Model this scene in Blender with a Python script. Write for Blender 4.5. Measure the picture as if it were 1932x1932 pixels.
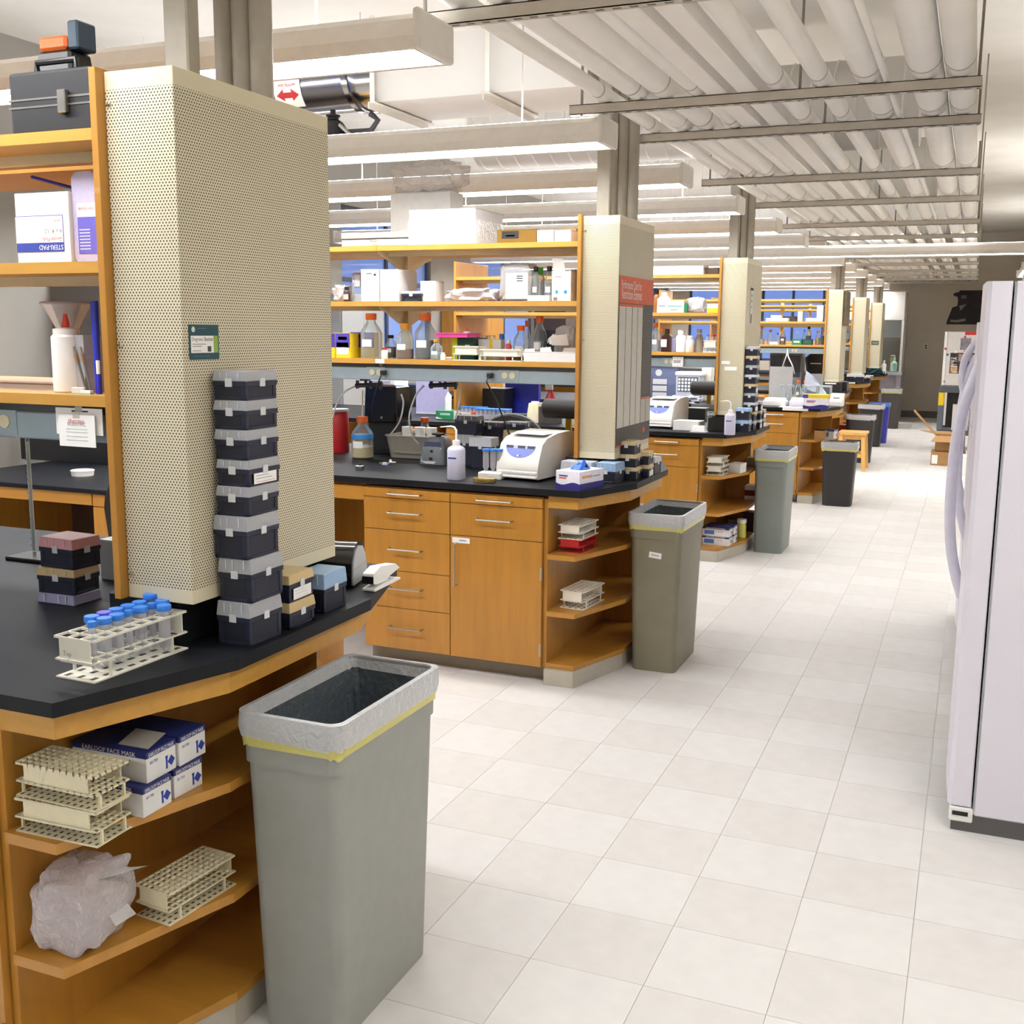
import bpy, bmesh, math, random
from mathutils import Vector, Matrix
R = math.radians
rnd = random.Random(11)
for o in list(bpy.data.objects): bpy.data.objects.remove(o)
SC = bpy.context.scene
COL = SC.collection

# ------------------------------------------------------------------ camera
F_PX = 2081.3
CAM_H = 1.6194
AX_R = Vector((0.92310475, 0.38445184, 0.00862537))
AX_U = Vector((-0.07036833, 0.1468248, 0.98665636))
AX_F = Vector((-0.37805543, 0.91139413, -0.1625879))
cam = bpy.data.cameras.new('camera'); cam_o = bpy.data.objects.new('camera', cam); COL.objects.link(cam_o)
cam.sensor_width = 36; cam.lens = F_PX / 1932 * 36; cam.clip_start = .05; cam.clip_end = 200
cam_o.matrix_world = Matrix(((AX_R.x, AX_U.x, -AX_F.x, 0), (AX_R.y, AX_U.y, -AX_F.y, 0), (AX_R.z, AX_U.z, -AX_F.z, CAM_H), (0, 0, 0, 1)))
SC.camera = cam_o
def at(px, py, X=None, Y=None, Z=None):
    d = AX_F + AX_R * ((px - 966) / F_PX) - AX_U * ((py - 966) / F_PX)
    o = Vector((0, 0, CAM_H))
    t = X / d.x if X is not None else (Y / d.y if Y is not None else (Z - CAM_H) / d.z)
    return o + d * t

# ------------------------------------------------------------------ world, exposure
w = bpy.data.worlds.new('world'); SC.world = w; w.use_nodes = True
w.node_tree.nodes['Background'].inputs[0].default_value = (.36, .50, .95, 1)
w.node_tree.nodes['Background'].inputs[1].default_value = .9
VS = SC.view_settings
VS.view_transform = 'Standard'; VS.look = 'None'; VS.gamma = 1; VS.use_curve_mapping = False
VS.exposure = 0.12
LAMP_DOWN, LAMP_UP = 27.0, 15.0
LAMP_TINT = (.975, .985, 1.0)

# ------------------------------------------------------------------ materials
def lin(c):
    if isinstance(c, str):
        c = [int(c[i:i + 2], 16) / 255 for i in (0, 2, 4)]
    return tuple((v / 12.92 if v <= .04045 else ((v + .055) / 1.055) ** 2.4) for v in c)
MATS = {}
def mat(key, col=None, rough=.5, metal=0., var=.05, scale=25., bump=0., stretch=None, coat=0., spec=.5):
    if key in MATS: return MATS[key]
    m = bpy.data.materials.new(key); m.use_nodes = True; nt = m.node_tree; b = nt.nodes['Principled BSDF']
    c = lin(col)
    tc = nt.nodes.new('ShaderNodeTexCoord'); mp = nt.nodes.new('ShaderNodeMapping')
    nz = nt.nodes.new('ShaderNodeTexNoise'); rp = nt.nodes.new('ShaderNodeValToRGB')
    nt.links.new(tc.outputs['Object'], mp.inputs[0]); nt.links.new(mp.outputs[0], nz.inputs['Vector'])
    if stretch: mp.inputs['Scale'].default_value = stretch
    nz.inputs['Scale'].default_value = scale; nz.inputs['Detail'].default_value = 4
    rp.color_ramp.elements[0].position = .3; rp.color_ramp.elements[1].position = .7
    rp.color_ramp.elements[0].color = (*[v * (1 - var) for v in c], 1); rp.color_ramp.elements[1].color = (*[min(1, v * (1 + var)) for v in c], 1)
    nt.links.new(nz.outputs[0], rp.inputs[0]); nt.links.new(rp.outputs[0], b.inputs['Base Color'])
    b.inputs['Roughness'].default_value = rough; b.inputs['Metallic'].default_value = metal
    b.inputs['Coat Weight'].default_value = coat; b.inputs['Specular IOR Level'].default_value = spec
    if bump:
        bp = nt.nodes.new('ShaderNodeBump'); bp.inputs['Strength'].default_value = bump; bp.inputs['Distance'].default_value = .004
        nt.links.new(nz.outputs[0], bp.inputs['Height']); nt.links.new(bp.outputs[0], b.inputs['Normal'])
    MATS[key] = m; return m
def clear(key, col='ffffff', op=.35, rough=.12, gl=.5, crinkle=0.):
    """thin clear or cloudy plastic and glass: part see-through, part milky, with a glossy skin"""
    if key in MATS: return MATS[key]
    m = bpy.data.materials.new(key); m.use_nodes = True; nt = m.node_tree; nt.nodes.clear()
    out = nt.nodes.new('ShaderNodeOutputMaterial'); tr = nt.nodes.new('ShaderNodeBsdfTransparent'); pr = nt.nodes.new('ShaderNodeBsdfPrincipled')
    mx = nt.nodes.new('ShaderNodeMixShader'); fr = nt.nodes.new('ShaderNodeFresnel'); mth = nt.nodes.new('ShaderNodeMath'); nz = nt.nodes.new('ShaderNodeTexNoise')
    c = lin(col); tr.inputs[0].default_value = (*[.55 + .45 * v for v in c], 1); pr.inputs['Base Color'].default_value = (*c, 1); pr.inputs['Roughness'].default_value = rough
    nz.inputs['Scale'].default_value = 18; m2 = nt.nodes.new('ShaderNodeMath'); m2.operation = 'MULTIPLY_ADD'
    m2.inputs[1].default_value = op * .3; m2.inputs[2].default_value = op * .85
    nt.links.new(nz.outputs[0], m2.inputs[0])
    mth.operation = 'MULTIPLY_ADD'; mth.inputs[1].default_value = gl; mth.use_clamp = True; fr.inputs[0].default_value = 1.45
    nt.links.new(fr.outputs[0], mth.inputs[0]); nt.links.new(m2.outputs[0], mth.inputs[2]); nt.links.new(mth.outputs[0], mx.inputs[0])
    if crinkle:
        n2 = nt.nodes.new('ShaderNodeTexNoise'); n2.inputs['Scale'].default_value = 38; n2.inputs['Detail'].default_value = 3; n2.inputs['Distortion'].default_value = 1.2
        tc = nt.nodes.new('ShaderNodeTexCoord'); nt.links.new(tc.outputs['Object'], n2.inputs['Vector'])
        bp = nt.nodes.new('ShaderNodeBump'); bp.inputs['Strength'].default_value = crinkle; bp.inputs['Distance'].default_value = .02
        nt.links.new(n2.outputs[0], bp.inputs['Height']); nt.links.new(bp.outputs[0], pr.inputs['Normal']); nt.links.new(bp.outputs[0], fr.inputs['Normal'])
    nt.links.new(tr.outputs[0], mx.inputs[1]); nt.links.new(pr.outputs[0], mx.inputs[2]); nt.links.new(mx.outputs[0], out.inputs[0])
    MATS[key] = m; return m
def glow(key, col, s):
    if key in MATS: return MATS[key]
    m = bpy.data.materials.new(key); m.use_nodes = True; nt = m.node_tree; b = nt.nodes['Principled BSDF']
    b.inputs['Base Color'].default_value = (.8, .8, .8, 1); b.inputs['Emission Color'].default_value = (*col, 1); b.inputs['Emission Strength'].default_value = s
    MATS[key] = m; return m
def perf(key, col):
    """painted sheet steel with a staggered field of small punched holes"""
    m = bpy.data.materials.new(key); m.use_nodes = True; nt = m.node_tree; b = nt.nodes['Principled BSDF']; L = nt.links.new
    def M(op, a, c=None, d=None):
        n = nt.nodes.new('ShaderNodeMath'); n.operation = op
        for i, v in enumerate((a, c, d)):
            if v is None: continue
            if isinstance(v, (int, float)): n.inputs[i].default_value = v
            else: L(v, n.inputs[i])
        return n.outputs[0]
    tc = nt.nodes.new('ShaderNodeTexCoord'); sx = nt.nodes.new('ShaderNodeSeparateXYZ'); L(tc.outputs['Object'], sx.inputs[0])
    sn = nt.nodes.new('ShaderNodeSeparateXYZ'); L(tc.outputs['Normal'], sn.inputs[0])
    side = M('GREATER_THAN', M('ABSOLUTE', sn.outputs[0]), .5)
    u = M('ADD', M('MULTIPLY', sx.outputs[1], side), M('MULTIPLY', sx.outputs[0], M('SUBTRACT', 1, side)))
    p, rv = .0082, .0062
    vz = M('DIVIDE', sx.outputs[2], rv); row = M('FLOOR', vz); odd = M('MODULO', row, 2)
    uu = M('ADD', M('DIVIDE', u, p), M('MULTIPLY', odd, .5))
    fu = M('MULTIPLY', M('SUBTRACT', M('FRACT', M('ADD', uu, 100)), .5), p); fv = M('MULTIPLY', M('SUBTRACT', M('FRACT', vz), .5), rv)
    d = M('SQRT', M('ADD', M('MULTIPLY', fu, fu), M('MULTIPLY', fv, fv)))
    hole = M('LESS_THAN', d, .0019)
    inz = M('MULTIPLY', M('GREATER_THAN', sx.outputs[2], .032), M('LESS_THAN', sx.outputs[2], 1.088))
    mid = M('ADD', side, M('MULTIPLY', M('SUBTRACT', 1, side), M('LESS_THAN', M('ABSOLUTE', M('SUBTRACT', sx.outputs[0], 0)), .2)))
    hole = M('MULTIPLY', M('MULTIPLY', hole, inz), mid)
    mx = nt.nodes.new('ShaderNodeMix'); mx.data_type = 'RGBA'
    nz = nt.nodes.new('ShaderNodeTexNoise'); nz.inputs['Scale'].default_value = 6
    rp = nt.nodes.new('ShaderNodeValToRGB'); c = lin(col)
    rp.color_ramp.elements[0].color = (*[v * .95 for v in c], 1); rp.color_ramp.elements[1].color = (*[v * 1.04 for v in c], 1)
    L(tc.outputs['Object'], nz.inputs['Vector']); L(nz.outputs[0], rp.inputs[0]); L(rp.outputs[0], mx.inputs[6]); mx.inputs[7].default_value = (.045, .04, .03, 1)
    L(hole, mx.inputs[0]); L(mx.outputs[2], b.inputs['Base Color']); b.inputs['Roughness'].default_value = .42
    MATS[key] = m; return m

WOOD = mat('maple_veneer', 'b27d30', .38, var=.10, scale=3.2, stretch=(9, 9, 1.1), coat=.15)
WOODH = mat('maple_board', 'b48033', .38, var=.09, scale=3.0, stretch=(1.2, 9, 9), coat=.15)
WOODE = mat('maple_edge', 'c08f3e', .4, var=.06, scale=5, stretch=(2, 9, 9))
EPOXY = mat('black_epoxy', '14161b', .5, var=.25, scale=9, spec=.25)
CREAM = perf('perforated_cream_steel', 'd8cfb2')
CREAMP = mat('cream_paint', 'd8cdaa', .45, var=.03)
STEELG = mat('grey_post_paint', 'a9a294', .5, var=.05)
NICKEL = mat('satin_nickel', 'b9b6ae', .28, metal=1.)
CHROME = mat('bright_steel', 'a9a7a8', .17, metal=1., var=.12, scale=4)
WHITEP = mat('white_paint', 'e4dfd6', .5, var=.03)
PIPEW = mat('white_pipe_jacket', 'f8f5ef', .5, var=.02, scale=6)
DECK = mat('ceiling_paint', 'e2ddd4', .8, var=.05, scale=2)
WALLP = mat('wall_paint', 'cfc4b2', .8, var=.04, scale=3)
WALLL = mat('pale_wall_paint', '98948e', .8, var=.04, scale=3)
COVE = mat('rubber_cove_base', '6f6a63', .6)
TOE = mat('grey_toe_rubber', '8d877b', .55)
TOEL = mat('pale_toe_rubber', 'b6b0a2', .5)
TILEA = mat('floor_tile_light', 'd3d1ce', .5, var=.03, scale=14, spec=.3)
TILEB = mat('floor_tile_dark', 'cfccc8', .5, var=.03, scale=14, spec=.3)
GROUT = mat('tile_seam', 'c6c0b7', .7)
NAVY = mat('navy_plastic', '1b2033', .42, var=.08)
NAVYP = mat('navy_plastic_panel', '151928', .5, var=.08)
BLACKP = mat('black_plastic', '1a1a1c', .35)
BLACKM = mat('black_rubber', '161617', .6)
LIDC = clear('cloudy_lid', 'c9ccd2', .62, .3, .3)
LIDP = clear('cloudy_lid_over_pink', 'e0a4a8', .85, .3, .3)
LIDB = clear('cloudy_lid_over_beige', 'd8bf8c', .85, .3, .3)
LIDU = clear('cloudy_lid_over_blue', '9fc0e4', .8, .3, .3)
GLASS = clear('clear_glass', 'e6eef0', .10, .04, .75)
PLASC = clear('clear_plastic', 'e9eaf0', .34, .15, .5)
FILM = clear('thin_clear_film', 'eef0f2', .5, .08, .9, .4)
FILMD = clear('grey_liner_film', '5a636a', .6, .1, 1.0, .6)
BAGF = clear('cloudy_bag_film', 'e4dfe0', .5, .1, .8, .6)
YELF = clear('yellow_liner_band', 'd9d27a', .8, .3, .2)
BLUF = clear('blue_liner_film', '6ea0e8', .8, .25, .4)
MILKY = mat('milky_polyethylene', 'dfe0ee', .35)
WHITE = mat('white_plastic', 'eceae6', .38, var=.02)
PAPER = mat('white_paper', 'f0efec', .8, var=.02)
CARTW = mat('white_carton', 'dcdbd8', .7, var=.02)
IVORY = mat('ivory_rack_plastic', 'd9d0b0', .5, var=.04)
IVORW = mat('white_rack_plastic', 'e6e2d4', .5, var=.03)
REDP = mat('red_plastic', 'c22a2e', .4)
ORANGE = mat('orange_cap', 'dc6420', .45)
AMBERC = mat('amber_cap', 'e79a25', .45)
BLUEC = mat('blue_cap', '2f7bd8', .4)
BLUED = mat('royal_blue', '2b36b4', .4)
PURPLE = mat('purple_print', '4a3aa0', .5)
YELLOW = mat('yellow_print', 'e8c81e', .5)
LIME = mat('lime_card', 'c9de1a', .5)
GREEN = mat('green_print', '1f7a4c', .5)
GREENB = mat('bright_green', '52b83a', .5)
TEAL = mat('teal_card', '1d4a52', .5)
PINK = mat('hot_pink_plastic', 'e23a9a', .4)
REDO = mat('chart_orange', 'd9633c', .6)
GREYD = mat('dark_grey_print', '4d4a46', .6, var=.12, scale=40)
GREYP = mat('grey_plastic', '9a9c9c', .45, var=.03)
GREYL = mat('light_grey_plastic', 'c4c6c8', .45, var=.03)
BINGREY = mat('grey_bin_plastic', '93958f', .5, var=.03)
BINTAN = mat('taupe_bin_plastic', '7f7a66', .5, var=.06, scale=8)
BINSLATE = mat('slate_bin_plastic', '7f8682', .5, var=.03)
BINBLACK = mat('black_bin_plastic', '2b2b2c', .5)
BINBLUE = mat('blue_bin_plastic', '3a3fae', .45)
KRAFT = mat('kraft_cardboard', 'a98152', .8, var=.06)
RACEWAY = mat('blue_grey_enamel', '9fb0b8', .45, var=.03)
RACED = mat('dark_grey_enamel', '5a6064', .5)
OUTLET = mat('ivory_outlet', 'ded6b4', .4)
INK = mat('black_ink', '1c1c1e', .6)
INKB = mat('blue_ink', '2c3f9a', .6)
INKR = mat('red_ink', 'cf4a42', .6)
INKG = mat('grey_ink', '7c7b78', .6)
BROWNG = mat('brown_bottle', '3b2320', .2, var=.1)
AMBERL = mat('amber_liquid', '7a4312', .12)
HONEY = mat('honey_liquid', 'b06a1e', .12)
DARKL = mat('slate_liquid', '3d4250', .15)
CREAML = mat('cream_liquid', 'd3c08a', .4)
WATER = clear('pale_liquid', 'd9dff0', .35, .05, .4)
PINEW = mat('pine_stool', 'd2a35c', .45, var=.1, scale=4, stretch=(8, 8, 1.2))
FOIL = mat('foil', 'c6c6ce', .25, metal=.9, var=.3, scale=60, bump=.4)
LAVB = mat('lavender_board', 'a9a6cc', .55)
PANE = clear('window_glass', 'bcd0f4', .12, .03, .6)
FRIDGEW = mat('fridge_enamel', 'dcd9e4', .32, var=.02, bump=.05, scale=300)

# ------------------------------------------------------------------ mesh helpers
class MB:
    def __init__(s): s.v = []; s.f = []; s.sm = []
    def add(s, vs, fs, M=None, smooth=False):
        n = len(s.v)
        s.v += [tuple(M @ Vector(p)) if M is not None else tuple(p) for p in vs]
        s.f += [tuple(n + i for i in f) for f in fs]; s.sm += [smooth] * len(fs); return s
    def box(s, x0, x1, y0, y1, z0, z1, M=None, t=0, ty=None):
        ty = t if ty is None else ty      # t: the top is inset by this much
        vs = [(x0, y0, z0), (x1, y0, z0), (x1, y1, z0), (x0, y1, z0), (x0 + t, y0 + ty, z1), (x1 - t, y0 + ty, z1), (x1 - t, y1 - ty, z1), (x0 + t, y1 - ty, z1)]
        return s.add(vs, [(3, 2, 1, 0), (4, 5, 6, 7), (0, 1, 5, 4), (1, 2, 6, 5), (2, 3, 7, 6), (3, 0, 4, 7)], M)
    def cbox(s, c, sz, M=None):
        return s.box(c[0] - sz[0] / 2, c[0] + sz[0] / 2, c[1] - sz[1] / 2, c[1] + sz[1] / 2, c[2] - sz[2] / 2, c[2] + sz[2] / 2, M)
    def prism(s, pts, z0, z1, M=None, smooth=False):
        n = len(pts)
        vs = [(x, y, z0) for x, y in pts] + [(x, y, z1) for x, y in pts]
        s.add(vs, [tuple(range(n - 1, -1, -1)), tuple(range(n, 2 * n))], M)
        return s.add(vs, [(i, (i + 1) % n, n + (i + 1) % n, n + i) for i in range(n)], M, smooth)
    def lathe(s, prof, n=20, c=(0, 0, 0), M=None, smooth=True):
        vs = []; fs = []
        for r, z in prof:
            for k in range(n):
                a = 2 * math.pi * k / n; vs.append((c[0] + r * math.cos(a), c[1] + r * math.sin(a), c[2] + z))
        for i in range(len(prof) - 1):
            for k in range(n):
                fs.append((i * n + k, i * n + (k + 1) % n, (i + 1) * n + (k + 1) % n, (i + 1) * n + k))
        s.add(vs, fs, M, smooth)
        if prof[0][0] > 1e-5: s.add(vs[:n], [tuple(range(n - 1, -1, -1))], M)
        if prof[-1][0] > 1e-5: s.add(vs[-n:], [tuple(range(n))], M)
        return s
    def tube(s, pts, r, n=10, M=None):
        pts = [Vector(p) for p in pts]; rings = []
        up = Vector((0, 0, 1))
        for i, p in enumerate(pts):
            t = (pts[min(i + 1, len(pts) - 1)] - pts[max(i - 1, 0)]).normalized()
            if i == 0:
                a = t.cross(up)
                if a.length < 1e-2: a = t.cross(Vector((1, 0, 0)))
            else:
                a = a0 - t * a0.dot(t)
                if a.length < 1e-3: a = t.cross(up)
            a.normalize(); a0 = a; b = a.cross(t); rr = r[i] if isinstance(r, (list, tuple)) else r
            rings += [p + (a * math.cos(2 * math.pi * k / n) + b * math.sin(2 * math.pi * k / n)) * rr for k in range(n)]
        m = len(pts)
        fs = [(i * n + k, (i + 1) * n + k, (i + 1) * n + (k + 1) % n, i * n + (k + 1) % n) for i in range(m - 1) for k in range(n)]
        s.add(rings, fs, M, True)
        s.add(rings[:n], [tuple(range(n))], M); s.add(rings[-n:], [tuple(range(n - 1, -1, -1))], M); return s
    def build(s, name, m, parent=None, loc=(0, 0, 0), rot=(0, 0, 0), bev=0., seg=1, label=None):
        me = bpy.data.meshes.new(name); me.from_pydata(s.v, [], s.f)
        me.polygons.foreach_set('use_smooth', s.sm); me.validate(); me.update()
        if any(s.sm): me.set_sharp_from_angle(angle=R(40))
        me.materials.append(m)
        o = bpy.data.objects.new(name, me); COL.objects.link(o); o.location = loc; o.rotation_euler = rot
        if parent: o.parent = parent
        if bev:
            b = o.modifiers.new('bevel', 'BEVEL'); b.width = bev; b.segments = seg; b.limit_method = 'ANGLE'; b.angle_limit = R(50)
        if label: o['label'] = label
        return o
def thing(name, label, cat, loc=(0, 0, 0), rz=0., group=None):
    o = bpy.data.objects.new(name, None); COL.objects.link(o); o.location = loc; o.rotation_euler = (0, 0, rz); o.empty_display_size = .05
    o['label'] = label; o['category'] = cat
    if group: o['group'] = group
    return o
def tag(o, label, cat, group=None, kind=None):
    o['label'] = label; o['category'] = cat
    if group: o['group'] = group
    if kind: o['kind'] = kind
    return o
def dup(root, loc, rz=None, label=None, group=None):
    r = root.copy(); COL.objects.link(r); r.location = loc
    if rz is not None: r.rotation_euler = (0, 0, rz)
    if label: r['label'] = label
    if group: r['group'] = group
    for ch in root.children:
        c = ch.copy(); COL.objects.link(c); c.parent = r
        for g in ch.children:
            d = g.copy(); COL.objects.link(d); d.parent = c
    return r
def rrect(w, d, r, n=4):
    pts = []
    for cx, cy, a0 in ((w / 2 - r, d / 2 - r, 0), (-w / 2 + r, d / 2 - r, 90), (-w / 2 + r, -d / 2 + r, 180), (w / 2 - r, -d / 2 + r, 270)):
        for k in range(n + 1):
            a = R(a0 + 90 * k / n); pts.append((cx + r * math.cos(a), cy + r * math.sin(a)))
    return pts
RX = Matrix.Rotation(R(90), 4, 'X')      # maps local z to -y: drawings made in xy stand upright facing the camera aisle
def up(pts): return pts

# lettering, all meshes made in one go
WORDS = ['EARLOOP FACE MASK', 'BS-700', 'BAND-AID', 'STERI-PAD', 'Gauze Pads', '4 x 4  12', 'sterile', 'AIR FLOW', 'Performance Chart for', 'Restriction Enzymes',
         'Degrees', 'Better', 'NEW YORK CITY', 'WHAT IS', 'IT TA', 'Top', 'thermo', 'SCIENTIFIC', '00', '0']
TX = {}
def make_words():
    obs = []
    for s in WORDS:
        cu = bpy.data.curves.new('t', 'FONT'); cu.body = s; cu.align_x = 'CENTER'; cu.align_y = 'CENTER'; cu.resolution_u = 2
        o = bpy.data.objects.new('t', cu); COL.objects.link(o); obs.append((s, o))
    dg = bpy.context.evaluated_depsgraph_get()
    for s, o in obs:
        me = bpy.data.meshes.new_from_object(o.evaluated_get(dg)); me.name = 'lettering'
        xs = [v.co.x for v in me.vertices]; ys = [v.co.y for v in me.vertices]
        TX[s] = (me, max(xs) - min(xs), max(ys) - min(ys))
    for s, o in obs: bpy.data.objects.remove(o)
make_words()
def text(s, m, parent, loc, width, rot=(90, 0, 0), hscale=1.):
    me, wd, ht = TX[s]; k = width / wd
    me = me.copy(); me.materials.clear(); me.materials.append(m)
    o = bpy.data.objects.new('lettering', me); COL.objects.link(o); o.parent = parent; o.location = loc
    o.rotation_euler = [R(a) for a in rot]; o.scale = (k, k * hscale, k); return o

# ------------------------------------------------------------------ the setting
Y1, SP = 1.905, 3.0797
def yb(i): return Y1 + i * SP
XL, XR, YBACK, YFRONT, ZC = -6.0, 1.05, 23.05, -4.0, 3.5
def struct(o): o['kind'] = 'structure'; return o
fl = struct(MB().box(XL, XR, YFRONT, YBACK, -.08, -.003).build('floor', GROUT))
T = .305; tx0, ty0 = -.354 - 5 * T, 3.085 - 4 * T
tile_me = {}
rest = {0: MB(), 1: MB()}
nt_ = 0
for ix in range(-14, 11):
    for iy in range(-20, 70):
        x, y = tx0 + ix * T, ty0 + iy * T
        if x + T < XL or x > XR or y + T < YFRONT or y > YBACK: continue
        k = (ix + iy) % 2 if rnd.random() > .16 else rnd.randint(0, 1)
        g = .0007
        if 0 <= ix <= 4 and 0 <= iy < 60:
            if k not in tile_me:
                o = MB().box(g, T - g, g, T - g, -.003, 0).build('tile', (TILEA, TILEB)[k], fl, (x, y, 0)); tile_me[k] = o
            else:
                o = tile_me[k].copy(); COL.objects.link(o); o.parent = fl; o.location = (x, y, 0)
        else:
            rest[k].box(max(XL, x + g), min(XR, x + T - g), max(YFRONT, y + g), min(YBACK, y + T - g), -.003, 0)
for k in (0, 1):
    o = rest[k].build('tile_field', (TILEA, TILEB)[k], fl); o['kind'] = 'stuff'
struct(MB().box(XL, XR, YFRONT, YBACK, ZC, ZC + .1).build('ceiling', DECK))
struct(MB().box(XR, XR + .1, YFRONT, YBACK, 0, ZC).build('wall_right', WALLP))
struct(MB().box(XL, XR, YFRONT - .1, YFRONT, 0, ZC).build('wall_front', WALLL))
# left wall with a row of windows
wz0, wz1 = 1.05, 2.86
wins = [(-3, -1.2), (0.2, 2.0), (3.4, 5.2), (6.6, 8.4), (9.9, 11.9), (13.2, 15.2), (16.6, 18.6), (20., 22.)]
wl = MB().box(XL - .12, XL, YFRONT, YBACK, 0, wz0).box(XL - .12, XL, YFRONT, YBACK, wz1, ZC)
edges = [YFRONT] + [e for a in wins for e in a] + [YBACK]
for k in range(0, len(edges), 2): wl.box(XL - .12, XL, edges[k], edges[k + 1], wz0, wz1)
struct(wl.build('wall_left', WALLL))
def window(n, a, b, onx=True, c=0):
    fr = MB(); t = .045
    for (u0, u1, z0, z1) in ((a, b, wz0, wz0 + t), (a, b, wz1 - t, wz1), (a, a + t, wz0, wz1), (b - t, b, wz0, wz1), ((a + b) / 2 - t / 2, (a + b) / 2 + t / 2, wz0, wz1), (a, b, 2.1, 2.1 + t)):
        if onx: fr.box(c - .08, c - .03, u0, u1, z0, z1)
        else: fr.box(u0, u1, c + .03, c + .08, z0, z1)
    f = struct(fr.build('window_%d' % n, mat('dark_window_frame', '3a4152', .5)))
    m = (a + b) / 2
    for u0, u1 in ((a + t, m - t / 2), (m + t / 2, b - t)):
        for z0, z1 in ((wz0 + t, 2.1), (2.1 + t, wz1 - t)):
            p = MB().box(c - .058, c - .052, u0, u1, z0, z1) if onx else MB().box(u0, u1, c + .052, c + .058, z0, z1)
            p.build('pane', PANE, f)
for n, (a, b) in enumerate(wins): window(n + 1, a, b, True, XL)
bw = [(-5.6, -4.35), (-4.1, -2.85)]
wb = MB().box(XL, XR, YBACK, YBACK + .12, 0, wz0).box(XL, XR, YBACK, YBACK + .12, wz1, ZC)
ed = [XL] + [e for a in bw for e in a] + [XR]
for k in range(0, len(ed), 2): wb.box(ed[k], ed[k + 1], YBACK, YBACK + .12, wz0, wz1)
struct(wb.build('wall_back', WALLP))
for n, (a, b) in enumerate(bw): window(n + 9, a, b, False, YBACK)
struct(MB().box(-2.6, XR, YBACK - .012, YBACK, 0, .13).build('baseboard_back', COVE))
# structural bulkhead at the end of the aisle, above the back wall's portrait
# ------------------------------------------------------------------ ceiling services
ZL = 2.41
def fixture(y, x0, x1, label, group, turn=False):
    c0 = ((x0 + x1) / 2, y, ZL)
    t = thing('pendant_light', label, 'light', (c0[1], c0[0], ZL + .1) if turn else c0, R(90) if turn else 0, group)
    L = (x1 - x0) / 2
    hw = .115
    prof = [(-hw, .0), (-hw, .035), (-hw + .018, .085), (-hw + .06, .11), (hw - .06, .11), (hw - .018, .085), (hw, .035), (hw, .0), (hw - .02, .0), (hw - .02, .022), (-hw + .02, .022), (-hw + .02, 0)]
    M = Matrix(((0, 0, 1, 0), (1, 0, 0, 0), (0, 1, 0, 0), (0, 0, 0, 1)))
    b = MB(); n = len(prof)
    vs = [(-L, a, c) for a, c in prof] + [(L, a, c) for a, c in prof]
    b.add(vs, [tuple(range(n)), tuple(range(2 * n - 1, n - 1, -1))]); b.add(vs, [(i, n + i, n + (i + 1) % n, (i + 1) % n) for i in range(n)])
    b.build('housing', WHITEP, t)
    for s in (-1, 1): MB().box(s * L - .012, s * L + .012, -hw - .004, hw + .004, -.004, .112).build('end_cap', WHITEP, t, bev=.012, seg=2)
    MB().box(-L + .03, L - .03, -hw + .022, hw - .022, .012, .020).build('diffuser', glow('lamp_diffuser', LAMP_TINT, LAMP_DOWN), t)
    lv = MB()
    k = int((x1 - x0) / .115)
    for i in range(k + 1):
        x = -L + .03 + i * .115; lv.box(x - .0015, x + .0015, -hw + .021, hw - .021, .0, .012)
    lv.build('louver', WHITEP, t)['kind'] = 'stuff'
    MB().box(-L + .05, L - .05, -.045, .045, .1105, .113).build('uplight_lens', glow('lamp_uplight', LAMP_TINT, LAMP_UP), t)
    for x in (-L + .4, 0, L - .4):
        MB().tube([(x, 0, .11), (x, 0, ZC - ZL)], .004, 6).build('stem', WHITEP, t)
    return t
LG = 'pendant lights over the benches'
BN = ['teal-card', 'chart-poster', 'pipette-picture', 'columnless', 'hanging-board', 'plain-column', 'dark-plaque']
for k in range(-3, 13):
    y = {0: 3.06, 1: 4.73, 2: 6.14, 3: 7.65}.get(k, 3.10 + 1.53 * k)
    if k == 6:
        fixture(y, -5.6, .85, 'long white pendant light that runs on across the aisle beyond the columnless bench', LG)
    elif k == -3:
        fixture(-1.5, -5.6, .85, 'long white pendant light across the aisle well before the teal-card bench', LG)
    elif k == -2: continue
    else:
        fixture(y, -5.6, -1.53, 'white pendant light with lit underside over the %s edge of the %s bench' % (('far', 'near')[k % 2], BN[(k + 1) // 2]), LG)

for k, yc in enumerate((2.2, 7.6, 13.65, 18.4)):
    fixture(.62, yc - 1.1, yc + 1.1, 'white pendant light lengthwise above the refrigerator side, %s of four towards the portrait wall' % ('first', 'second', 'third', 'last')[k], LG, True)
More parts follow.
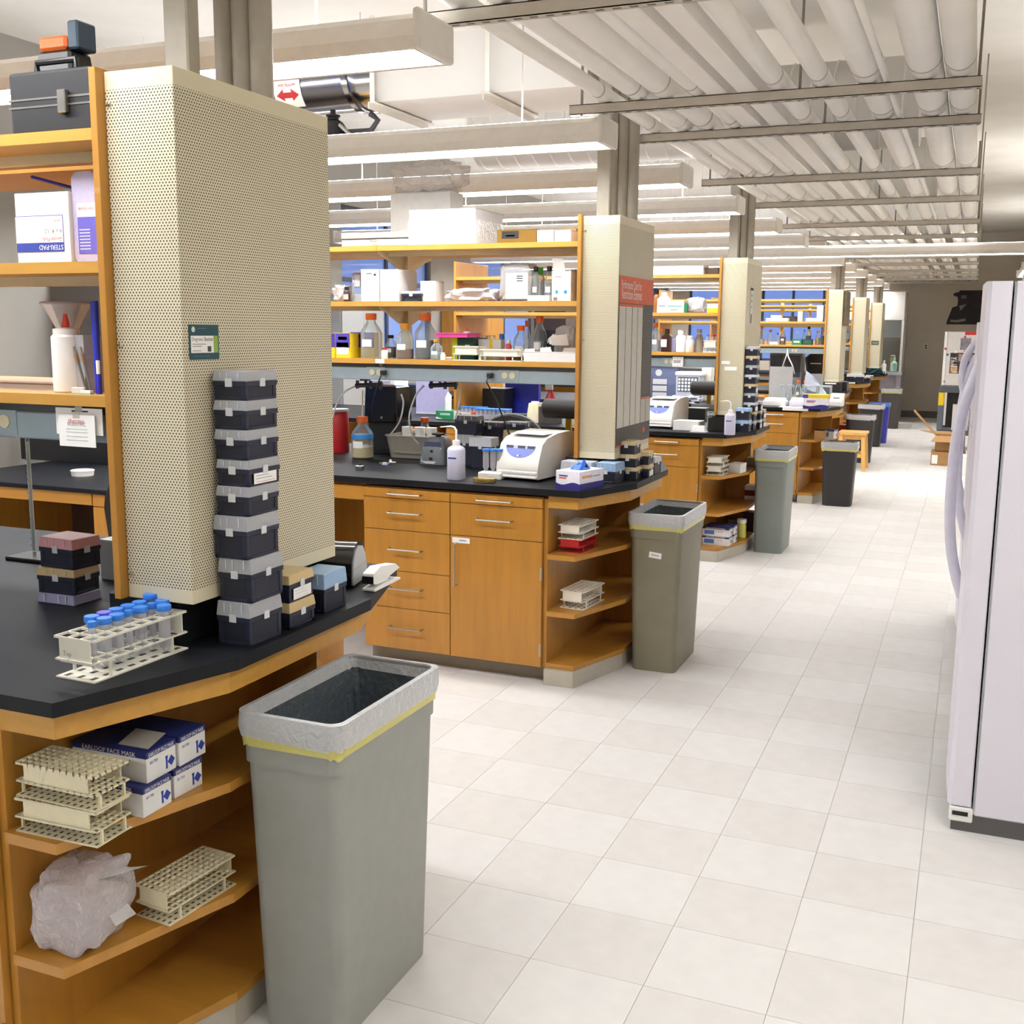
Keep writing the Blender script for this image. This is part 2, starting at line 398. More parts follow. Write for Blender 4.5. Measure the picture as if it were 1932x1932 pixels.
# pipes along the aisle, resting on strut channels
ZT = 2.53
trap = [1.7, 3.2, 4.67, 5.45, 7.15, 8.53, 10.25, 11.7, 13.2, 14.7, 16.2, 17.98, 19.2, 20.7, 22.2]
NTH = 'first second third fourth fifth sixth seventh eighth ninth tenth eleventh twelfth thirteenth fourteenth fifteenth'.split()
for ky, y in enumerate(trap):
    t = thing('strut_channel', 'painted steel strut channel under the aisle pipes, %s from the portrait wall' % NTH[len(trap) - 1 - ky], 'pipe support', (-.83, y, ZT), 0, 'strut channels under the pipes')
    c = MB().box(-.85, .78, -.02, .02, 0, .003).box(-.85, .78, -.02, -.017, 0, .041).box(-.85, .78, .017, .02, 0, .041).box(-.85, .78, -.02, -.009, .038, .041).box(-.85, .78, .009, .02, .038, .041)
    c.build('channel', mat('strut_paint', 'c9c2b5', .5), t)
    sl = MB()
    for i in range(30): sl.box(-.76 + i * .051, -.735 + i * .051, -.006, .006, -.0006, .0002)
    sl.build('slot_row', mat('slot_shadow_steel', '6a655d', .6), t)['kind'] = 'stuff'
    zr = .19 if y in (5.45, 7.15, 10.25, 13.2) else ZC - ZT
    for x in (-.80, .112, .768): MB().tube([(x, 0, -.004), (x, 0, zr)], .006, 6).build('hanger_rod', mat('grey_rod', '8d877c', .5), t)
pp = [(1144, .062, 'thin'), (1204, .095, 'jacketed'), (1254, .105, 'thick'), (1315, .07, 'slim'), (1465, .082, 'jacketed'), (1548, .074, 'slim'), (1635, .122, 'thick'), (1741, .128, 'thick'), (1808, .112, 'thick')]
ordn = ['first', 'second', 'third', 'fourth', 'fifth', 'sixth', 'seventh', 'eighth', 'ninth', 'tenth', 'eleventh', 'twelfth']
zp = ZT + .0418
for k, (px, d, w_) in enumerate(pp):
    x = at(px, 190, Y=4.67).x
    t = thing('service_pipe', 'white %s pipe along the aisle ceiling, %s pipe counting from the benches' % (w_, ordn[k]), 'pipe', (x, 0, zp + d / 2))
    MB().tube([(0, YFRONT + .1, 0), (0, YBACK - .05, 0)], d / 2, 20).build('jacket', PIPEW, t)
    for y in trap:
        MB().tube([(0, y - .13, 0), (0, y - .115, 0)], d / 2 + .0012, 20).build('band', mat('pipe_band', 'c3bcae', .5), t)
for k, px in enumerate((1354, 1412)):
    x = at(px, 190, Y=4.67).x
    t = thing('cable_trunking', 'square white cable trunking along the aisle ceiling, %s' % ('on the bench side', 'on the fridge side')[k], 'trunking', (x, 0, zp))
    MB().box(-.042, .042, YFRONT + .1, YBACK - .05, 0, .075).build('trough', PIPEW, t, bev=.004)
    MB().box(-.044, .044, YFRONT + .1, YBACK - .05, .075, .082).build('cover', PIPEW, t)
x = at(1672, 160, Y=4.67).x
tag(MB().tube([(x, YFRONT + .1, zp + .013), (x, YBACK - .05, zp + .013)], .013, 10).build('conduit', PIPEW), 'narrow white conduit between two thick pipes above the aisle', 'conduit')

# rectangular supply duct with hangers, steel round duct, spiral ducts
t = thing('air_duct', 'white rectangular air duct hung crosswise above the chart-poster bench', 'duct', (-1.47, 5.12, 2.75))
MB().box(-1.45, -.29, 0, .54, 0, .30).build('duct_body', mat('duct_paint', 'd8d5d0', .6, var=.03, scale=3), t)
for x in (-1.43, -.30): MB().box(x - .012, x + .012, -.012, .552, -.008, .312).build('flange', mat('duct_flange', 'c4c1bc', .5), t)
for x in (-1.41, -.78):
    MB().box(x - .02, x + .02, -.06, .60, -.012, -.008).box(x - .02, x - .016, -.06, .60, -.04, -.008).build('hanger_angle', WHITEP, t)
    for y in (-.05, .59): MB().box(x - .012, x + .012, y - .004, y + .004, -.01, .40).build('hanger_strap', WHITEP, t)
t = thing('steel_duct', 'round shiny steel duct section with an air flow arrow sticker', 'duct', (-3.05, 5.39, 2.97))
b = MB().tube([(0.13, 0, 0), (0, 0, 0)], .215, 28); b.build('collar', CHROME, t)
MB().tube([(0, 0, 0), (-.02, 0, 0), (-.05, 0, 0), (-.06, 0, 0), (-.9, 0, 0)], [.215, .215, .205, .2, .2], 28).build('duct_body', CHROME, t)
for x in (-.06, -.56): MB().tube([(x, 0, 0), (x - .03, 0, 0)], .21, 28).build('seam_ring', CHROME, t)
for s in (0,):
    a0 = R(236); pts = []
    st = MB(); n = 8; vs = []
    for i in range(n + 1):
        a = R(196 + 44 * i / n)
        for xx in (-.51, -.34): vs.append((xx - .02 * i / n, .202 * math.cos(a), .202 * math.sin(a)))
    st.add(vs, [(2 * i, 2 * i + 1, 2 * i + 3, 2 * i + 2) for i in range(n)])
    sk = st.build('sticker', PAPER, t)
    ar = MB(); vs = []; 
    def cyl(x, u): a = R(196 + 44 * u); return (x - .02 * u, .2035 * math.cos(a), .2035 * math.sin(a))
    outline = [(a - .15, u) for a, u in [(-.345, .5), (-.30, .28), (-.30, .4), (-.25, .4), (-.25, .28), (-.205, .5), (-.25, .72), (-.25, .6), (-.30, .6), (-.30, .72)]]
    ar.add([cyl(a, u) for a, u in outline], [tuple(range(9, -1, -1))]); ar.build('arrow', REDP, sk)
    text('AIR FLOW', INKR, sk, (cyl(-.42, .14)[0], cyl(-.42, .14)[1] - .001, cyl(-.42, .14)[2]), .11, (78, 0, 0), 1.5)
t = thing('damper_motor', 'black damper motor and valve fittings under the shiny steel duct', 'motor', (-3.22, 5.25, 2.60))
t.scale = (.75, .75, .9)
MB().lathe([(.0, 0), (.11, 0), (.11, .05), (.075, .10), (.04, .12), (.04, .13), (.05, .135), (.05, .145), (0, .145)], 20, M=Matrix.Translation((0, 0, 0))).build('housing', BLACKP, t)
MB().tube([(.08, -.05, .08), (.2, -.05, .0)], .012, 8).build('lever', NICKEL, t)
MB().tube([(.1, 0, .04), (.3, 0, .04), (.36, 0, .1), (.30, 0, .14)], .02, 10).build('pipe_loop', mat('dark_steel', '55555a', .4, metal=.7), t)
MB().tube([(0, 0, .14), (0, 0, .175)], .02, 8).build('stem', BLACKP, t)
def spiral(label, x0, x1, y, z, r, nring):
    t = thing('spiral_duct', label, 'duct', (x0, y, z))
    L = x1 - x0
    MB().tube([(0, 0, 0), (L, 0, 0)], r, 32).build('duct_body', mat('duct_paint'), t)
    rb = MB()
    for i in range(nring):
        x = (i + .3) * L / nring; rb.tube([(x - .006, 0, 0), (x, 0, 0), (x + .006, 0, 0)], [r, r + .008, r], 32)
    rb.build('seam', mat('duct_seam', 'e8e5e0', .5), t)
spiral('ribbed round white duct behind the second pendant light, above the aisle end', -3.25, -.4, 7.25, 2.98, .26, 22)
spiral('ribbed round white duct hung above the pipette-picture bench', -3.3, -.4, 10.2, 2.98, .26, 22)
spiral('ribbed round white duct hung above the bench with no column', -3.4, -.4, 13.3, 2.98, .26, 22)

# ------------------------------------------------------------------ benches
YF, YA, YBk = -.388, .007, .975            # front edge, chamfer end and back edge, measured from the column face
def end_poly(x0, inset=0., front=YF, back=YBk):
    xa, xb = -1.569 - inset, -1.433 - inset
    return [(x0, front + inset), (xa, front + inset), (xb, YA + inset * .2), (xb, .58 - inset * .2), (xa, back - inset), (x0, back - inset)]
DXS = [0, 0, 0, .25, 0, 0, 0]
XW = -5.6
NB = 7
def make_handle(parent, w_, vertical=False, loc=(0, 0, 0)):
    h = MB()
    if vertical: h.tube([(0, 0, -w_ / 2), (0, -.03, -w_ / 2), (0, -.03, w_ / 2), (0, 0, w_ / 2)], .0045, 8)
    else: h.tube([(-w_ / 2, 0, 0), (-w_ / 2, -.03, 0), (w_ / 2, -.03, 0), (w_ / 2, 0, 0)], .0045, 8)
    return h.build('handle', NICKEL, parent, loc)
CW = .4655
def cabinet(kind):
    t = thing('base_cabinet', 'x', 'cabinet')
    MB().box(.002, CW - .002, .0, .60, .075, .872).build('carcass', WOOD, t)
    MB().box(.0, CW, .055, .075, 0, .075).build('toe_kick', TOE, t)
    def front(name, z0, z1, hv=False):
        f = MB().box(.002, CW - .002, -.019, 0, z0 + .0015, z1 - .0015).build(name, WOOD, t, bev=.0012)
        if not hv: make_handle(f, .172, False, (CW / 2, -.019, (z0 + z1) / 2 + (.01 if z1 - z0 > .1 else 0)))
        return f
    if kind == 'drawers':
        for z0, z1 in ((.821, .868), (.666, .821), (.466, .666), (.282, .466), (.076, .282)): front('drawer', z0, z1)
    else:
        front('drawer', .821, .868); front('drawer', .667, .821)
        d = front('door', .076, .667, True)
        make_handle(d, .20, True, (.035, -.019, .53))
        for z in (.16, .52): MB().tube([(CW - .004, -.022, z - .03), (CW - .004, -.022, z + .03)], .005, 8).build('hinge', NICKEL, d)
    return t
protos = {}
def put_cab(kind, x, i, label):
    if kind not in protos:
        t = cabinet(kind); protos[kind] = t; t.location = (x, yb(i) + YF + .03, 0); t['label'] = label; t['group'] = 'base cabinets under the benches'
        return t
    return dup(protos[kind], (x, yb(i) + YF + .03, 0), 0, label, 'base cabinets under the benches')
def end_unit(i, dx, proto=[None]):
    lab = 'maple open shelf unit with angled end under the %s bench' % BN[i]
    if proto[0] is not None: return dup(proto[0], (dx, yb(i), 0), 0, lab, 'open end shelf units')
    t = thing('end_shelf_unit', lab, 'shelf unit', (dx, yb(i), 0), 0, 'open end shelf units'); proto[0] = t
    MB().box(-1.7605, -1.742, YF + .032, YBk - .03, .075, .865).build('side_panel', WOOD, t)
    MB().box(-1.742, -1.558, .507, .525, .085, .83).build('divider', WOOD, t)
    for z in (.076, .322, .589):
        poly = [(-1.742, YF + .022), (-1.605, YF + .022), (-1.478, .02), (-1.478, .50), (-1.478, .57), (-1.605, YBk - .022), (-1.742, YBk - .022)]
        MB().prism(poly, z, z + .023).build('shelf', WOODH, t, bev=.0012)
    ap = MB(); o_ = end_poly(-1.742, .03); i_ = end_poly(-1.742, .05)
    for k in range(5):
        a, b2, c2, d2 = o_[k], o_[k + 1], i_[k + 1], i_[k]
        ap.add([(*a, .826), (*b2, .826), (*c2, .826), (*d2, .826), (*a, .884), (*b2, .884), (*c2, .884), (*d2, .884)],
               [(3, 2, 1, 0), (4, 5, 6, 7), (0, 1, 5, 4), (1, 2, 6, 5), (2, 3, 7, 6), (3, 0, 4, 7)])
    ap.build('apron', WOODE, t)
    MB().prism([(-1.742, YF + .0), (-1.60, YF + .0), (-1.486, .02), (-1.486, .57), (-1.60, YBk), (-1.742, YBk)], 0, .075).build('toe_base', TOEL, t)
    return t
def column(i, proto=[None]):
    lab = ['beige perforated steel column cover with a teal card stuck on its side', 'beige perforated column cover carrying the orange-headed chart poster',
           'beige perforated column cover with a pipette picture and white tape strips', '', 'beige perforated column cover with a dark board hung on its side',
           'beige perforated column cover with nothing stuck on it', 'beige perforated column cover with a small dark plaque'][i]
    if proto[0] is not None: return dup(proto[0], (-1.633, yb(i), 1.019), 0, lab, 'perforated column covers')
    t = thing('column_cover', lab, 'column', (-1.633, yb(i), 1.019), 0, 'perforated column covers'); proto[0] = t
    MB().box(-.089, .089, 0, .587, 0, 1.125).build('perforated_cover', CREAM, t, bev=.0015)
    for z in (.055, .56, 1.06): MB().lathe([(.0, 0), (.0055, 0), (.005, .0025), (0, .004)], 10, (-.078, 0, 0), Matrix.Translation((0, -.0, z)) @ RX).build('screw', NICKEL, t)
    return t
def post(i, proto=[None]):
    lab = 'grey riser of flat post and pipes above the column of the %s bench' % BN[i]
    if proto[0] is not None: return dup(proto[0], (-1.64, yb(i), 2.144), 0, lab)
    t = thing('service_riser', lab, 'riser', (-1.64, yb(i), 2.144), 0, 'risers above the column covers'); proto[0] = t
    H = ZC - 2.144
    MB().box(-.088, -.022, .2, .245, 0, H).build('flat_post', STEELG, t, bev=.004)
    for k, x in enumerate((-.067, -.017, .033)): MB().tube([(x, .40, 0), (x, .40, H)], .027, 14).build('pipe', STEELG, t)
    return t
SZ = (2.030, 1.757, 1.470)
PX0, PX1, PXM = -3.85, -1.722, -2.806
def shelf_unit(i, proto=[None]):
    lab = 'maple three-tier reagent shelf unit standing on the %s bench' % BN[i]
    if proto[0] is not None: return dup(proto[0], (0, yb(i), 0), 0, lab, 'reagent shelf units')
    t = thing('reagent_shelf', lab, 'shelf', (0, yb(i), 0), 0, 'reagent shelf units'); proto[0] = t
    for x, zz in ((PX1 - .0185, 1.019), (PX0, .914)): MB().box(x, x + .018, -.025, .605, zz, 2.150).build('end_panel', WOOD, t, bev=.001)
    MB().box(PXM - .022, PXM + .022, .27, .314, 1.36, 2.13).build('upright', CREAMP, t)
    for z in SZ:
        for x0, x1 in ((PX0 + .018, PXM - .0008), (PXM + .0008, PX1 - .0185)):
            for y0, y1 in ((-.022, .266), (.318, .602)):
                MB().box(x0, x1, y0, y1, z - .024, z).build('shelf', WOODE, t)
        for s, y in ((1, .27), (-1, .314)):
            br = MB()
            Mx = Matrix(((0, 0, 1, PXM - .002), (s, 0, 0, y), (0, 1, 0, z - .024), (0, 0, 0, 1)))
            br.prism([(0, 0), (-.27, 0), (-.27, -.012), (-.20, -.03), (-.06, -.085), (0, -.10)], 0, .004, Mx)
            br.build('bracket', CREAMP, t)
        MB().box(PX0 + .018, PX1 - .0185, .10, .115, z - .045, z - .024).build('stiffener', CREAMP, t)
    MB().box(PX0 + .018, PX1 - .0185, .03, .12, 1.424, 1.446).build('raceway_lid', RACED, t)
    rw = MB().box(PX0 + .018, PX1 - .0185, .02, .14, 1.362, 1.424).build('raceway', RACEWAY, t, bev=.003)
    for x in (-2.84, -2.10, -3.45):
        MB().box(x - .055, x + .055, .0175, .02, 1.368, 1.426).build('outlet_plate', RACEWAY, rw)
        for d_ in (-.02, .02): MB().lathe([(0, 0), (.0165, 0), (.016, .004), (0, .004)], 14, (0, 0, 0), Matrix.Translation((x + d_, .0175, 1.40)) @ RX).build('socket', OUTLET, rw)
    return t
for i in range(NB):
    dx = DXS[i]; y = yb(i)
    c = MB().prism([(p[0] + (dx if p[0] > -3 else 0), p[1]) for p in end_poly(-3.88 if i == 1 else XW)], .884, .914).build('countertop', EPOXY, None, (0, y, 0), bev=.003, seg=2)
    tag(c, 'black epoxy bench top with angled end of the %s bench' % BN[i], 'countertop', 'black bench tops')
    x = -2.692 + dx
    put_cab('drawers', x, i, 'maple five-drawer base cabinet beside the knee space of the %s bench' % BN[i])
    put_cab('doors', x + CW, i, 'maple base cabinet with two drawers and a door, %s bench' % BN[i])
    if i in (0, 1, 2):
        put_cab('doors', -3.75, i, 'maple cabinet with a door left of the knee space, %s bench' % BN[i])
        if i != 1: put_cab('drawers', -4.3, i, 'maple drawer cabinet left of the knee space, %s bench' % BN[i])
    # plain carcass side facing the next aisle: back cabinets
    bc = thing('back_cabinet', 'maple cabinet run on the far face of the %s bench' % BN[i], 'cabinet', (0, y, 0), 0, 'far side cabinet runs')
    MB().box(-3.86 if i == 1 else -5.6, -1.765 + dx, .26, .93, .075, .872).build('carcass', WOOD, bc)
    MB().box(-3.86 if i == 1 else -5.6, -1.765 + dx, .28, .86, 0, .075).build('toe_kick', TOE, bc)
    kp = thing('knee_apron', 'maple apron rail over the knee space of the %s bench' % BN[i], 'apron', (0, y, 0), 0, 'knee space aprons')
    MB().box(-3.28, -2.694 + dx, YF + .02, YF + .04, .80, .868).build('rail', WOODH, kp)
    MB().box(-3.28, -2.694 + dx, YF + .04, YF + .06, .85, .884).build('cleat', WOODH, kp)
    end_unit(i, dx)
    if i != 3:
        sp = MB().box(-1.80, -1.60, .02, .56, .914, 1.019).build('service_spine', EPOXY, None, (0, y, 0), bev=.003)
        tag(sp, 'low black epoxy plinth under the column of the %s bench' % BN[i], 'plinth', 'black plinths')
        column(i); post(i); shelf_unit(i)

# lower sitting desk that carries the chart-poster bench on towards the windows
t = thing('sitting_desk', 'lower black-topped sitting desk continuing the chart-poster bench', 'desk', (0, yb(1), 0))
MB().box(-5.55, -3.884, YF, YBk, .722, .748).build('top', EPOXY, t, bev=.003)
MB().box(-5.5, -4.402, YF + .02, YF + .04, .655, .722).build('apron', WOODH, t)
pd = MB().box(-4.395, -3.89, YF + .04, .93, .075, .722).build('pedestal', WOOD, t)
for z0, z1 in ((.652, .718), (.45, .648), (.08, .446)):
    d_ = MB().box(-4.393, -3.892, YF + .02, YF + .04, z0, z1).build('drawer', WOOD, t, bev=.0012); make_handle(d_, .172, False, (-4.14, YF + .02, (z0 + z1) / 2))
MB().box(-5.5, -4.4, .60, .62, .1, .722).build('modesty_panel', mat('dark_brown', '4a3a30', .6), t)
MB().box(-5.54, -5.50, YF + .05, .93, 0, .722).build('side_panel', WOOD, t)
MB().box(-4.395, -3.89, YF + .08, .9, 0, .075).build('toe_kick', TOE, t)

# ------------------------------------------------------------------ generators for the loose things
def loft(mb, rings, cap0=True, cap1=True, smooth=True):
    n = len(rings[0]); vs = [p for r in rings for p in r]
    fs = [(i * n + k, i * n + (k + 1) % n, (i + 1) * n + (k + 1) % n, (i + 1) * n + k) for i in range(len(rings) - 1) for k in range(n)]
    mb.add(vs, fs, None, smooth)
    if cap0: mb.add(rings[0], [tuple(range(n - 1, -1, -1))])
    if cap1: mb.add(rings[-1], [tuple(range(n))])
    return mb
def rr(w, d, r, z, n=4, wob=0., sd=0):
    q = random.Random(sd)
    return [(x, y, z + (q.uniform(-wob, wob) if wob else 0)) for x, y in rrect(w, d, r, n)]
def fit(xl, xr, yb_, yt, Y, z=None):
    ym = (yb_ + yt) / 2
    a = at(xl, ym, Y=Y); b = at(xr, ym, Y=Y); top = at((xl + xr) / 2, yt, Y=Y).z
    bot = at((xl + xr) / 2, yb_, Y=Y).z if z is None else z
    return (a.x + b.x) / 2, bot, b.x - a.x, top - bot
def carton(label, x, y, z, w, d, h, m=None, rz=0., group=None, name='carton', cat='box', decals=(), lid=None):
    t = thing(name, label, cat, (x, y, z), rz, group)
    MB().box(-w / 2, w / 2, -d / 2, d / 2, 0, h - .002).build('body', m or CARTW, t, bev=min(.002, h * .05))
    MB().box(-w / 2 - .0006, w / 2 + .0006, -d / 2 - .0006, d / 2 + .0006, h - .0022, h).build('lid_flap', lid or m or CARTW, t)
    for (fx0, fx1, fz0, fz1, dm, nm) in decals:      # printed patches on the front face, as fractions
        MB().box(-w / 2 + fx0 * w, -w / 2 + fx1 * w, -d / 2 - .0008, -d / 2, fz0 * h, fz1 * h).build(nm, dm, t)
    return t
def tipbox(label, x, y, z, w, d, h, lid=None, rz=0., group=None, tagged=False, lf=.30):
    t = thing('tip_box', label, 'tip box', (x, y, z), rz, group)
    lid = lid or LIDC; hb = h * (1 - lf); e = .0016
    b = MB().box(-w / 2 + .004, w / 2 - .004, -d / 2 + .004, d / 2 - .004, 0, hb)
    for sx in (-1, 1):
        for sy in (-1, 1): b.cbox((sx * (w / 2 - .008), sy * (d / 2 - .008), hb / 2), (.012, .012, hb))
    b.box(-w / 2, w / 2, -d / 2, d / 2, hb - .012, hb - .001).box(-w / 2 + .002, w / 2 - .002, -d / 2 + .002, d / 2 - .002, 0, .007)
    b.build('base', NAVY, t, bev=.001)
    for sx, sy, sw, sd in ((0, -1, w - .034, .001), (1, 0, .001, d - .034), (-1, 0, .001, d - .034)):
        MB().cbox((sx * (w / 2 - .0042), sy * (d / 2 - .0042), hb * .48), (sw, sd, hb * .6)).build('side_panel', NAVYP, t)
    MB().box(-w / 2 + .006, w / 2 - .006, -d / 2 + .006, d / 2 - .006, hb, hb + .004).build('tip_tray', lid if lid is not LIDC else mat('grey_tip_tray', '6b7078', .5), t)
    li = MB().box(-w / 2 - .001, w / 2 + .001, -d / 2 - .001, d / 2 + .001, hb - .001, h, t=.003)
    lo = li.build('lid', lid, t, bev=.0015)
    rb = MB()
    for fx in (-.25, -.05, .28): rb.box(fx * w - .001, fx * w + .001, -d / 2 - .0022, -d / 2 - .0008, h - h * lf * .75, h - .003)
    rb.build('lid_rib', clear('lid_rib_plastic', 'e3e5e8', .8, .3, .3), lo)['kind'] = 'stuff'
    for sx, sy in ((0, -1), (1, 0)):
        MB().cbox((sx * (w / 2 + .0015), sy * (d / 2 + .0015), hb - .004), (.018 if sx == 0 else .002, .018 if sy == 0 else .002, .018)).build('latch', clear('lid_rib_plastic'), t)
    if tagged:
        g = MB().box(w / 2 + .0005, w / 2 + .0012, -d * .36, d * .36, hb * .12, hb * .72).build('paper_tag', PAPER, t, label='white paper tag with red and black print')
        for k, (f0, f1, mm) in enumerate(((.12, .2, INKR), (.32, .4, INK), (.48, .56, INK))):
            MB().box(w / 2 + .0012, w / 2 + .0014, -d * .3, d * (.3 - .1 * k), hb * f0 + .004, hb * f1).build('print_line', mm, g)
    return t
def bottle(label, x, y, z, r, h, cap=None, liq=None, level=.4, tagm=True, group=None, glass=None, name='media_bottle', seg=20):
    t = thing(name, label, 'bottle', (x, y, z), 0, group)
    MB().lathe([(r * .9, 0), (r, .004), (r, h * .56), (r * .93, h * .63), (r * .5, h * .78), (r * .42, h * .82), (r * .42, h * .88)], seg).build('glass', glass or GLASS, t)
    MB().lathe([(r * .50, 0), (r * .53, .002), (r * .53, h * .135), (r * .48, h * .145), (0, h * .145)], 16, (0, 0, h * .855)).build('cap', cap or ORANGE, t)
    if liq: MB().lathe([(r * .86, .004), (r * .955, .008), (r * .955, h * level), (0, h * level)], seg).build('liquid', liq, t)
    if tagm:
        vs = []; n = 6
        for i in range(n + 1):
            a = R(-120 + 60 * i / n)
            for zz in (h * .26, h * .42): vs.append((1.012 * r * math.cos(a), 1.012 * r * math.sin(a), zz))
        MB().add(vs, [(2 * i, 2 * i + 2, 2 * i + 3, 2 * i + 1) for i in range(n)]).build('label', PAPER, t)
    return t
def jar(label, x, y, z, r, h, m=None, cap=None, tagm=None, group=None, name='plastic_jar', cat='bottle', neck=.62):
    t = thing(name, label, cat, (x, y, z), 0, group)
    MB().lathe([(r * .92, 0), (r, .003), (r, h * .66), (r * .9, h * .73), (r * neck, h * .79), (r * neck, h * .82)], 18).build('body', m or WHITE, t)
    MB().lathe([(r * neck * 1.12, 0), (r * neck * 1.14, .002), (r * neck * 1.12, h * .2), (0, h * .2)], 16, (0, 0, h * .8)).build('cap', cap or WHITE, t)
    if tagm:
        vs = []; n = 8
        for i in range(n + 1):
            a = R(-140 + 100 * i / n)
            for zz in (h * .15, h * .5): vs.append((1.012 * r * math.cos(a), 1.012 * r * math.sin(a), zz))
        MB().add(vs, [(2 * i, 2 * i + 2, 2 * i + 3, 2 * i + 1) for i in range(n)]).build('label', tagm, t)
    return t
def squeeze(label, x, y, z, r, h, rz=0.):
    t = thing('squeeze_bottle', label, 'bottle', (x, y, z), rz)
    b = MB(); loft(b, [rr(2 * r * s, 2 * r * s, r * s * .75, zz, 5) for s, zz in ((.94, 0), (1, .005), (1, h * .56), (.9, h * .60), (.5, h * .64))]); b.build('body', clear('milky_bottle', 'd9d9ee', .78, .3, .3), t)
    b = MB(); loft(b, [rr(2 * r * .93, 2 * r * .93, r * .7, zz, 5) for zz in (.004, h * .30)]); b.build('liquid', clear('pale_blue_liquid', 'b9bbe6', .5, .2, .2), t)
    MB().lathe([(r * .45, 0), (r * .45, h * .1), (r * .2, h * .115), (0, h * .115)], 14, (0, 0, h * .635)).build('cap', WHITE, t)
    MB().tube([(0, 0, h * .74), (0, 0, h * .93), (-r * .25, 0, h * .985), (-r * .7, 0, h), (-r * 2.1, 0, h * .975)], [r * .13, r * .13, r * .12, r * .11, r * .05], 8).build('spout', WHITE, t)
    MB().box(-r * .6, r * .45, -r - .0008, -r, h * .40, h * .43).build('print_line', INKB, t)
    return t
def conical(label, x, y, z, r=.0145, h=.117, cap=None, group=None):
    t = thing('centrifuge_tube', label, 'tube', (x, y, z), 0, group)
    MB().lathe([(.001, 0), (r * .55, h * .08), (r, h * .2), (r, h)], 14).build('tube_wall', PLASC, t)
    MB().lathe([(r * 1.2, 0), (r * 1.22, .001), (r * 1.22, .011), (r * 1.15, .0125), (0, .0125)], 16, (0, 0, h - .011)).build('cap', cap or BLUEC, t)
    return t
def rack(label, x, y, z, w, d, h, nx, ny, m=None, rz=0., group=None, name='tube_rack'):
    m = m or IVORY
    t = thing(name, label, 'tube rack', (x, y, z), rz, group)
    def grid(z0, th, b=.0028):
        g = MB()
        for i in range(nx + 1):
            xx = -w / 2 + b / 2 + (w - b) * i / nx; g.box(xx - b / 2, xx + b / 2, -d / 2, d / 2, z0, z0 + th)
        for j in range(ny + 1):
            yy = -d / 2 + b / 2 + (d - b) * j / ny; g.box(-w / 2, w / 2, yy - b / 2, yy + b / 2, z0, z0 + th)
        return g
    grid(h - .005, .005).build('top_grid', m, t)
    grid(h * .42, .004).build('middle_grid', m, t)
    bp = MB().box(-w / 2, w / 2, -d / 2, d / 2, 0, .003); bp.build('base_plate', m, t)
    sl = MB()
    for i in range(nx):
        for j in range(ny):
            cx = -w / 2 + w * (i + .5) / nx; cy = -d / 2 + d * (j + .5) / ny
            sl.cbox((cx, cy, .0031), (w / nx * .3, d / ny * .5, .0004))
    sl.build('base_slots', mat('slot_dark', '4a4438', .7), t)['kind'] = 'stuff'
    for s in (-1, 1):
        MB().box(-w / 2 + w * .1, w / 2 - w * .1, s * (d / 2 - .0045) - .0015, s * (d / 2 - .0045) + .0015, h * .38, h - .004).build('end_plate', m, t)
        for sx in (-1, 1): MB().cbox((sx * (w / 2 - .003), s * d * .33, h * .21), (.005, .005, h * .42)).build('foot', m, t)
    return t
def bag(label, x, y, z, w, d, h, m=None, seed=0, amp=.16, rz=0., name='plastic_bag', cat='bag', nu=56, nv=30, pw=.55, extra=None):
    q = random.Random(seed); ph = [(q.uniform(0, 6.3), q.uniform(0, 6.3), q.randint(1, 9), q.uniform(2, 11), q.uniform(.3, 1)) for _ in range(14)]
    t = thing(name, label, cat, (x, y, z), rz)
    vs = []; fs = []
    sg = lambda v, p: math.copysign(abs(v) ** p, v)
    for i in range(nv + 1):
        b = -math.pi / 2 + math.pi * i / nv
        for k in range(nu):
            a = 2 * math.pi * k / nu
            f = 1 + amp * sum(e * math.sin(f1 * a + p1) * math.cos(f2 * b + p2) for p1, p2, f1, f2, e in ph) / 3 + q.uniform(-.008, .008)
            px = sg(math.cos(b), pw) * sg(math.cos(a), pw) * f; py = sg(math.cos(b), pw) * sg(math.sin(a), pw) * f; pz = sg(math.sin(b), pw) * f
            vs.append((px * w / 2, py * d / 2, max(0, h / 2 + pz * h / 2)))
    for i in range(nv):
        for k in range(nu): fs.append((i * nu + k, i * nu + (k + 1) % nu, (i + 1) * nu + (k + 1) % nu, (i + 1) * nu + k))
    MB().add(vs, fs, None, True).build('film', m or BAGF, t)
    if extra: extra(t, w, d, h)
    return t
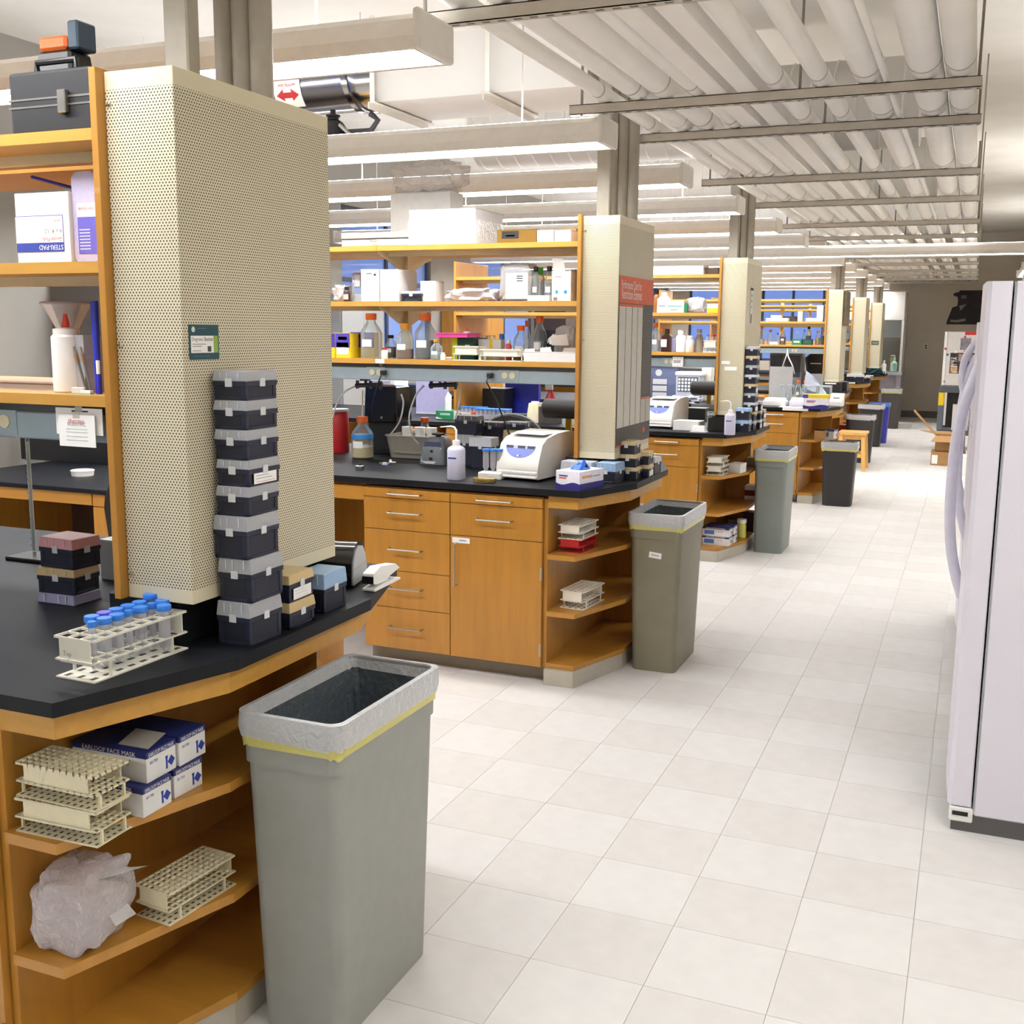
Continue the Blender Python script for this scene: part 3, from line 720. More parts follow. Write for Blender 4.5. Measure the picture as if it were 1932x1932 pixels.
def bin_(label, x, y, w, d, h, m, liner=True, rz=0., band=True, film=None, rim=None, group='waste bins', step=True, rad=.03):
    t = thing('waste_bin', label, 'bin', (x, y, 0), rz, group)
    k0, k1 = .80, .87
    S_ = lambda f, z, r=rad: rr(w * f, d * (f * .6 + .4) , r, z, 4)
    hs = h - .118
    rings = [S_(k0, 0), S_(k0 + .12, hs), S_(k0 + .12, hs)] if step else [S_(k0, 0), S_(.93, hs)]
    b = MB()
    if step: loft(b, [S_(k0, 0), S_(k0 + .12, hs), S_(.955, hs + .001), S_(.965, h - .035), S_(1, h - .034), S_(1, h), S_(.93, h), S_(.78, .03)])
    else: loft(b, [S_(k0, 0), S_(.95, h - .03), S_(1, h - .029), S_(1, h), S_(.93, h), S_(.78, .03)])
    b.build('bin_body', m, t)
    if liner:
        f = film or FILM
        b = MB(); loft(b, [rr(w * 1.0 + .004, d + .004, rad, h - .056, 6, .006, 3), rr(w + .010, d + .010, rad, h - .036, 6, .004, 4), rr(w + .006, d + .006, rad, h + .002, 6), rr(w * .93, d * .965, rad, h + .003, 6), rr(w * .90, d * .94, rad, h - .03, 6, .004, 5)], False, False)
        b.build('liner_cuff', f, t)
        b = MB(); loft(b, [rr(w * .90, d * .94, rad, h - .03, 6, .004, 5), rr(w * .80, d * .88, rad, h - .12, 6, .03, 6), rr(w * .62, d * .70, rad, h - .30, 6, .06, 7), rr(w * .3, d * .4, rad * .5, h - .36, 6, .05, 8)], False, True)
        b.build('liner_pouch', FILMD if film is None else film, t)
        if band:
            b = MB(); loft(b, [rr(w * .955 + .008, d * .973 + .008, rad, h - .078, 6, .006, 9), rr(w * .965 + .010, d * .98 + .010, rad, h - .054, 6, .005, 3)], False, False); b.build('liner_band', YELF, t)
    return t
def rows(parent, m, x0, x1, y, zs, th=.0008, name='print_line', side='y'):
    b = MB()
    for z in zs: b.box(x0, x1, y - .0003, y, z - th, z + th) if side == 'y' else b.box(y, y + .0003, x0, x1, z - th, z + th)
    o = b.build(name, m, parent); o['kind'] = 'stuff'; return o

ZB = .914
# ================================================================== teal-card bench (nearest end)
ORD = ['lowest', 'second', 'third', 'fourth', 'fifth', 'sixth', 'seventh', 'topmost']
zs = [.914, 1.014, 1.113, 1.209, 1.275, 1.334, 1.400, 1.464, 1.527]
for k in range(8):
    j = rnd.uniform(-.003, .003)
    tipbox('%s navy tip box%s in the tall stack against the teal-card column' % (ORD[k], ' with a paper tag' if k == 4 else ''), -1.4925 + j, 2.042 + j, zs[k], .087 if k > 2 else .09, .118 if k > 2 else .124, zs[k + 1] - zs[k] - .0004,
           None, R(rnd.uniform(-1.5, 1.5)), 'tip boxes by the teal-card column', k == 4, .33)
tipbox('navy tip box with beige tips under the tagged one by the black label printer', -1.493, 2.19, ZB, .085, .11, .064, LIDB, 0, 'tip boxes by the teal-card column', False, .36)
tipbox('tagged navy tip box with beige tips beside the tall stack', -1.495, 2.19, ZB + .0645, .085, .11, .066, LIDB, R(2), 'tip boxes by the teal-card column', True, .32)
tipbox('navy tip box of pale blue tips beside the white stapler', -1.503, 2.355, ZB, .085, .115, .1, LIDU, R(2), 'tip boxes by the teal-card column', False, .38)
t = thing('label_printer', 'glossy black arched label printer with light grey face on the bench corner', 'printer', (-1.62, 2.62, ZB), R(14))
arch = [(-.075, 0), (-.077, .03), (-.07, .075), (-.045, .108), (-.01, .12), (.03, .112), (.062, .08), (.075, .04), (.075, 0)]
M = Matrix(((0, 0, 1, 0), (1, 0, 0, 0), (0, 1, 0, 0), (0, 0, 0, 1)))
MB().prism(arch, -.1, .065, M, True).build('shell', mat('gloss_black', '0c0c0e', .12), t, bev=.008, seg=2)
MB().prism([(a * .86, .006 + c * .86) for a, c in arch], .065, .069, M, True).build('face_plate', GREYL, t, bev=.002)
MB().box(.069, .0696, -.055, .055, .05, .0512).build('face_seam', GREYP, t)
MB().prism([(a * 1.01, c * 1.01 + .0005) for a, c in arch[2:6]] + [(a * .96, c * .96) for a, c in arch[5:1:-1]], -.02, -.012, M).build('shell_ridge', BLACKP, t)
t = thing('stapler', 'white desk stapler lying beside the black label printer', 'stapler', (-1.487, 2.64, ZB), R(4))
pr = lambda pts, x0, x1: MB().prism(pts, x0, x1, M)
pr([(-.085, .0), (.085, .0), (.085, .006), (.05, .009), (-.03, .012), (-.085, .008)], -.018, .018).build('base', WHITE, t, bev=.002)
pr([(-.088, .022), (-.085, .05), (-.04, .062), (.06, .05), (.085, .034), (.06, .03), (.02, .024), (.0, .014), (-.06, .016)], -.016, .016).build('arm', WHITE, t, bev=.004, seg=2)
MB().box(-.0165, .0165, -.0895, -.086, .022, .042).build('nose', BLACKP, t)
MB().box(-.011, .011, .0, .06, .009, .012).build('spring_plate', GREYL, t)
# rack of blue-capped tubes on the bench corner
rx, ry = -1.628, 1.779; rz_ = R(-2)
rk0 = rack('ivory tube rack full of blue-capped tubes on the bench corner', rx, ry, ZB, .104, .276, .088, 3, 8, mat('warm_white_rack', 'e2dfcf', .45, var=.03), rz_)
tl = [(0, 7, 1), (1, 7, 1), (2, 6, 1), (0, 6, 1), (1, 6, 0), (0, 5, 1), (1, 5, 1), (0, 4, 1), (1, 4, 0), (1, 3, 1), (0, 3, 2), (0, 2, 1), (1, 2, 1), (1, 1, 0)]
for k, (i, j, big) in enumerate(tl):
    lx, ly = -.052 + .104 * (i + .5) / 3, -.138 + .276 * (j + .5) / 8
    X = rx + lx * math.cos(rz_) - ly * math.sin(rz_); Y = ry + lx * math.sin(rz_) + ly * math.cos(rz_)
    conical('blue-capped %s tube standing in the ivory rack on the bench corner' % ('slim 15 ml' if not big else 'wide 50 ml') if big != 2 else 'violet-capped wide tube in the ivory rack on the bench corner',
            X, Y, ZB + .004, .0075 if not big else .0128, .105 if k != 0 else .115, mat('violet_cap', '4a4ad0', .4) if big == 2 else BLUEC, 'tubes in the corner rack')
text('Top', INKG, rk0, (-.02, -.138 + .0026, .052), .022)
# left side of the bench, seen through the lowest bay
x0, y0 = -2.14, 2.15
tr = thing('clear_tray', 'clear upturned tip box lid under the stack of two by the maple panel', 'tray', (x0, y0, ZB))
MB().box(-.062, .062, -.05, .05, 0, .026, t=.003).build('shell', clear('lavender_lid', 'b9b8e0', .7, .3, .3), tr, bev=.002)
for fx in (-.3, .1, .3): MB().box(fx * .12 - .002, fx * .12 + .002, -.0515, -.05, .004, .024).build('rib', clear('lid_rib_plastic'), tr)
tipbox('navy tip box with beige tips in the short stack by the maple panel', x0, y0, ZB + .0265, .12, .095, .066, LIDB, R(3), None, False, .3)
tipbox('navy tip box with pink tips on top of the short stack by the maple panel', x0 + .005, y0 + .005, ZB + .093, .12, .095, .078, LIDP, R(-4), None, False, .33)
t = carton('grey plastic box behind the short tip box stack', -2.16, 2.42, ZB, .16, .10, .115, GREYP, 0, None, 'plastic_box', 'box')
t = thing('purple_tray', 'purple tray of pink scraps beside the maple panel foot', 'tray', (-1.93, 2.22, ZB))
MB().box(-.05, .05, -.035, .035, 0, .035).build('tray', mat('dark_purple', '35285a', .5), t, bev=.003)
for k in range(9): MB().cbox((rnd.uniform(-.04, .04), rnd.uniform(-.025, .025), .04), (.016, .012, .008), Matrix.Rotation(k, 4, 'Z')).build('scrap', [mat('pink_scrap', 'e3b8d2', .6), mat('coral_scrap', 'e0685a', .6), WHITE][k % 3], t)
t = thing('ring_stand', 'steel ring stand rod with a glass burette on the bench', 'stand', (-2.62, 2.5, ZB))
MB().box(-.07, .07, -.05, .05, 0, .012).build('foot', BLACKP, t, bev=.003)
MB().tube([(0, 0, .01), (0, 0, .36)], .005, 8).build('rod', NICKEL, t)
MB().tube([(.02, -.02, .03), (.02, -.02, .40)], .006, 8).build('burette', GLASS, t)
rows(t, INK, .014, .020, -.027, [.05 + .02 * k for k in range(17)])
# first shelf bay: top shelf
Ys = Y1
x, z, w_, h_ = fit(10, 167, 240, 128, Ys, SZ[0])
t = thing('tool_case', 'black tool case with silver trim and latch on the top shelf', 'case', (x, Ys + .13, z), 0)
MB().box(-w_ / 2, w_ / 2, -.12, .12, 0, h_).build('body', mat('black_case', '101116', .5), t, bev=.008, seg=2)
for f in (.44, .56): MB().box(-w_ / 2 - .001, w_ / 2 + .001, -.1215, .1215, h_ * f - .002, h_ * f + .002).build('trim', NICKEL, t)
MB().box(.03, .053, -.132, -.12, h_ * .3, h_ * .66).build('latch', NICKEL, t, bev=.002)
MB().tube([(-.05, -.1, h_), (-.05, -.1, h_ + .02), (.06, -.1, h_ + .02), (.06, -.1, h_)], .007, 8).build('handle', BLACKP, t)
t = thing('power_tool', 'black and orange power tool standing on the black tool case', 'tool', (x - .02, Ys + .12, z + h_ + .0005))
MB().box(-.09, .015, -.04, .04, 0, .06, t=.006).build('body', BLACKP, t, bev=.006)
MB().box(-.08, .0, -.035, .035, .06, .09).build('top_cover', ORANGE, t, bev=.006)
MB().box(.0, .03, -.03, .03, .06, .12).build('grip', mat('slate_blue', '3b4c5e', .5), t, bev=.004)
# middle shelf
x, z, w_, h_ = fit(30, 131, 482, 363, Ys + .03, SZ[1])
t = thing('gauze_box', 'white gauze pad carton standing upside down on the middle shelf', 'box', (x, Ys + .08, z))
MB().box(-w_ / 2, w_ / 2, -.05, .05, 0, h_).build('body', CARTW, t, bev=.001)
f = MB().box(-w_ / 2, w_ / 2 - .018, -.0508, -.05, h_ * .17, h_ * .68).build('label_frame', INKB, t)
MB().box(-w_ / 2, w_ / 2 - .019, -.0512, -.0508, h_ * .30, h_ * .67).build('label_field', PAPER, t)
text('STERI-PAD', PAPER, t, (w_ / 2 - .055, -.0514, h_ * .235), .07, (-90, 0, 180))
text('Gauze Pads', INKR, t, (w_ / 2 - .05, -.0518, h_ * .345), .058, (-90, 0, 180))
text('4 x 4  12', INKG, t, (w_ / 2 - .046, -.0518, h_ * .46), .05, (-90, 0, 180))
text('sterile', INKR, t, (w_ / 2 - .032, -.0518, h_ * .60), .02, (-90, 0, 180))
x, z, w_, h_ = fit(131, 176, 482, 322, Ys + .03, SZ[1])
t = thing('bandage_box', 'clear plastic bandage box with purple label beside the maple panel', 'box', (x, Ys + .075, z))
b = MB(); loft(b, [[(px, -.035, pz + h_ / 2) for px, pz in rrect(w_, h_, .018, 5)], [(px, .035, pz + h_ / 2) for px, pz in rrect(w_, h_, .018, 5)]][::-1]); b.build('case', clear('lavender_case', 'cfc6e2', .8, .25, .4), t)
MB().box(-w_ * .3, w_ * .5, -.0362, -.0355, h_ * .11, h_ * .51).build('purple_label', mat('violet_label', '6a60bc', .5), t)
MB().box(-w_ * .3, w_ * .5, -.0362, -.0355, h_ * .51, h_ * .66).build('white_label', PAPER, t)
text('BAND-AID', INKR, t, (w_ * .1, -.0366, h_ * .60), w_ * .66)
rows(t, PAPER, -w_ * .24, w_ * .2, -.0362, [h_ * (.16 + .035 * k) for k in range(7)], .0009)
tag(MB().tube([at(60, 334, Y=Ys + .16), at(150, 358, Y=Ys + .17)], .004, 8).build('blue_ruler_rod', BLUED), 'blue rod lying behind the gauze carton', 'rod')
# lowest shelf
x, z, w_, h_ = fit(80, 124, 738, 590, Ys + .02, SZ[2])
t = thing('glue_bottle', 'white glue bottle with red nozzle on the lowest shelf', 'bottle', (x, Ys + .06, z))
r_ = w_ / 2
MB().lathe([(r_ * .92, 0), (r_, .003), (r_, h_ * .70), (r_ * .86, h_ * .73), (r_ * .86, h_ * .80), (r_ * .4, h_ * .82)], 20).build('body', WHITE, t)
MB().lathe([(r_ * .28, 0), (r_ * .26, h_ * .04), (r_ * .12, h_ * .17), (0, h_ * .17)], 12, (0, 0, h_ * .82)).build('nozzle', mat('red_nozzle', 'd8452f', .4), t)
p = at(78, 600, Y=Ys + .05)
t = thing('funnel', 'clear plastic funnel standing behind the glue bottle', 'funnel', (p.x - .03, Ys + .16, SZ[2]))
MB().lathe([(.012, 0), (.014, .12), (.055, .20), (.058, .205), (.056, .2), (.013, .118)], 18).build('cone', PLASC, t)
MB().lathe([(.057, .200), (.062, .203), (.058, .207)], 18).build('rim', PLASC, t)
x, z, w_, h_ = fit(124, 160, 738, 632, Ys + .05, SZ[2])
x += .007
t = thing('brush_caddy', 'clear caddy holding brushes and a green card on the lowest shelf', 'caddy', (x, Ys + .08, z), R(-8))
for a in ((-w_ / 2, w_ / 2, -.03, -.0285), (-w_ / 2, w_ / 2, .0285, .03), (-w_ / 2, -w_ / 2 + .0015, -.03, .03), (w_ / 2 - .0015, w_ / 2, -.03, .03)): MB().box(*a, 0, h_).build('wall', PLASC, t)
MB().box(-w_ / 2, w_ / 2, -.03, .03, 0, .0015).build('floor_plate', PLASC, t)
MB().box(-w_ * .28, w_ * .4, -.02, -.018, .004, h_ * .68).build('green_card', GREEN, t)
for k in range(2):
    e = Vector((w_ * (.45 + .25 * k) , -.036, .01)); s_ = Vector((-w_ * (.1 - .35 * k), -.034, h_ * .8))
    tt = thing('paint_brush', 'worn %s brush leaning in the clear caddy' % ('grey bristle', 'tan bristle')[k], 'brush', (x, Ys + .08, z))
    MB().tube([e, e * .35 + s_ * .65], .0028, 8).build('handle', mat('grey_handle', '6d675f', .5), tt)
    MB().tube([e * .35 + s_ * .65, e * .2 + s_ * .8], [.0034, .004], 8).build('ferrule', mat('copper_ferrule', 'a5764a', .35, metal=.6), tt)
    MB().tube([e * .2 + s_ * .8, s_], [.0045, .002], 8).build('bristles', mat('bristle', '8d7b68', .8), tt)
x, z, w_, h_ = fit(170, 184, 715, 585, Ys + .03, SZ[2])
for k, (lab, m_, xx, yy, hh) in enumerate((('thick blue marker pen standing beside the maple panel', BLUED, x - .002, Ys + .04, h_ + .02), ('slim blue pen leaning at the foot of the maple panel', mat('violet_blue', '3030d8', .4), x + .009, Ys + .03, .075))):
    t = thing('marker_pen', lab, 'pen', (xx, yy, SZ[2])); r_ = .008 - .004 * k
    MB().lathe([(r_ * .9, 0), (r_, .003), (r_, hh * .6)], 12).build('barrel', m_, t)
    MB().lathe([(r_ * 1.12, hh * .6), (r_ * 1.12, hh * .98), (r_, hh), (0, hh)], 12).build('cap', m_ if k == 0 else WHITE, t)
for k, (pa, lab) in enumerate((((150, 728), 'white eraser block leaning against the caddy foot'), ((166, 733), 'white eraser with green edge lying on the lowest shelf'))):
    p = at(*pa, Y=Ys + .015)
    t = thing('eraser', lab, 'eraser', (p.x, Ys + .012, SZ[2]), R(20 - 18 * k)); MB().box(-.014, .014, -.006, .006, 0, .009 + .006 * (1 - k)).build('rubber', WHITE, t, bev=.001); MB().box(-.0145, .0145, -.0065, .0065, 0, .003).build('sleeve', mat('mint', '9ac2b4', .6), t)
# papers taped to the raceway
for k, (a, b, c, d, lab) in enumerate(((109, 195, 770, 820, 'white note sheet with handwriting taped behind the red-lettered one'), (117, 186, 782, 842, 'white sheet with red lettering taped to the shelf raceway'))):
    x, z, w_, h_ = fit(a, b, d, c, Ys - .005)
    t = thing('taped_note', lab, 'paper', (x, Ys - .008 - .006 * k, z), R(1 - 2 * k))
    MB().box(-w_ / 2, w_ / 2, -.0006, .0006, 0, h_).build('sheet', PAPER, t)
    if k: text('thermo', INKR, t, (.0, -.0012, h_ * .80), w_ * .45); text('SCIENTIFIC', INKG, t, (.0, -.0012, h_ * .70), w_ * .5); rows(t, INKG, -w_ * .3, w_ * .3, -.0006, [h_ * f for f in (.2, .32, .45, .55)], .0003)
    else: rows(t, INK, -w_ * .15, w_ * .2, -.0006, [h_ * .9, h_ * .87], .0008)
    MB().box(-.01, .01, -.0010, -.0004, h_ - .008, h_ + .004).build('tape', clear('tape_film', 'e8e4d8', .5, .2, .3), t)
# card on the column side
Xc = -1.5435
a = at(355, 612, X=Xc); b = at(411, 612, X=Xc); c = at(357, 679, X=Xc)
t = thing('product_card', 'dark teal product card stuck on the side of the nearest column', 'card', (Xc + .0006, (a.y + b.y) / 2, c.z))
w2, h2 = (b.y - a.y) / 2, a.z - c.z
MB().box(0, .0006, -w2, w2, 0, h2).build('sheet', TEAL, t)
MB().box(.0006, .0009, -w2 * .9, w2 * .92, h2 * .19, h2 * .68).build('white_panel', PAPER, t)
MB().box(.0009, .0011, w2 * .62, w2 * .92, h2 * .19, h2 * .68).build('green_strip', mat('leaf_green', '8fae4a', .6), t)
text('Degrees', INKG, t, (.0012, -w2 * .48, h2 * .58), w2 * .72, (90, 0, 90)); text('Better', INK, t, (.0012, w2 * .3, h2 * .58), w2 * .6, (90, 0, 90))
for f, u in ((.44, .1), (.38, -.2), (.25, -.25)): MB().box(.0009, .0011, -w2 * .82, w2 * u, h2 * f - .0007, h2 * f + .0007).build('print_line', INKG, t)
MB().box(.0009, .0011, w2 * .2, w2 * .45, h2 * .22, h2 * .38).build('print_icon', mat('slate_ink', '4a4f50', .6), t)
MB().lathe([(0, 0), (.006, 0), (.006, .0003), (0, .0003)], 14, (0, 0, 0), Matrix.Translation((.0007, -w2 * .72, h2 * .86)) @ Matrix.Rotation(R(90), 4, 'Y')).build('emblem', mat('pale_emblem', 'c9d4c8', .6), t)
MB().box(.0007, .001, -w2 * .45, w2 * .2, h2 * .88, h2 * .9).build('print_line', mat('blue_grey_ink', '5d7a86', .6), t)
MB().box(.0007, .001, -w2 * .8, w2 * .35, h2 * .085, h2 * .10).build('print_line', mat('blue_grey_ink'), t)
# ---- shelves under the bench end
def maskbox(label, x, y, z, w, d, h, rz=0., openflap=False):
    t = thing('face_mask_box', label, 'box', (x, y, z), rz, 'face mask boxes')
    MB().box(-w / 2, w / 2, -d / 2, d / 2, 0, h).build('body', CARTW, t, bev=.001)
    MB().box(-w / 2 - .0003, w / 2 + .0003, -d / 2 - .0003, d / 2 + .0003, h * .80, h + .0003).build('blue_band', mat('mask_box_blue', '27306e', .6), t)
    MB().box(-w * .42, -w * .05, -d / 2 - .0005, -d / 2, h * .2, h * .68).build('print_patch', mat('mask_blue_patch', '4a76b8', .6), t)
    text('EARLOOP FACE MASK', PAPER, t, (0, -d / 2 - .0008, h * .885), w * .72)
    text('EARLOOP FACE MASK', PAPER, t, (w / 2 + .0008, 0, h * .885), d * .86, (90, 0, 90), 1.5)
    text('BS-700', INKG, t, (w * .18, -d / 2 - .0006, h * .55), w * .17); text('BS-700', INKB, t, (w / 2 + .0006, -d * .26, h * .62), d * .26, (90, 0, 90))
    MB().prism([(0, -.012), (.012, 0), (0, .012), (-.012, 0)], 0, .0004, Matrix.Translation((w / 2 + .0002, d * .33, h * .36)) @ Matrix(((0, 0, 1, 0), (1, 0, 0, 0), (0, 1, 0, 0), (0, 0, 0, 1)))).build('emblem', INKB, t)
    MB().box(w / 2 + .0002, w / 2 + .0006, d * .14, d * .2, h * .15, h * .52).build('figure_print', INKB, t)
    MB().box(w / 2 + .0002, w / 2 + .0006, d * .13, d * .21, h * .50, h * .58).build('figure_head', INKB, t)
    if openflap:
        MB().add([(w * .05, -d * .3, h + .001), (w * .45, -d * .3, h + .001), (w * .45, d * .3, h + .016), (w * .05, d * .3, h + .016), (w * .05, -d * .3, h + .002), (w * .45, -d * .3, h + .002), (w * .45, d * .3, h + .017), (w * .05, d * .3, h + .017)],
                 [(3, 2, 1, 0), (4, 5, 6, 7), (0, 1, 5, 4), (1, 2, 6, 5), (2, 3, 7, 6), (3, 0, 4, 7)]).build('top_flap', mat('grey_flap', 'a9a49a', .7), t)
    return t
Z1, Z2, Z3 = .6122, .3452, .0992
maskbox('face mask box at the front of the upper open shelf, under the opened one', -1.625, 1.745, Z1, .195, .088, .064, 0)
maskbox('opened face mask box resting on another at the upper open shelf front', -1.634, 1.77, Z1 + .0645, .195, .095, .067, R(1.5), True)
maskbox('lower rear face mask box on the upper open shelf of the teal-card bench', -1.628, 1.852, Z1, .195, .09, .064, R(-2))
maskbox('upper rear face mask box on the upper open shelf of the teal-card bench', -1.632, 1.87, Z1 + .0645, .195, .09, .067, R(1))
rk = rack('lower ivory test tube rack lying in front of the face mask boxes', -1.622, 1.605, Z1, .205, .10, .072, 12, 6, None, R(2), 'ivory test tube racks')
rack('upper ivory test tube rack stacked in front of the face mask boxes', -1.622, 1.610, Z1 + .0725, .205, .10, .072, 12, 6, None, R(0), 'ivory test tube racks')
rack('single ivory test tube rack on the lower open shelf beside the plastic bags', -1.556, 1.86, Z2, .098, .21, .074, 6, 12, None, R(-5), 'ivory test tube racks')
def folds(t, w, d, h):
    MB().add([(w * .3, -d * .2, h * .9), (w * .75, d * .05, h * 1.0), (w * .8, d * .25, h * .92), (w * .3, d * .2, h * .85)], [(0, 1, 2, 3)]).build('loose_end', FILM, t)
    MB().add([(w * .35, -d * .1, h * .55), (w * .62, -d * .2, h * .35), (w * .66, d * .15, h * .3), (w * .4, d * .2, h * .5)], [(0, 1, 2, 3)]).build('loose_flap', FILM, t)
bag('crumpled clear plastic bag pile on the lower open shelf', -1.655, 1.650, Z2, .16, .19, .165, clear('pinkish_bag_film', 'ece4e6', .42, .05, 1.1, .7), 5, .12, R(10), extra=folds)
# bin
bin_('grey slim waste bin with clear liner beside the teal-card bench', -1.335, 2.185, .267, .49, .775, BINGREY)

# ================================================================== chart-poster bench
Y2 = yb(1)
def s2(k): return SZ[k]
# top shelf
def fc(label, xl, xr, yb_, yt, dy, k, d, m, Yb=Y2, **kw):
    x, z, w_, h_ = fit(xl, xr, yb_, yt, Yb + dy, SZ[k]); return carton(label, x, Yb + dy + d / 2, z, w_, d, max(h_, .006), m, **kw)
x, z, w_, h_ = fit(642, 770, 462, 438, Y2 + .0, SZ[0])
t = thing('instrument_case', 'flat grey instrument case with handle on the top shelf', 'case', (x, Y2 + .12, z))
MB().box(-w_ / 2, w_ / 2, -.11, .11, 0, h_ * .52).build('base', GREYP, t, bev=.004)
MB().box(-w_ / 2 - .002, w_ / 2 + .002, -.112, .112, h_ * .56, h_).build('lid', GREYL, t, bev=.005)
MB().box(-w_ / 2 + .003, w_ / 2 - .003, -.108, .108, h_ * .5, h_ * .57).build('seam', INK, t)
MB().tube([(-.02, -.11, h_ * .5), (-.016, -.122, h_ * .35), (.016, -.122, h_ * .35), (.02, -.11, h_ * .5)], .0025, 6).build('handle', NICKEL, t)
def wrap(t, w, d, h):
    pass
x, z, w_, h_ = fit(772, 897, 460, 394, Y2 + .0, SZ[0])
t = carton('large white carton wrapped in clear film on the top shelf', x, Y2 + .17, z, w_, .34, h_, mat('greyish_carton', 'aeacae', .6))
MB().box(-w_ / 2 - .003, w_ / 2 + .003, -.173, .173, -.0, h_ * .7).build('film_wrap', FILM, t)
x, z, w_, h_ = fit(725, 868, 400, 300, Y2 + .40, SZ[0])
hb_ = at(800, 362, Y=Y2 + .42).z - SZ[0]
carton('tall pale carton behind the film-wrapped one on the top shelf', x - .02, Y2 + .50, SZ[0], w_ * .8, .16, hb_, mat('pale_carton', 'bdbbb8', .6))
bag('clear plastic bag billowing on top of the tall pale carton', x, Y2 + .50, SZ[0] + hb_ + .001, w_ * .95, .17, h_ - hb_ - .002, clear('airy_film', 'f6f4f2', .34, .1, .6, .5), 8, .3, pw=.8)
fc('gold cigar-style tin with black oval label on the top shelf', 938, 1012, 457, 433, .02, 0, .15, mat('gold_tin', '8a6a30', .35, metal=.5), decals=((.12, .55, .35, .9, INK, 'oval_label'), (.22, .45, .5, .62, mat('gold_print', 'c9b06a', .5), 'gold_print')), name='tin_box')
fc('small white carton on the top shelf beside the gold tin', 1013, 1044, 457, 434, .02, 0, .14, CARTW)
fc('small white carton on the top shelf beside the maple panel', 1046, 1077, 457, 434, .02, 0, .14, CARTW)
fc('brown carton tucked behind the two small white cartons', 1062, 1087, 457, 431, .17, 0, .1, KRAFT)
# middle shelf
bag('crumpled white plastic wrap at the column end of the middle shelf', fit(628, 655, 563, 530, Y2 + .05)[0], Y2 + .09, SZ[1], .085, .1, .085, BAGF, 21)
def jr(label, xl, xr, yb_, yt, dy, k, m=None, cap=None, tagm=None, Yb=Y2, **kw):
    x, z, w_, h_ = fit(xl, xr, yb_, yt, Yb + dy, SZ[k]); return jar(label, x, Yb + dy + w_ / 2, z, w_ / 2, h_, m, cap, tagm, **kw)
def bt(label, xl, xr, yb_, yt, dy, k, cap=None, liq=None, level=.4, Yb=Y2, **kw):
    x, z, w_, h_ = fit(xl, xr, yb_, yt, Yb + dy, SZ[k]); return bottle(label, x, Yb + dy + w_ / 2, z, w_ / 2, h_, cap, liq, level, **kw)
jr('tiny vial with black cap and red label on the middle shelf', 645, 657, 563, 541, .0, 1, BROWNG, BLACKP, mat('pink_label', 'e8b4b0', .6))
x, z, w_, h_ = fit(655, 680, 563, 514, Y2 + .04, SZ[1])
t = thing('foil_bottle', 'bottle with a crumpled foil hood on the middle shelf', 'bottle', (x, Y2 + .08, z))
MB().lathe([(.028, 0), (.03, .004), (.03, h_ * .5), (.02, h_ * .6)], 16).build('glass', GLASS, t)
q = random.Random(4); MB().lathe([(.034, h_ * .52), (.032, h_ * .6), (.03, h_ * .75), (.033, h_ * .92), (.02, h_), (0, h_ * .99)], 9, smooth=False).build('foil_hood', FOIL, t)
fc('white carton with a small logo on the middle shelf, first of two', 681, 715, 563, 508, .0, 1, .2, CARTW, decals=((.3, .6, .86, .88, INK, 'print_line'), (.72, .84, .8, .86, INK, 'logo_dot')))
fc('plain white carton on the middle shelf, second of two', 717, 752, 563, 508, .0, 1, .2, CARTW)
fc('small white carton beside the crumpled bags on the middle shelf', 793, 822, 563, 530, .03, 1, .1, CARTW)
x, z, w_, h_ = fit(756, 793, 564, 549, Y2 + .0, SZ[1]); tipbox('flat navy tip box on the middle shelf between white cartons', x, Y2 + .05, z, w_, .09, h_, None, 0, None, False, .25)
x = fit(830, 940, 563, 538, Y2)[0]; bag('crumpled clear plastic bags lying along the middle shelf', x, Y2 + .08, SZ[1], .27, .14, .062, BAGF, 33, .2)
x, z, w_, h_ = fit(941, 1000, 564, 500, Y2 + .03, SZ[1])
t = bag('clear plastic bag holding a white labelled pack on the middle shelf', x, Y2 + .09, z, w_, .12, h_ * 1.05, clear('cloudy_pack_film', 'dcdcdc', .5, .12, .6), 40, .06, pw=.3)
MB().box(-w_ * .25, w_ * .45, -.071, -.066, .012, h_ * .78).build('label_card', PAPER, t)
for f in (.55, .62, .68): MB().box(w_ * .1, w_ * .3, -.0716, -.071, h_ * f, h_ * f + .004).build('barcode', INK, t)
bt('clear bottle with black cap beside the labelled pack', 1000, 1016, 562, 503, .04, 1, BLACKP, None)
bt('clear bottle with black cap beside the bandage-style white carton', 1024, 1042, 562, 502, .06, 1, BLACKP, WATER, .3)
jr('small clear jar with bright green cap behind the black-capped bottles', 1005, 1024, 560, 504, .16, 1, PLASC, GREENB)
fc('small white tray carton on the middle shelf edge', 995, 1036, 566, 557, -.01, 1, .06, CARTW)
x, z, w_, h_ = fit(1041, 1077, 565, 511, Y2 + .01, SZ[1])
t = carton('white carton with blue drop logo, torn open, by the maple panel', x, Y2 + .07, z, w_, .12, h_, CARTW, decals=((.2, .32, .25, .36, mat('sky_blue', '2a8ad8', .5), 'drop_logo'), (.65, .8, .25, .36, mat('sky_blue'), 'drop_logo'), (.15, .5, .8, .82, INKG, 'print_line'), (.1, .3, .03, .13, INKG, 'barcode')))
MB().add([(-w_ * .45, -.05, h_), (w_ * .15, -.05, h_), (w_ * .1, -.06, h_ + .055), (-w_ * .5, -.06, h_ + .06)], [(0, 1, 2, 3), (3, 2, 1, 0)][:1]).build('torn_flap', mat('flap_grey', 'cfcac4', .7), t)
bag('clear bag with orange corner behind the torn white carton', x + .03, Y2 + .18, z, .1, .08, .15, FILM, 44, .14)
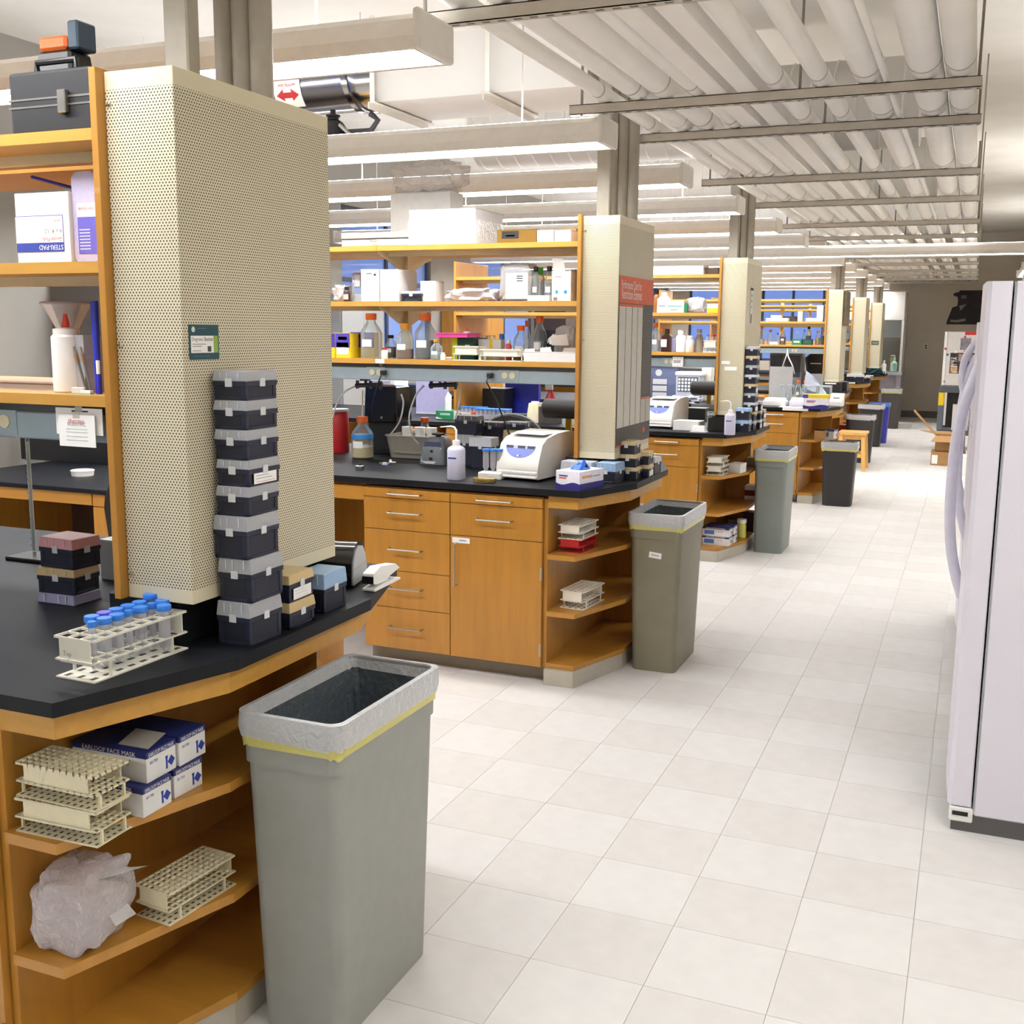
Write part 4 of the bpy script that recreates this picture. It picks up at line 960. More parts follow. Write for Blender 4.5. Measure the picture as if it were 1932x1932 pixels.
# lowest shelf
fc('yellow and purple carton with white label at the lowest shelf end', 633, 660, 673, 628, .0, 2, .09, YELLOW, decals=((0, 1, .42, .98, PURPLE, 'purple_band'), (.08, .9, .15, .62, PAPER, 'white_label'), (.2, .8, .72, .85, mat('yellow_print'), 'yellow_patch')))
fc('purple and yellow carton behind the orange-capped bottle', 661, 706, 673, 627, .125, 2, .09, YELLOW, decals=((0, 1, .4, 1, PURPLE, 'purple_band'), (.1, .6, .76, .9, mat('yellow_print'), 'yellow_patch')))
fc('narrow yellow and purple carton beside the column cover', 612, 632, 673, 628, .03, 2, .09, YELLOW, decals=((0, 1, .42, .98, PURPLE, 'purple_band'),))
bt('large media bottle with orange cap in front of the purple carton', 673, 708, 674, 591, .01, 2, ORANGE, None)
bt('tall media bottle with orange cap and slate liquid on the lowest shelf', 775, 812, 675, 592, .02, 2, ORANGE, DARKL, .42)
bt('round media bottle with amber cap and brown liquid on the lowest shelf', 741, 771, 674, 610, .01, 2, AMBERC, AMBERL, .28)
bt('small dark bottle with green label behind the red-capped vial', 722, 742, 674, 632, .10, 2, BLACKP, DARKL, .5)
jr('white vial with red cap on the lowest shelf edge', 717, 728, 675, 656, -.01, 2, WHITE, REDP)
bt('squat bottle with amber cap and blue label on the lowest shelf', 808, 829, 675, 640, .0, 2, AMBERC, mat('pale_blue_liquid_paint', 'b9d6e6', .4), .35)
jr('small white dropper bottle beside the lime binder', 829, 838, 675, 665, -.01, 2)
x, z, w_, h_ = fit(838, 880, 676, 637, Y2 + .0, SZ[2])
t = thing('binder', 'dark green binder with lime spine under the pink lid', 'binder', (x, Y2 + .175, z))
MB().box(-w_ / 2, -w_ / 2 + w_ * .24, -.085, .085, 0, h_).build('spine', LIME, t, bev=.001)
MB().box(-w_ / 2 + w_ * .24, w_ / 2, -.085, .085, 0, h_).build('cover', mat('dark_green', '14493a', .5), t, bev=.001)
for f in (.25, .62): MB().box(w_ * .1, w_ * .3, -.086, -.085, h_ * f, h_ * f + .006).build('label_bar', PAPER, t)
zz = h_
x2, z_, w2, h2 = fit(820, 880, 637, 627, Y2 + .0)
t = thing('pink_tray', 'hot pink plastic lid lying on the dark green binder', 'lid', (x2, Y2 + .09, z + zz + .0003))
MB().box(-w2 / 2, w2 / 2, -.08, .08, 0, .022, t=.003).build('pan', PINK, t, bev=.003)
MB().box(-w2 / 2 - .004, w2 / 2 + .004, -.084, .084, .018, .023).build('rim', PINK, t)
t = thing('nozzle_top', 'white nozzle cap with a red tip on the pink lid', 'cap', (x2 + w2 * .35, Y2 + .06, z + zz + .0236))
MB().lathe([(.018, 0), (.016, .006), (.008, .008)], 12).build('collar', WHITE, t); MB().lathe([(.007, .006), (.002, .03), (0, .03)], 10).build('tip', mat('red_nozzle'), t)
for k, (a, b, c, d) in enumerate(((855, 905, 676, 653), (905, 985, 676, 659))):
    x, z, w_, h_ = fit(a, b, c, d, Y2 + .0, SZ[2])
    rack('ivory tube rack on the lowest shelf %s' % ('beside the dark green binder', 'below the honey-coloured bottle')[k], x, Y2 + .035, z, w_, .09, h_, 4, 3, mat('warm_white_rack'))
for k in range(4):
    x = at(886 + 7 * k, 650, Y=Y2 + .1).x
    t = thing('pipette_tube', 'clear glass tube standing in a bunch behind the ivory racks', 'tube', (x, Y2 + .24 + .02 * (k % 2), SZ[2]), 0, 'clear tubes behind the racks')
    MB().lathe([(.0, 0), (.008, .002), (.009, .01), (.009, .12), (.0105, .121)], 10).build('wall', GLASS, t); MB().lathe([(.0095, .119), (.011, .1205), (.0095, .122)], 10).build('lip', GLASS, t)
fc('row of white slide cartons behind the ivory racks', 902, 945, 655, 640, .13, 2, .05, CARTW, decals=((.5, .64, .0, 1, YELLOW, 'yellow_tab'),))
jr('small pot with coral-red body behind the ivory racks', 952, 963, 656, 640, .12, 2, mat('coral', 'e0606a', .5), WHITE)
jr('small vial with sky blue cap behind the ivory racks', 938, 950, 652, 630, .2, 2, WHITE, BLUEC)
bt('media bottle with orange cap and honey liquid on the lowest shelf', 964, 991, 671, 614, .10, 2, ORANGE, HONEY, .3)
bt('clear water bottle with orange cap behind the crumpled papers', 1000, 1026, 668, 596, .14, 2, ORANGE, WATER, .45)
bt('slim bottle with small orange cap beside the water bottle', 985, 998, 668, 605, .2, 2, ORANGE, None)
fc('flat white carton on the lowest shelf edge under the papers', 988, 1086, 677, 664, -.018, 2, .035, CARTW)
fc('black carton behind the crumpled papers', 1018, 1050, 665, 623, .2, 2, .08, NAVYP)
for k, (a, b, c, d, r_) in enumerate(((983, 1010, 676, 655, 12), (1012, 1045, 676, 652, -10), (1022, 1060, 652, 628, 30), (1045, 1086, 665, 655, 4))):
    x, z, w_, h_ = fit(a, b, c, d, Y2 + .02, None)
    q = random.Random(50 + k)
    t = thing('crumpled_paper', 'crumpled white paper towel, %s in the heap on the lowest shelf' % ('leftmost against the honey bottle', 'in the middle', 'on top, standing up', 'flat against the maple panel')[k], 'paper', (x, Y2 + .06 + .03 * k, max(z, SZ[2] + .012) if k != 2 else z), R(r_), 'paper heap')
    n = 6; vs = [((i / n - .5) * w_, (j / n - .5) * .08, q.uniform(0, 1) * h_ * (.6 + .4 * math.sin(i))) for j in range(n + 1) for i in range(n + 1)]
    MB().add(vs, [(j * (n + 1) + i, j * (n + 1) + i + 1, (j + 1) * (n + 1) + i + 1, (j + 1) * (n + 1) + i) for j in range(n) for i in range(n)]).build('sheet', PAPER, t)
    MB().add([(-w_ * .4, -.042, 0), (w_ * .4, -.042, 0), (w_ * .3, -.042, h_ * .9), (-w_ * .35, -.042, h_ * .8)], [(0, 1, 2, 3)]).build('fold', PAPER, t)
bag('clear bag of white swabs behind the papers by the maple panel', at(1066, 640, Y=Y2 + .18).x, Y2 + .2, SZ[2], .11, .1, .17, FILM, 61, .1)
x, z, w_, h_ = fit(708, 725, 683, 675, Y2 - .024)
tag(MB().box(-w_ / 2, w_ / 2, -.0006, 0, 0, h_).build('shelf_label', PAPER, None, (x, Y2 - .0225, SZ[2] - .022)), 'white label strip stuck on the lowest shelf edge', 'label')
# plugs and cords on the raceway
for k, (px, ex, ey, lab) in enumerate(((724, 705, 800, 'black plug with short cord to the hanging black lamp box'), (925, 985, 860, 'black plug with long cord running down behind the centrifuge'))):
    p = at(px, 704, Y=Y2 + .0)
    t = thing('power_plug', lab, 'plug', (p.x, Y2 + .0125, 1.40))
    MB().box(-.014, .014, -.03, -.001, -.013, .013).build('plug_body', BLACKP, t, bev=.004)
    e = at(ex, ey, Y=Y2 + .12) - Vector((p.x, Y2 + .0125, 1.40))
    MB().tube([(0, -.03, -.005), (-.006, -.045, -.03), (e.x * .3, -.02, e.z * .3), (e.x * .7, .02, e.z * .7), tuple(e)], .004, 8).build('cord', BLACKM, t)

# ---- chart-poster bench: counter things
def on(px, py, Z=ZB): return at(px, py, Z=Z)
p = on(674, 866); x, z, w_, h_ = fit(656, 692, 866, 787, p.y, ZB)
t = bottle('bottle with orange cap, blue label and cream liquid beside the column cover', p.x, p.y + w_ / 2, ZB, w_ / 2, h_, ORANGE, CREAML, .27)
MB().lathe([(w_ / 2 * 1.01, h_ * .48), (w_ / 2 * 1.01, h_ * .57)], 20).build('blue_tape', mat('sky_blue'), t)
MB().tube([(0, 0, h_ * .98), (0, .01, h_ * 1.62)], .003, 8).build('glass_straw', mat('pinkish_glass', 'd8c4c0', .3), t)
# black hanging box with clamps and tubing
x, z, w_, h_ = fit(681, 744, 797, 730, Y2 + .50)
t = thing('gel_imager', 'tall black imaging box with a round silver knob behind the chart-poster bench', 'instrument', (x, Y2 + .62, ZB))
H = z + h_ - ZB
MB().box(-w_ / 2, w_ / 2, -.09, .09, z - ZB, H, t=.008).build('hood', mat('gloss_black'), t, bev=.004)
MB().box(-w_ / 2 + .02, w_ / 2 - .02, -.07, .07, .03, z - ZB).build('stand', BLACKM, t)
MB().box(-w_ / 2 - .02, w_ / 2 + .02, -.1, .1, 0, .03).build('base', BLACKP, t, bev=.003)
MB().lathe([(0, 0), (.009, 0), (.008, .006), (0, .008)], 14, (0, 0, 0), Matrix.Translation((w_ * .05, -.09, z - ZB + .025)) @ RX).build('knob', NICKEL, t)
MB().box(-w_ * .15, w_ * .42, -.075, -.074, H, H + .012).build('top_tag', PAPER, t)
DST = mat('dark_steel', '55555a', .4, metal=.7)
for k, (px, py, lab) in enumerate(((690, 728, 'black clamp and vacuum valve above the imaging box'), (830, 728, 'black clamp and vacuum valve above the tissue box'))):
    p = at(px, py, Y=Y2 + .16)
    t = thing('vacuum_valve', lab, 'valve', tuple(p))
    MB().tube([(-.06, 0, 0), (.10, 0, .01)], .012, 10).build('manifold', mat('dark_steel', '3c3c3e', .45, metal=.5), t)
    for dx in (-.05, .03, .09): MB().tube([(dx, 0, -.016), (dx, 0, .028)], .009, 10).build('knuckle', mat('dark_steel'), t)
    MB().tube([(-.03, -.005, .03), (.03, -.005, .034)], .005, 8).build('thumb_screw', mat('dark_steel'), t)
    MB().tube([(0, 0, .012), (0, 0, 1.362 - p.z)], .008, 8).build('hanger', mat('dark_steel'), t)
def hose(lab, pts, r=.0045, m=None):
    tt = thing('rubber_hose', lab, 'hose', tuple(pts[0]))
    v0 = Vector(pts[0]); q = []
    n = len(pts)
    for i in range(n - 1):
        p0, p1, p2, p3 = pts[max(i - 1, 0)], pts[i], pts[i + 1], pts[min(i + 2, n - 1)]
        for s_ in range(5):
            u = s_ / 5; q.append(.5 * ((2 * p1) + (p2 - p0) * u + (2 * p0 - 5 * p1 + 4 * p2 - p3) * u * u + (3 * p1 - p0 - 3 * p2 + p3) * u ** 3) - v0)
    q.append(pts[-1] - v0)
    MB().tube(q, r, 8).build('hose_wall', m or clear('hose_plastic', 'e2e2e6', .75, .2, .4), tt)
    MB().tube([q[0], q[0] + (q[1] - q[0]) * .6], r * 1.25, 8).build('end_cuff', GREYL, tt); return tt
A = lambda px, py, Y: at(px, py, Y=Y)
hose('clear hose curving down beside the column cover to the orange-capped bottle', [A(672, 728, Y2 + .16), A(650, 740, Y2 + .15), A(634, 765, Y2 + .15), A(622, 810, Y2 + .18)])
hose('clear hose from the imaging box valve down to the grey tub', [A(757, 744, Y2 + .17), A(761, 762, Y2 + .17), A(754, 795, Y2 + .2), A(737, 820, Y2 + .25)])
hose('clear hose looping from the second valve down to the vortex mixer', [A(800, 728, Y2 + .16), A(785, 745, Y2 + .15), A(772, 785, Y2 + .15), A(778, 822, Y2 + .2), A(790, 838, Y2 + .25)])
hose('clear hose hanging beside the green tissue box', [A(862, 728, Y2 + .16), A(868, 735, Y2 + .16), A(866, 760, Y2 + .17), A(860, 790, Y2 + .2)])
# red canister and beige tub at the column
x, z, w_, h_ = fit(610, 645, 860, 765, Y2 + .45, None)
t = thing('red_canister', 'red canister with a grey lid beside the column cover', 'canister', (x, Y2 + .45 + w_ / 2, ZB))
MB().lathe([(w_ / 2 * .95, 0), (w_ / 2, .005), (w_ / 2, .22), (w_ / 2 * .9, .235)], 20).build('drum', REDP, t); MB().lathe([(w_ / 2 * 1.02, .235), (w_ / 2 * 1.02, .25), (0, .25)], 20).build('lid', GREYL, t)
x, z, w_, h_ = fit(725, 815, 862, 818, Y2 + .40, ZB)
t = thing('wash_tub', 'grey plastic wash tub holding white tubs behind the vortex mixer', 'tub', (x, Y2 + .40 + .1, ZB))
b = MB(); loft(b, [rr(w_ * .86, .17, .03, 0), rr(w_, .20, .035, h_ * .85), rr(w_ + .012, .212, .035, h_ * .85), rr(w_ + .012, .212, .035, h_ * .9), rr(w_ - .01, .19, .03, h_ * .9), rr(w_ * .84, .16, .03, .006)]); b.build('tub_wall', mat('taupe_tub', '8b857a', .5), t)
MB().box(-w_ * .3, w_ * .3, -.101, -.097, h_ * .2, h_ * .3).build('grip_ridge', mat('taupe_tub'), t)
for k, dx in enumerate((-.12, .05, .2)): jar('small white tub standing in the grey wash tub', x + dx * w_ * 1.6, Y2 + .5, ZB + .008, .03, h_ * 1.15, WHITE, WHITE, None, 'white tubs in the wash tub', neck=.9)
p = at(750, 860, Y=Y2 + .35); bottle('glass bottle with a crumpled foil top in the wash tub corner', at(762, 800, Y=Y2 + .80).x, Y2 + .84, ZB, .03, .2, FOIL, None, name='foil_top_bottle', tagm=False)
x, z, w_, h_ = fit(779, 806, 850, 789, Y2 + .62, None); bottle('clear bottle with a bright orange cap behind the wash tub', x, Y2 + .68, ZB, w_ / 2, z + h_ - ZB, ORANGE, WATER, .3)
# vortex mixer
p = on(815, 876); x, z, w_, h_ = fit(790, 838, 876, 826, p.y, ZB)
t = thing('vortex_mixer', 'grey vortex mixer with silver front and black cup', 'mixer', (p.x, p.y + .07, ZB))
b = MB(); loft(b, [rr(w_, .16, .02, 0), rr(w_, .16, .02, .012), rr(w_ * .93, .145, .03, h_ * .55), [(x_, y_ + .006, z_) for x_, y_, z_ in rr(w_ * .74, .11, .03, h_ * .92)], [(x_, y_ + .008, z_) for x_, y_, z_ in rr(w_ * .55, .09, .03, h_)]]); b.build('housing', mat('slate_grey', '6b7075', .45), t)
def vf(u, f): return (u * w_, -.081 + .026 * f - .0015, f * h_)
MB().add([vf(-.40, .1), vf(-.2, .03), vf(.1, .03), vf(.3, .2), vf(.36, .62), vf(-.36, .62)], [(0, 1, 2, 3, 4, 5)]).build('front_plate', GREYL, t)
MB().add([vf(-.34, .66), vf(.34, .66), vf(.32, .84), vf(-.30, .84)], [(0, 1, 2, 3)]).build('name_band', mat('dark_indigo', '26264e', .4), t)
MB().lathe([(0, 0), (.008, 0), (.007, .008), (0, .009)], 14, (0, 0, 0), Matrix.Translation((0, -.07, h_ * .5)) @ RX).build('dial', BLACKP, t)
MB().box(-.012, .008, -.0800, -.0785, h_ * .16, h_ * .26).build('switch', BLACKP, t)
MB().lathe([(.014, 0), (.016, .006), (.036, .010), (.036, .018), (.03, .019), (0, .014)], 18, (0, .008, h_)).build('cup', BLACKM, t)
p = on(854, 906); x, z, w_, h_ = fit(840, 869, 906, 806, p.y, ZB); squeeze('milky squeeze bottle with bent spout beside the vortex mixer', p.x, p.y + w_ / 2, ZB, w_ / 2, h_)
p = on(675, 888); t = thing('magnet_block', 'small chrome block with a black post on the counter', 'block', (p.x, p.y + .02, ZB)); MB().box(-.018, .018, -.014, .014, 0, .024).build('block', CHROME, t, bev=.002); MB().tube([(0, 0, .024), (0, 0, .033)], .006, 10).build('post', BLACKP, t)
p = on(732, 876); t = thing('earbud_cable', 'tangled chrome key ring and white cable on the counter', 'cable', (p.x, p.y, ZB))
for k in range(4): MB().tube([(.022 * math.cos(a * .7) * (1 - .1 * k) + .02 * (k - 1.5), .014 * math.sin(a * .7), .004 + .003 * k) for a in range(10)], .002, 6).build('loop', [CHROME, WHITE][k % 2], t)
MB().lathe([(.008, 0), (.007, .012), (0, .015)], 10, (.01, .01, .012)).build('bead', WHITE, t); MB().box(-.02, .01, -.03, -.02, 0, .004).build('fob', mat('lilac', 'b8b4e0', .5), t)
# tubes in a foam block, petri dish, centrifuge
p = on(922, 905); t = thing('foam_block', 'white foam tube block beside the centrifuge', 'block', (p.x, p.y + .035, ZB), R(4))
MB().box(-.058, .058, -.035, .035, 0, .034).build('foam', WHITE, t, bev=.004); MB().box(-.05, .05, -.028, .028, .034, .0346).build('top_face', PAPER, t)
for k, dx in enumerate((-.028, .004, .032)): conical('blue-capped tube %s in the white foam block' % ('at the vortex side', 'in the middle', 'against the centrifuge')[k], p.x + dx, p.y + .03 + .012 * k, ZB + .035, .0145, .108, BLUEC, 'tubes in the foam block')
p = on(908, 911); t = thing('petri_dish', 'amber glass petri dish lying on the counter edge', 'dish', (p.x, p.y + .04, ZB))
MB().lathe([(.052, 0), (.053, .014), (.051, .014), (.050, .002), (0, .002)], 26).build('dish', clear('amber_glass', 'b59a5a', .45, .05, .6), t); MB().lathe([(.055, .006), (.0555, .018), (0, .0185)], 26).build('cover', clear('amber_glass'), t)
def centrifuge(label, x, y, w, d, h, rz=0., proto=[None]):
    if proto[0] is not None: return dup(proto[0], (x, y, ZB), rz, label)
    t = thing('benchtop_centrifuge', label, 'centrifuge', (x, y, ZB), rz, 'benchtop centrifuges'); proto[0] = t
    side = [(-.0, .012), (0, .055), (.0, .06), (.012, h * .45), (.045, h * .78), (.09, h * .90), (.2, h * .985), (d - .06, h), (d - .01, h * .97), (d, h * .9), (d, .012)]
    M2 = Matrix(((0, 0, 1, 0), (1, 0, 0, -d / 2), (0, 1, 0, 0), (0, 0, 0, 1)))
    MB().prism(side, -w / 2, w / 2, M2, True).build('housing', mat('warm_white_enamel', 'dcdad2', .4, var=.02), t, bev=.01, seg=3)
    MB().box(-w / 2 + .006, w / 2 - .006, -d / 2 - .004, -d / 2 + .02, .014, .026).build('vent_rib', WHITE, t, bev=.003)
    MB().box(-w / 2 + .006, w / 2 - .006, -d / 2 - .004, -d / 2 + .02, .034, .048).build('vent_rib', WHITE, t, bev=.003)
    # control panel: half-moon on the sloping front
    n = Vector((0, .012 - .045, 0)); a0 = Vector((0, -d / 2 + .014, h * .47)); a1 = Vector((0, -d / 2 + .044, h * .775)); vdir = (a1 - a0); nrm = Vector((0, -vdir.z, vdir.y)).normalized()
    base = a0 + vdir * .5
    def on_p(u, v, e=.0012): q = a0 + vdir * v + nrm * e; return (u * w, q.y, q.z)
    arc = [on_p(.36 * math.cos(R(a)), .92 + .85 * math.sin(R(a))) for a in range(180, 361, 15)]
    pn = MB().add(arc, [tuple(range(len(arc)))]).build('control_panel', mat('panel_blue', '6f7fc8', .4), t)
    MB().add([on_p(-.33, .72, .0016), on_p(.33, .72, .0016), on_p(.345, .9, .0016), on_p(-.345, .9, .0016)], [(0, 1, 2, 3)]).build('display', mat('dark_display', '1e2030', .3), pn)
    ang = math.degrees(math.atan2(vdir.z, vdir.y))
    text('00', glow('display_digits', (.5, .5, 1), 1.5), pn, on_p(-.12, .81, .0024), w * .10, (ang, 0, 0)); text('0', glow('display_digits', (.5, .5, 1), 1.5), pn, on_p(.14, .81, .0024), w * .045, (ang, 0, 0))
    for u, mm in ((-.05, PAPER), (.0, REDP)): MB().add([on_p(u, .18, .0018), on_p(u + .04, .18, .0018), on_p(u + .04, .28, .0018), on_p(u, .28, .0018)], [(0, 1, 2, 3)]).build('key', mm, pn)
    MB().box(-w / 2 + .02, w / 2 - .02, -d / 2 + .09, d / 2 - .05, h * .975, h * .978).build('lid_seam', GREYL, t)
    for sx in (-1, 1):
        for sy in (-1, 1): MB().lathe([(.012, 0), (.012, .014)], 10, (sx * (w / 2 - .03), sy * (d / 2 - .04), 0)).build('foot', BLACKM, t)
    return t
cf = on(985, 909)
hc = at(1010, 818, Y=5.1).z - ZB
centrifuge('white benchtop centrifuge with blue half-moon panel on the chart-poster bench', -1.945, 4.80 + .20, .225, .40, .22, R(-7))
# glove box
def glovebox(label, x, y, z, w, d, h, rz=0., glove=True, body=None):
    t = thing('glove_box', label, 'box', (x, y, z), rz)
    MB().box(-w / 2, w / 2, -d / 2, d / 2, 0, h).build('body', mat('lilac_white', 'e6e4f0', .6), t, bev=.001)
    wave = [(-w / 2, 0)] + [(w / 2, 0)] + [(w / 2 - w * k / 8, h * (.34 + .08 * math.sin(k * .8))) for k in range(9)]
    MB().prism(wave, 0, .0008, Matrix.Translation((0, -d / 2, 0)) @ RX).build('purple_wave', mat('glove_box_purple', '2d2a7e', .5), t)
    MB().box(w / 2, w / 2 + .0008, -d / 2, d / 2, 0, h * .36).build('purple_band', mat('glove_box_purple'), t)
    MB().box(-w * .36, w * .0, -d / 2 - .0006, -d / 2, h * .70, h * .78).build('print_word', INKB, t); MB().box(-w * .36, -w * .06, -d / 2 - .0006, -d / 2, h * .58, h * .66).build('print_word', ORANGE, t)
    MB().box(w / 2, w / 2 + .0006, -d * .4, d * .0, h * .62, h * .76).build('print_word', mat('pale_orange', 'e0a886', .6), t); MB().box(w / 2, w / 2 + .0006, d * .04, d * .35, h * .66, h * .70).build('print_word', INKG, t)
    if glove:
        q = random.Random(3); pts = []
        vs = [(w * (-.24 + .5 * i / 6), d * (-.2 + .4 * j / 4), h + .002 + (0 if i in (0, 6) or j in (0, 4) else q.uniform(.012, .03)) + (.03 if i > 4 and j == 2 else 0)) for j in range(5) for i in range(7)]
        MB().add(vs, [(j * 7 + i, j * 7 + i + 1, (j + 1) * 7 + i + 1, (j + 1) * 7 + i) for j in range(4) for i in range(6)], None, True).build('glove', mat('blue_nitrile', '2f6fe0', .45), t)
    return t
glovebox('white and purple glove carton with a blue glove poking out', -1.625, 4.72, ZB, .128, .20, .085, R(-14))
LIDW = clear('cloudy_white_lid', 'd6dae2', .8, .3, .3)
tipbox('navy tip box with wide cloudy lid behind the glove carton', -1.705, 4.945, ZB, .16, .085, .095, LIDW, R(-4), 'tip boxes by the chart poster', False, .42)
tipbox('navy tip box with bluish lid beside the glove carton', -1.560, 4.975, ZB, .10, .12, .095, LIDU, R(-4), 'tip boxes by the chart poster', False, .42)
k = 0
for lab, x, y, z, tagd in (('lower front', -1.505, 5.12, ZB, False), ('middle front', -1.507, 5.12, ZB + .062, False), ('top front', -1.515, 5.125, ZB + .124, False), ('lower tagged rear', -1.478, 5.245, ZB, True), ('upper rear', -1.48, 5.245, ZB + .062, False), ('single far', -1.476, 5.37, ZB, False)):
    tipbox('%s navy tip box of the beige-lidded pile under the chart poster' % lab, x, y, z, .085, .11, .0615 if lab != 'single far' else .085, LIDB if lab != 'single far' else LIDW, R(rnd.uniform(-4, 4)), 'tip boxes by the chart poster', tagd, .3)
# pile of boxes behind the vortex mixer
for lab, xl, xr, yb_, yt, dy, lid in (('tall dark tip box at the bottom of the pile behind the squeeze bottle', 857, 893, 878, 820, .27, None), ('smoke-lidded tip box on top of the pile behind the squeeze bottle', 857, 898, 820, 785, .27, clear('smoke_lid', '55565c', .8, .3, .3)),
                                      ('navy tip box with cloudy lid beside the foam tube block', 884, 926, 880, 826, .15, LIDW), ('dark brown-lidded tip box behind the centrifuge', 902, 945, 826, 797, .42, clear('smoke_lid')), ('navy tip box with cloudy band behind the centrifuge', 948, 985, 880, 812, .40, LIDB), ('long dark tip box lying at the back of the pile', 949, 990, 811, 797, .42, clear('smoke_lid'))):
    x, z, w_, h_ = fit(xl, xr, yb_, yt, Y2 + dy, None)
    tipbox(lab, x, Y2 + dy + .055, ZB if yb_ > 870 else z, w_, .10, (z + h_ - ZB - .001) if yb_ > 870 else h_, lid, 0, 'tip box pile behind the mixer', False, .28)
# door tag
x, z, w_, h_ = fit(853, 886, 1025, 1012, Y2 + YF + .008)
t = thing('door_tag', 'white handwritten tape tag on the cabinet door', 'label', (x, Y2 + YF + .0105, z), 0); MB().box(-w_ / 2, w_ / 2, -.0008, 0, 0, h_ * .8).build('tape', PAPER, t); rows(t, INKB, -w_ * .1, w_ * .3, -.0008, [h_ * .35, h_ * .45], .0009)
# poster on the column
Xp = -1.5435; a = at(1174, 520, X=Xp); ytop, yl, yr = a.z, Y2 + .004, Y2 + .585
zb2 = at(1160, 846, X=Xp).z
t = thing('wall_chart', 'tall restriction enzyme chart poster with orange header on the column side', 'poster', (Xp + .002, Y2 + .294, zb2))
hw, H = (yr - yl) / 2, ytop - zb2
MB().box(0, .001, -hw, hw, 0, H).build('sheet', GREYD, t)
MB().box(.001, .0014, -hw, hw, H * .845, H).build('header', REDO, t)
text('Performance Chart for', PAPER, t, (.0018, -hw * .32, H * .95), hw * 1.15, (90, 0, 90), 1.6); text('Restriction Enzymes', PAPER, t, (.0018, -hw * .3, H * .895), hw * 1.15, (90, 0, 90), 1.6)
for u0, u1, z0, z1 in ((-.98, -.28, .115, .825), (-.24, .36, .115, .825), (.40, .98, .115, .26)):
    MB().box(.001, .0014, hw * u0, hw * u1, H * z0, H * z1).build('table_panel', mat('pale_table', 'd6d2c6', .6), t)
    rows(t, mat('pale_rule', 'aaa69a', .6), hw * (u0 + .03), hw * (u1 - .03), .0014, [H * (z0 + (z1 - z0) * k / 60) for k in range(1, 60)], .0005, 'table_lines', 'x')
    MB().box(.0014, .0018, hw * (u0 + u1) / 2 - .003, hw * (u0 + u1) / 2 + .003, H * z0, H * z1).build('table_rule', GREYD, t)
MB().box(.001, .0014, hw * -.98, hw * .38, H * .825, H * .84).build('orange_rule', REDO, t); MB().box(.001, .0014, hw * .40, hw * .98, H * .262, H * .272).build('orange_rule', REDO, t)
MB().box(.001, .0014, -hw, -hw * .3, 0, H * .012).build('orange_foot', REDO, t); MB().box(.001, .0015, hw * .55, hw * .68, H * .05, H * .08).build('icon', REDO, t)
rows(t, mat('chart_grey', '8a867e', .6), hw * .45, hw * .9, .001, [H * (.3 + .5 * k / 40) for k in range(40)], .0006, 'side_notes', 'x')
# racks on the open shelves
def Zp(px, py, z, i): return at(px, py, Z=z)
x, z, w_, h_ = fit(1041, 1091, 1047, 1015, Y2 + YF + .10, Z1)
rack('red tube rack on the upper open shelf under the white one', -1.655, Y2 - .18, Z1, .115, .22, .062, 5, 9, REDP, R(-3), 'racks under the chart-poster bench')
rack('white tube rack stacked on the red one under the counter', -1.655, Y2 - .18, Z1 + .0625, .115, .22, .066, 5, 9, IVORW, R(-3), 'racks under the chart-poster bench')
rack('ivory wide-hole tube rack alone on the lower open shelf of the chart-poster bench', -1.636, Y2 - .16, Z2, .12, .24, .085, 4, 8, IVORW, R(-6), 'racks under the chart-poster bench')
b2 = bin_('taupe slim waste bin with liner and white paper label', -1.335, Y2 + .235, .267, .49, .77, BINTAN)
x, z, w_, h_ = fit(1228, 1260, 1026, 1012, Y2)
t2 = MB().box(-.03, .03, -.0012, 0, 0, .028).build('paper_label', PAPER, b2, (.0, -.232, .56), (R(-3), R(6), 0)); rows(t2, INK, -.02, .018, -.0014, [.012, .016], .0008)
t = thing('acrylic_box', 'small clear acrylic box on the far counter edge behind the taupe bin', 'box', (at(1222, 945, Y=Y2 + .9).x, Y2 + .9, Z1)); MB().box(-.05, .05, -.04, .04, 0, .05).build('shell', clear('rose_acrylic', 'c79a80', .5, .1, .5), t); MB().box(-.052, .052, -.042, .042, .05, .054).build('lid', clear('rose_acrylic'), t)

# ================================================================== pipette-picture bench
Y3 = yb(2)
K = dict(Yb=Y3)
fc('long flat white carton on the top shelf of the pipette-picture bench', 1228, 1327, 517, 510, .0, 0, .2, CARTW, **K)
x, z, w_, h_ = fit(1228, 1327, 510, 504, Y3 + .01); carton('second long white carton stacked on the flat one', x, Y3 + .1, z, w_, .18, .032, CARTW)
fc('dark brown open book box on the top shelf by the maple panel', 1328, 1356, 516, 505, .05, 0, .15, mat('dark_brown', '4a3a30', .6), **K)
jr('small amber bottle at the poster end of the middle shelf', 1232, 1243, 590, 546, .06, 1, mat('amber_pot', '9a6230', .4), BLACKP, None, **K)
x, z, w_, h_ = fit(1238, 1259, 590, 551, Y3 + .0, SZ[1])
t = thing('plastic_jug', 'white plastic jug with screw cap on the middle shelf', 'jug', (x, Y3 + .07, z))
b = MB(); loft(b, [rr(w_, .12, .02, 0), rr(w_, .12, .02, h_ * .65), rr(w_ * .5, .06, .02, h_ * .85)]); b.build('body', WHITE, t); MB().lathe([(.022, h_ * .85), (.022, h_), (0, h_)], 14).build('cap', WHITE, t)
MB().box(-w_ * .3, w_ * .3, -.0608, -.06, h_ * .3, h_ * .33).build('print_line', INK, t)
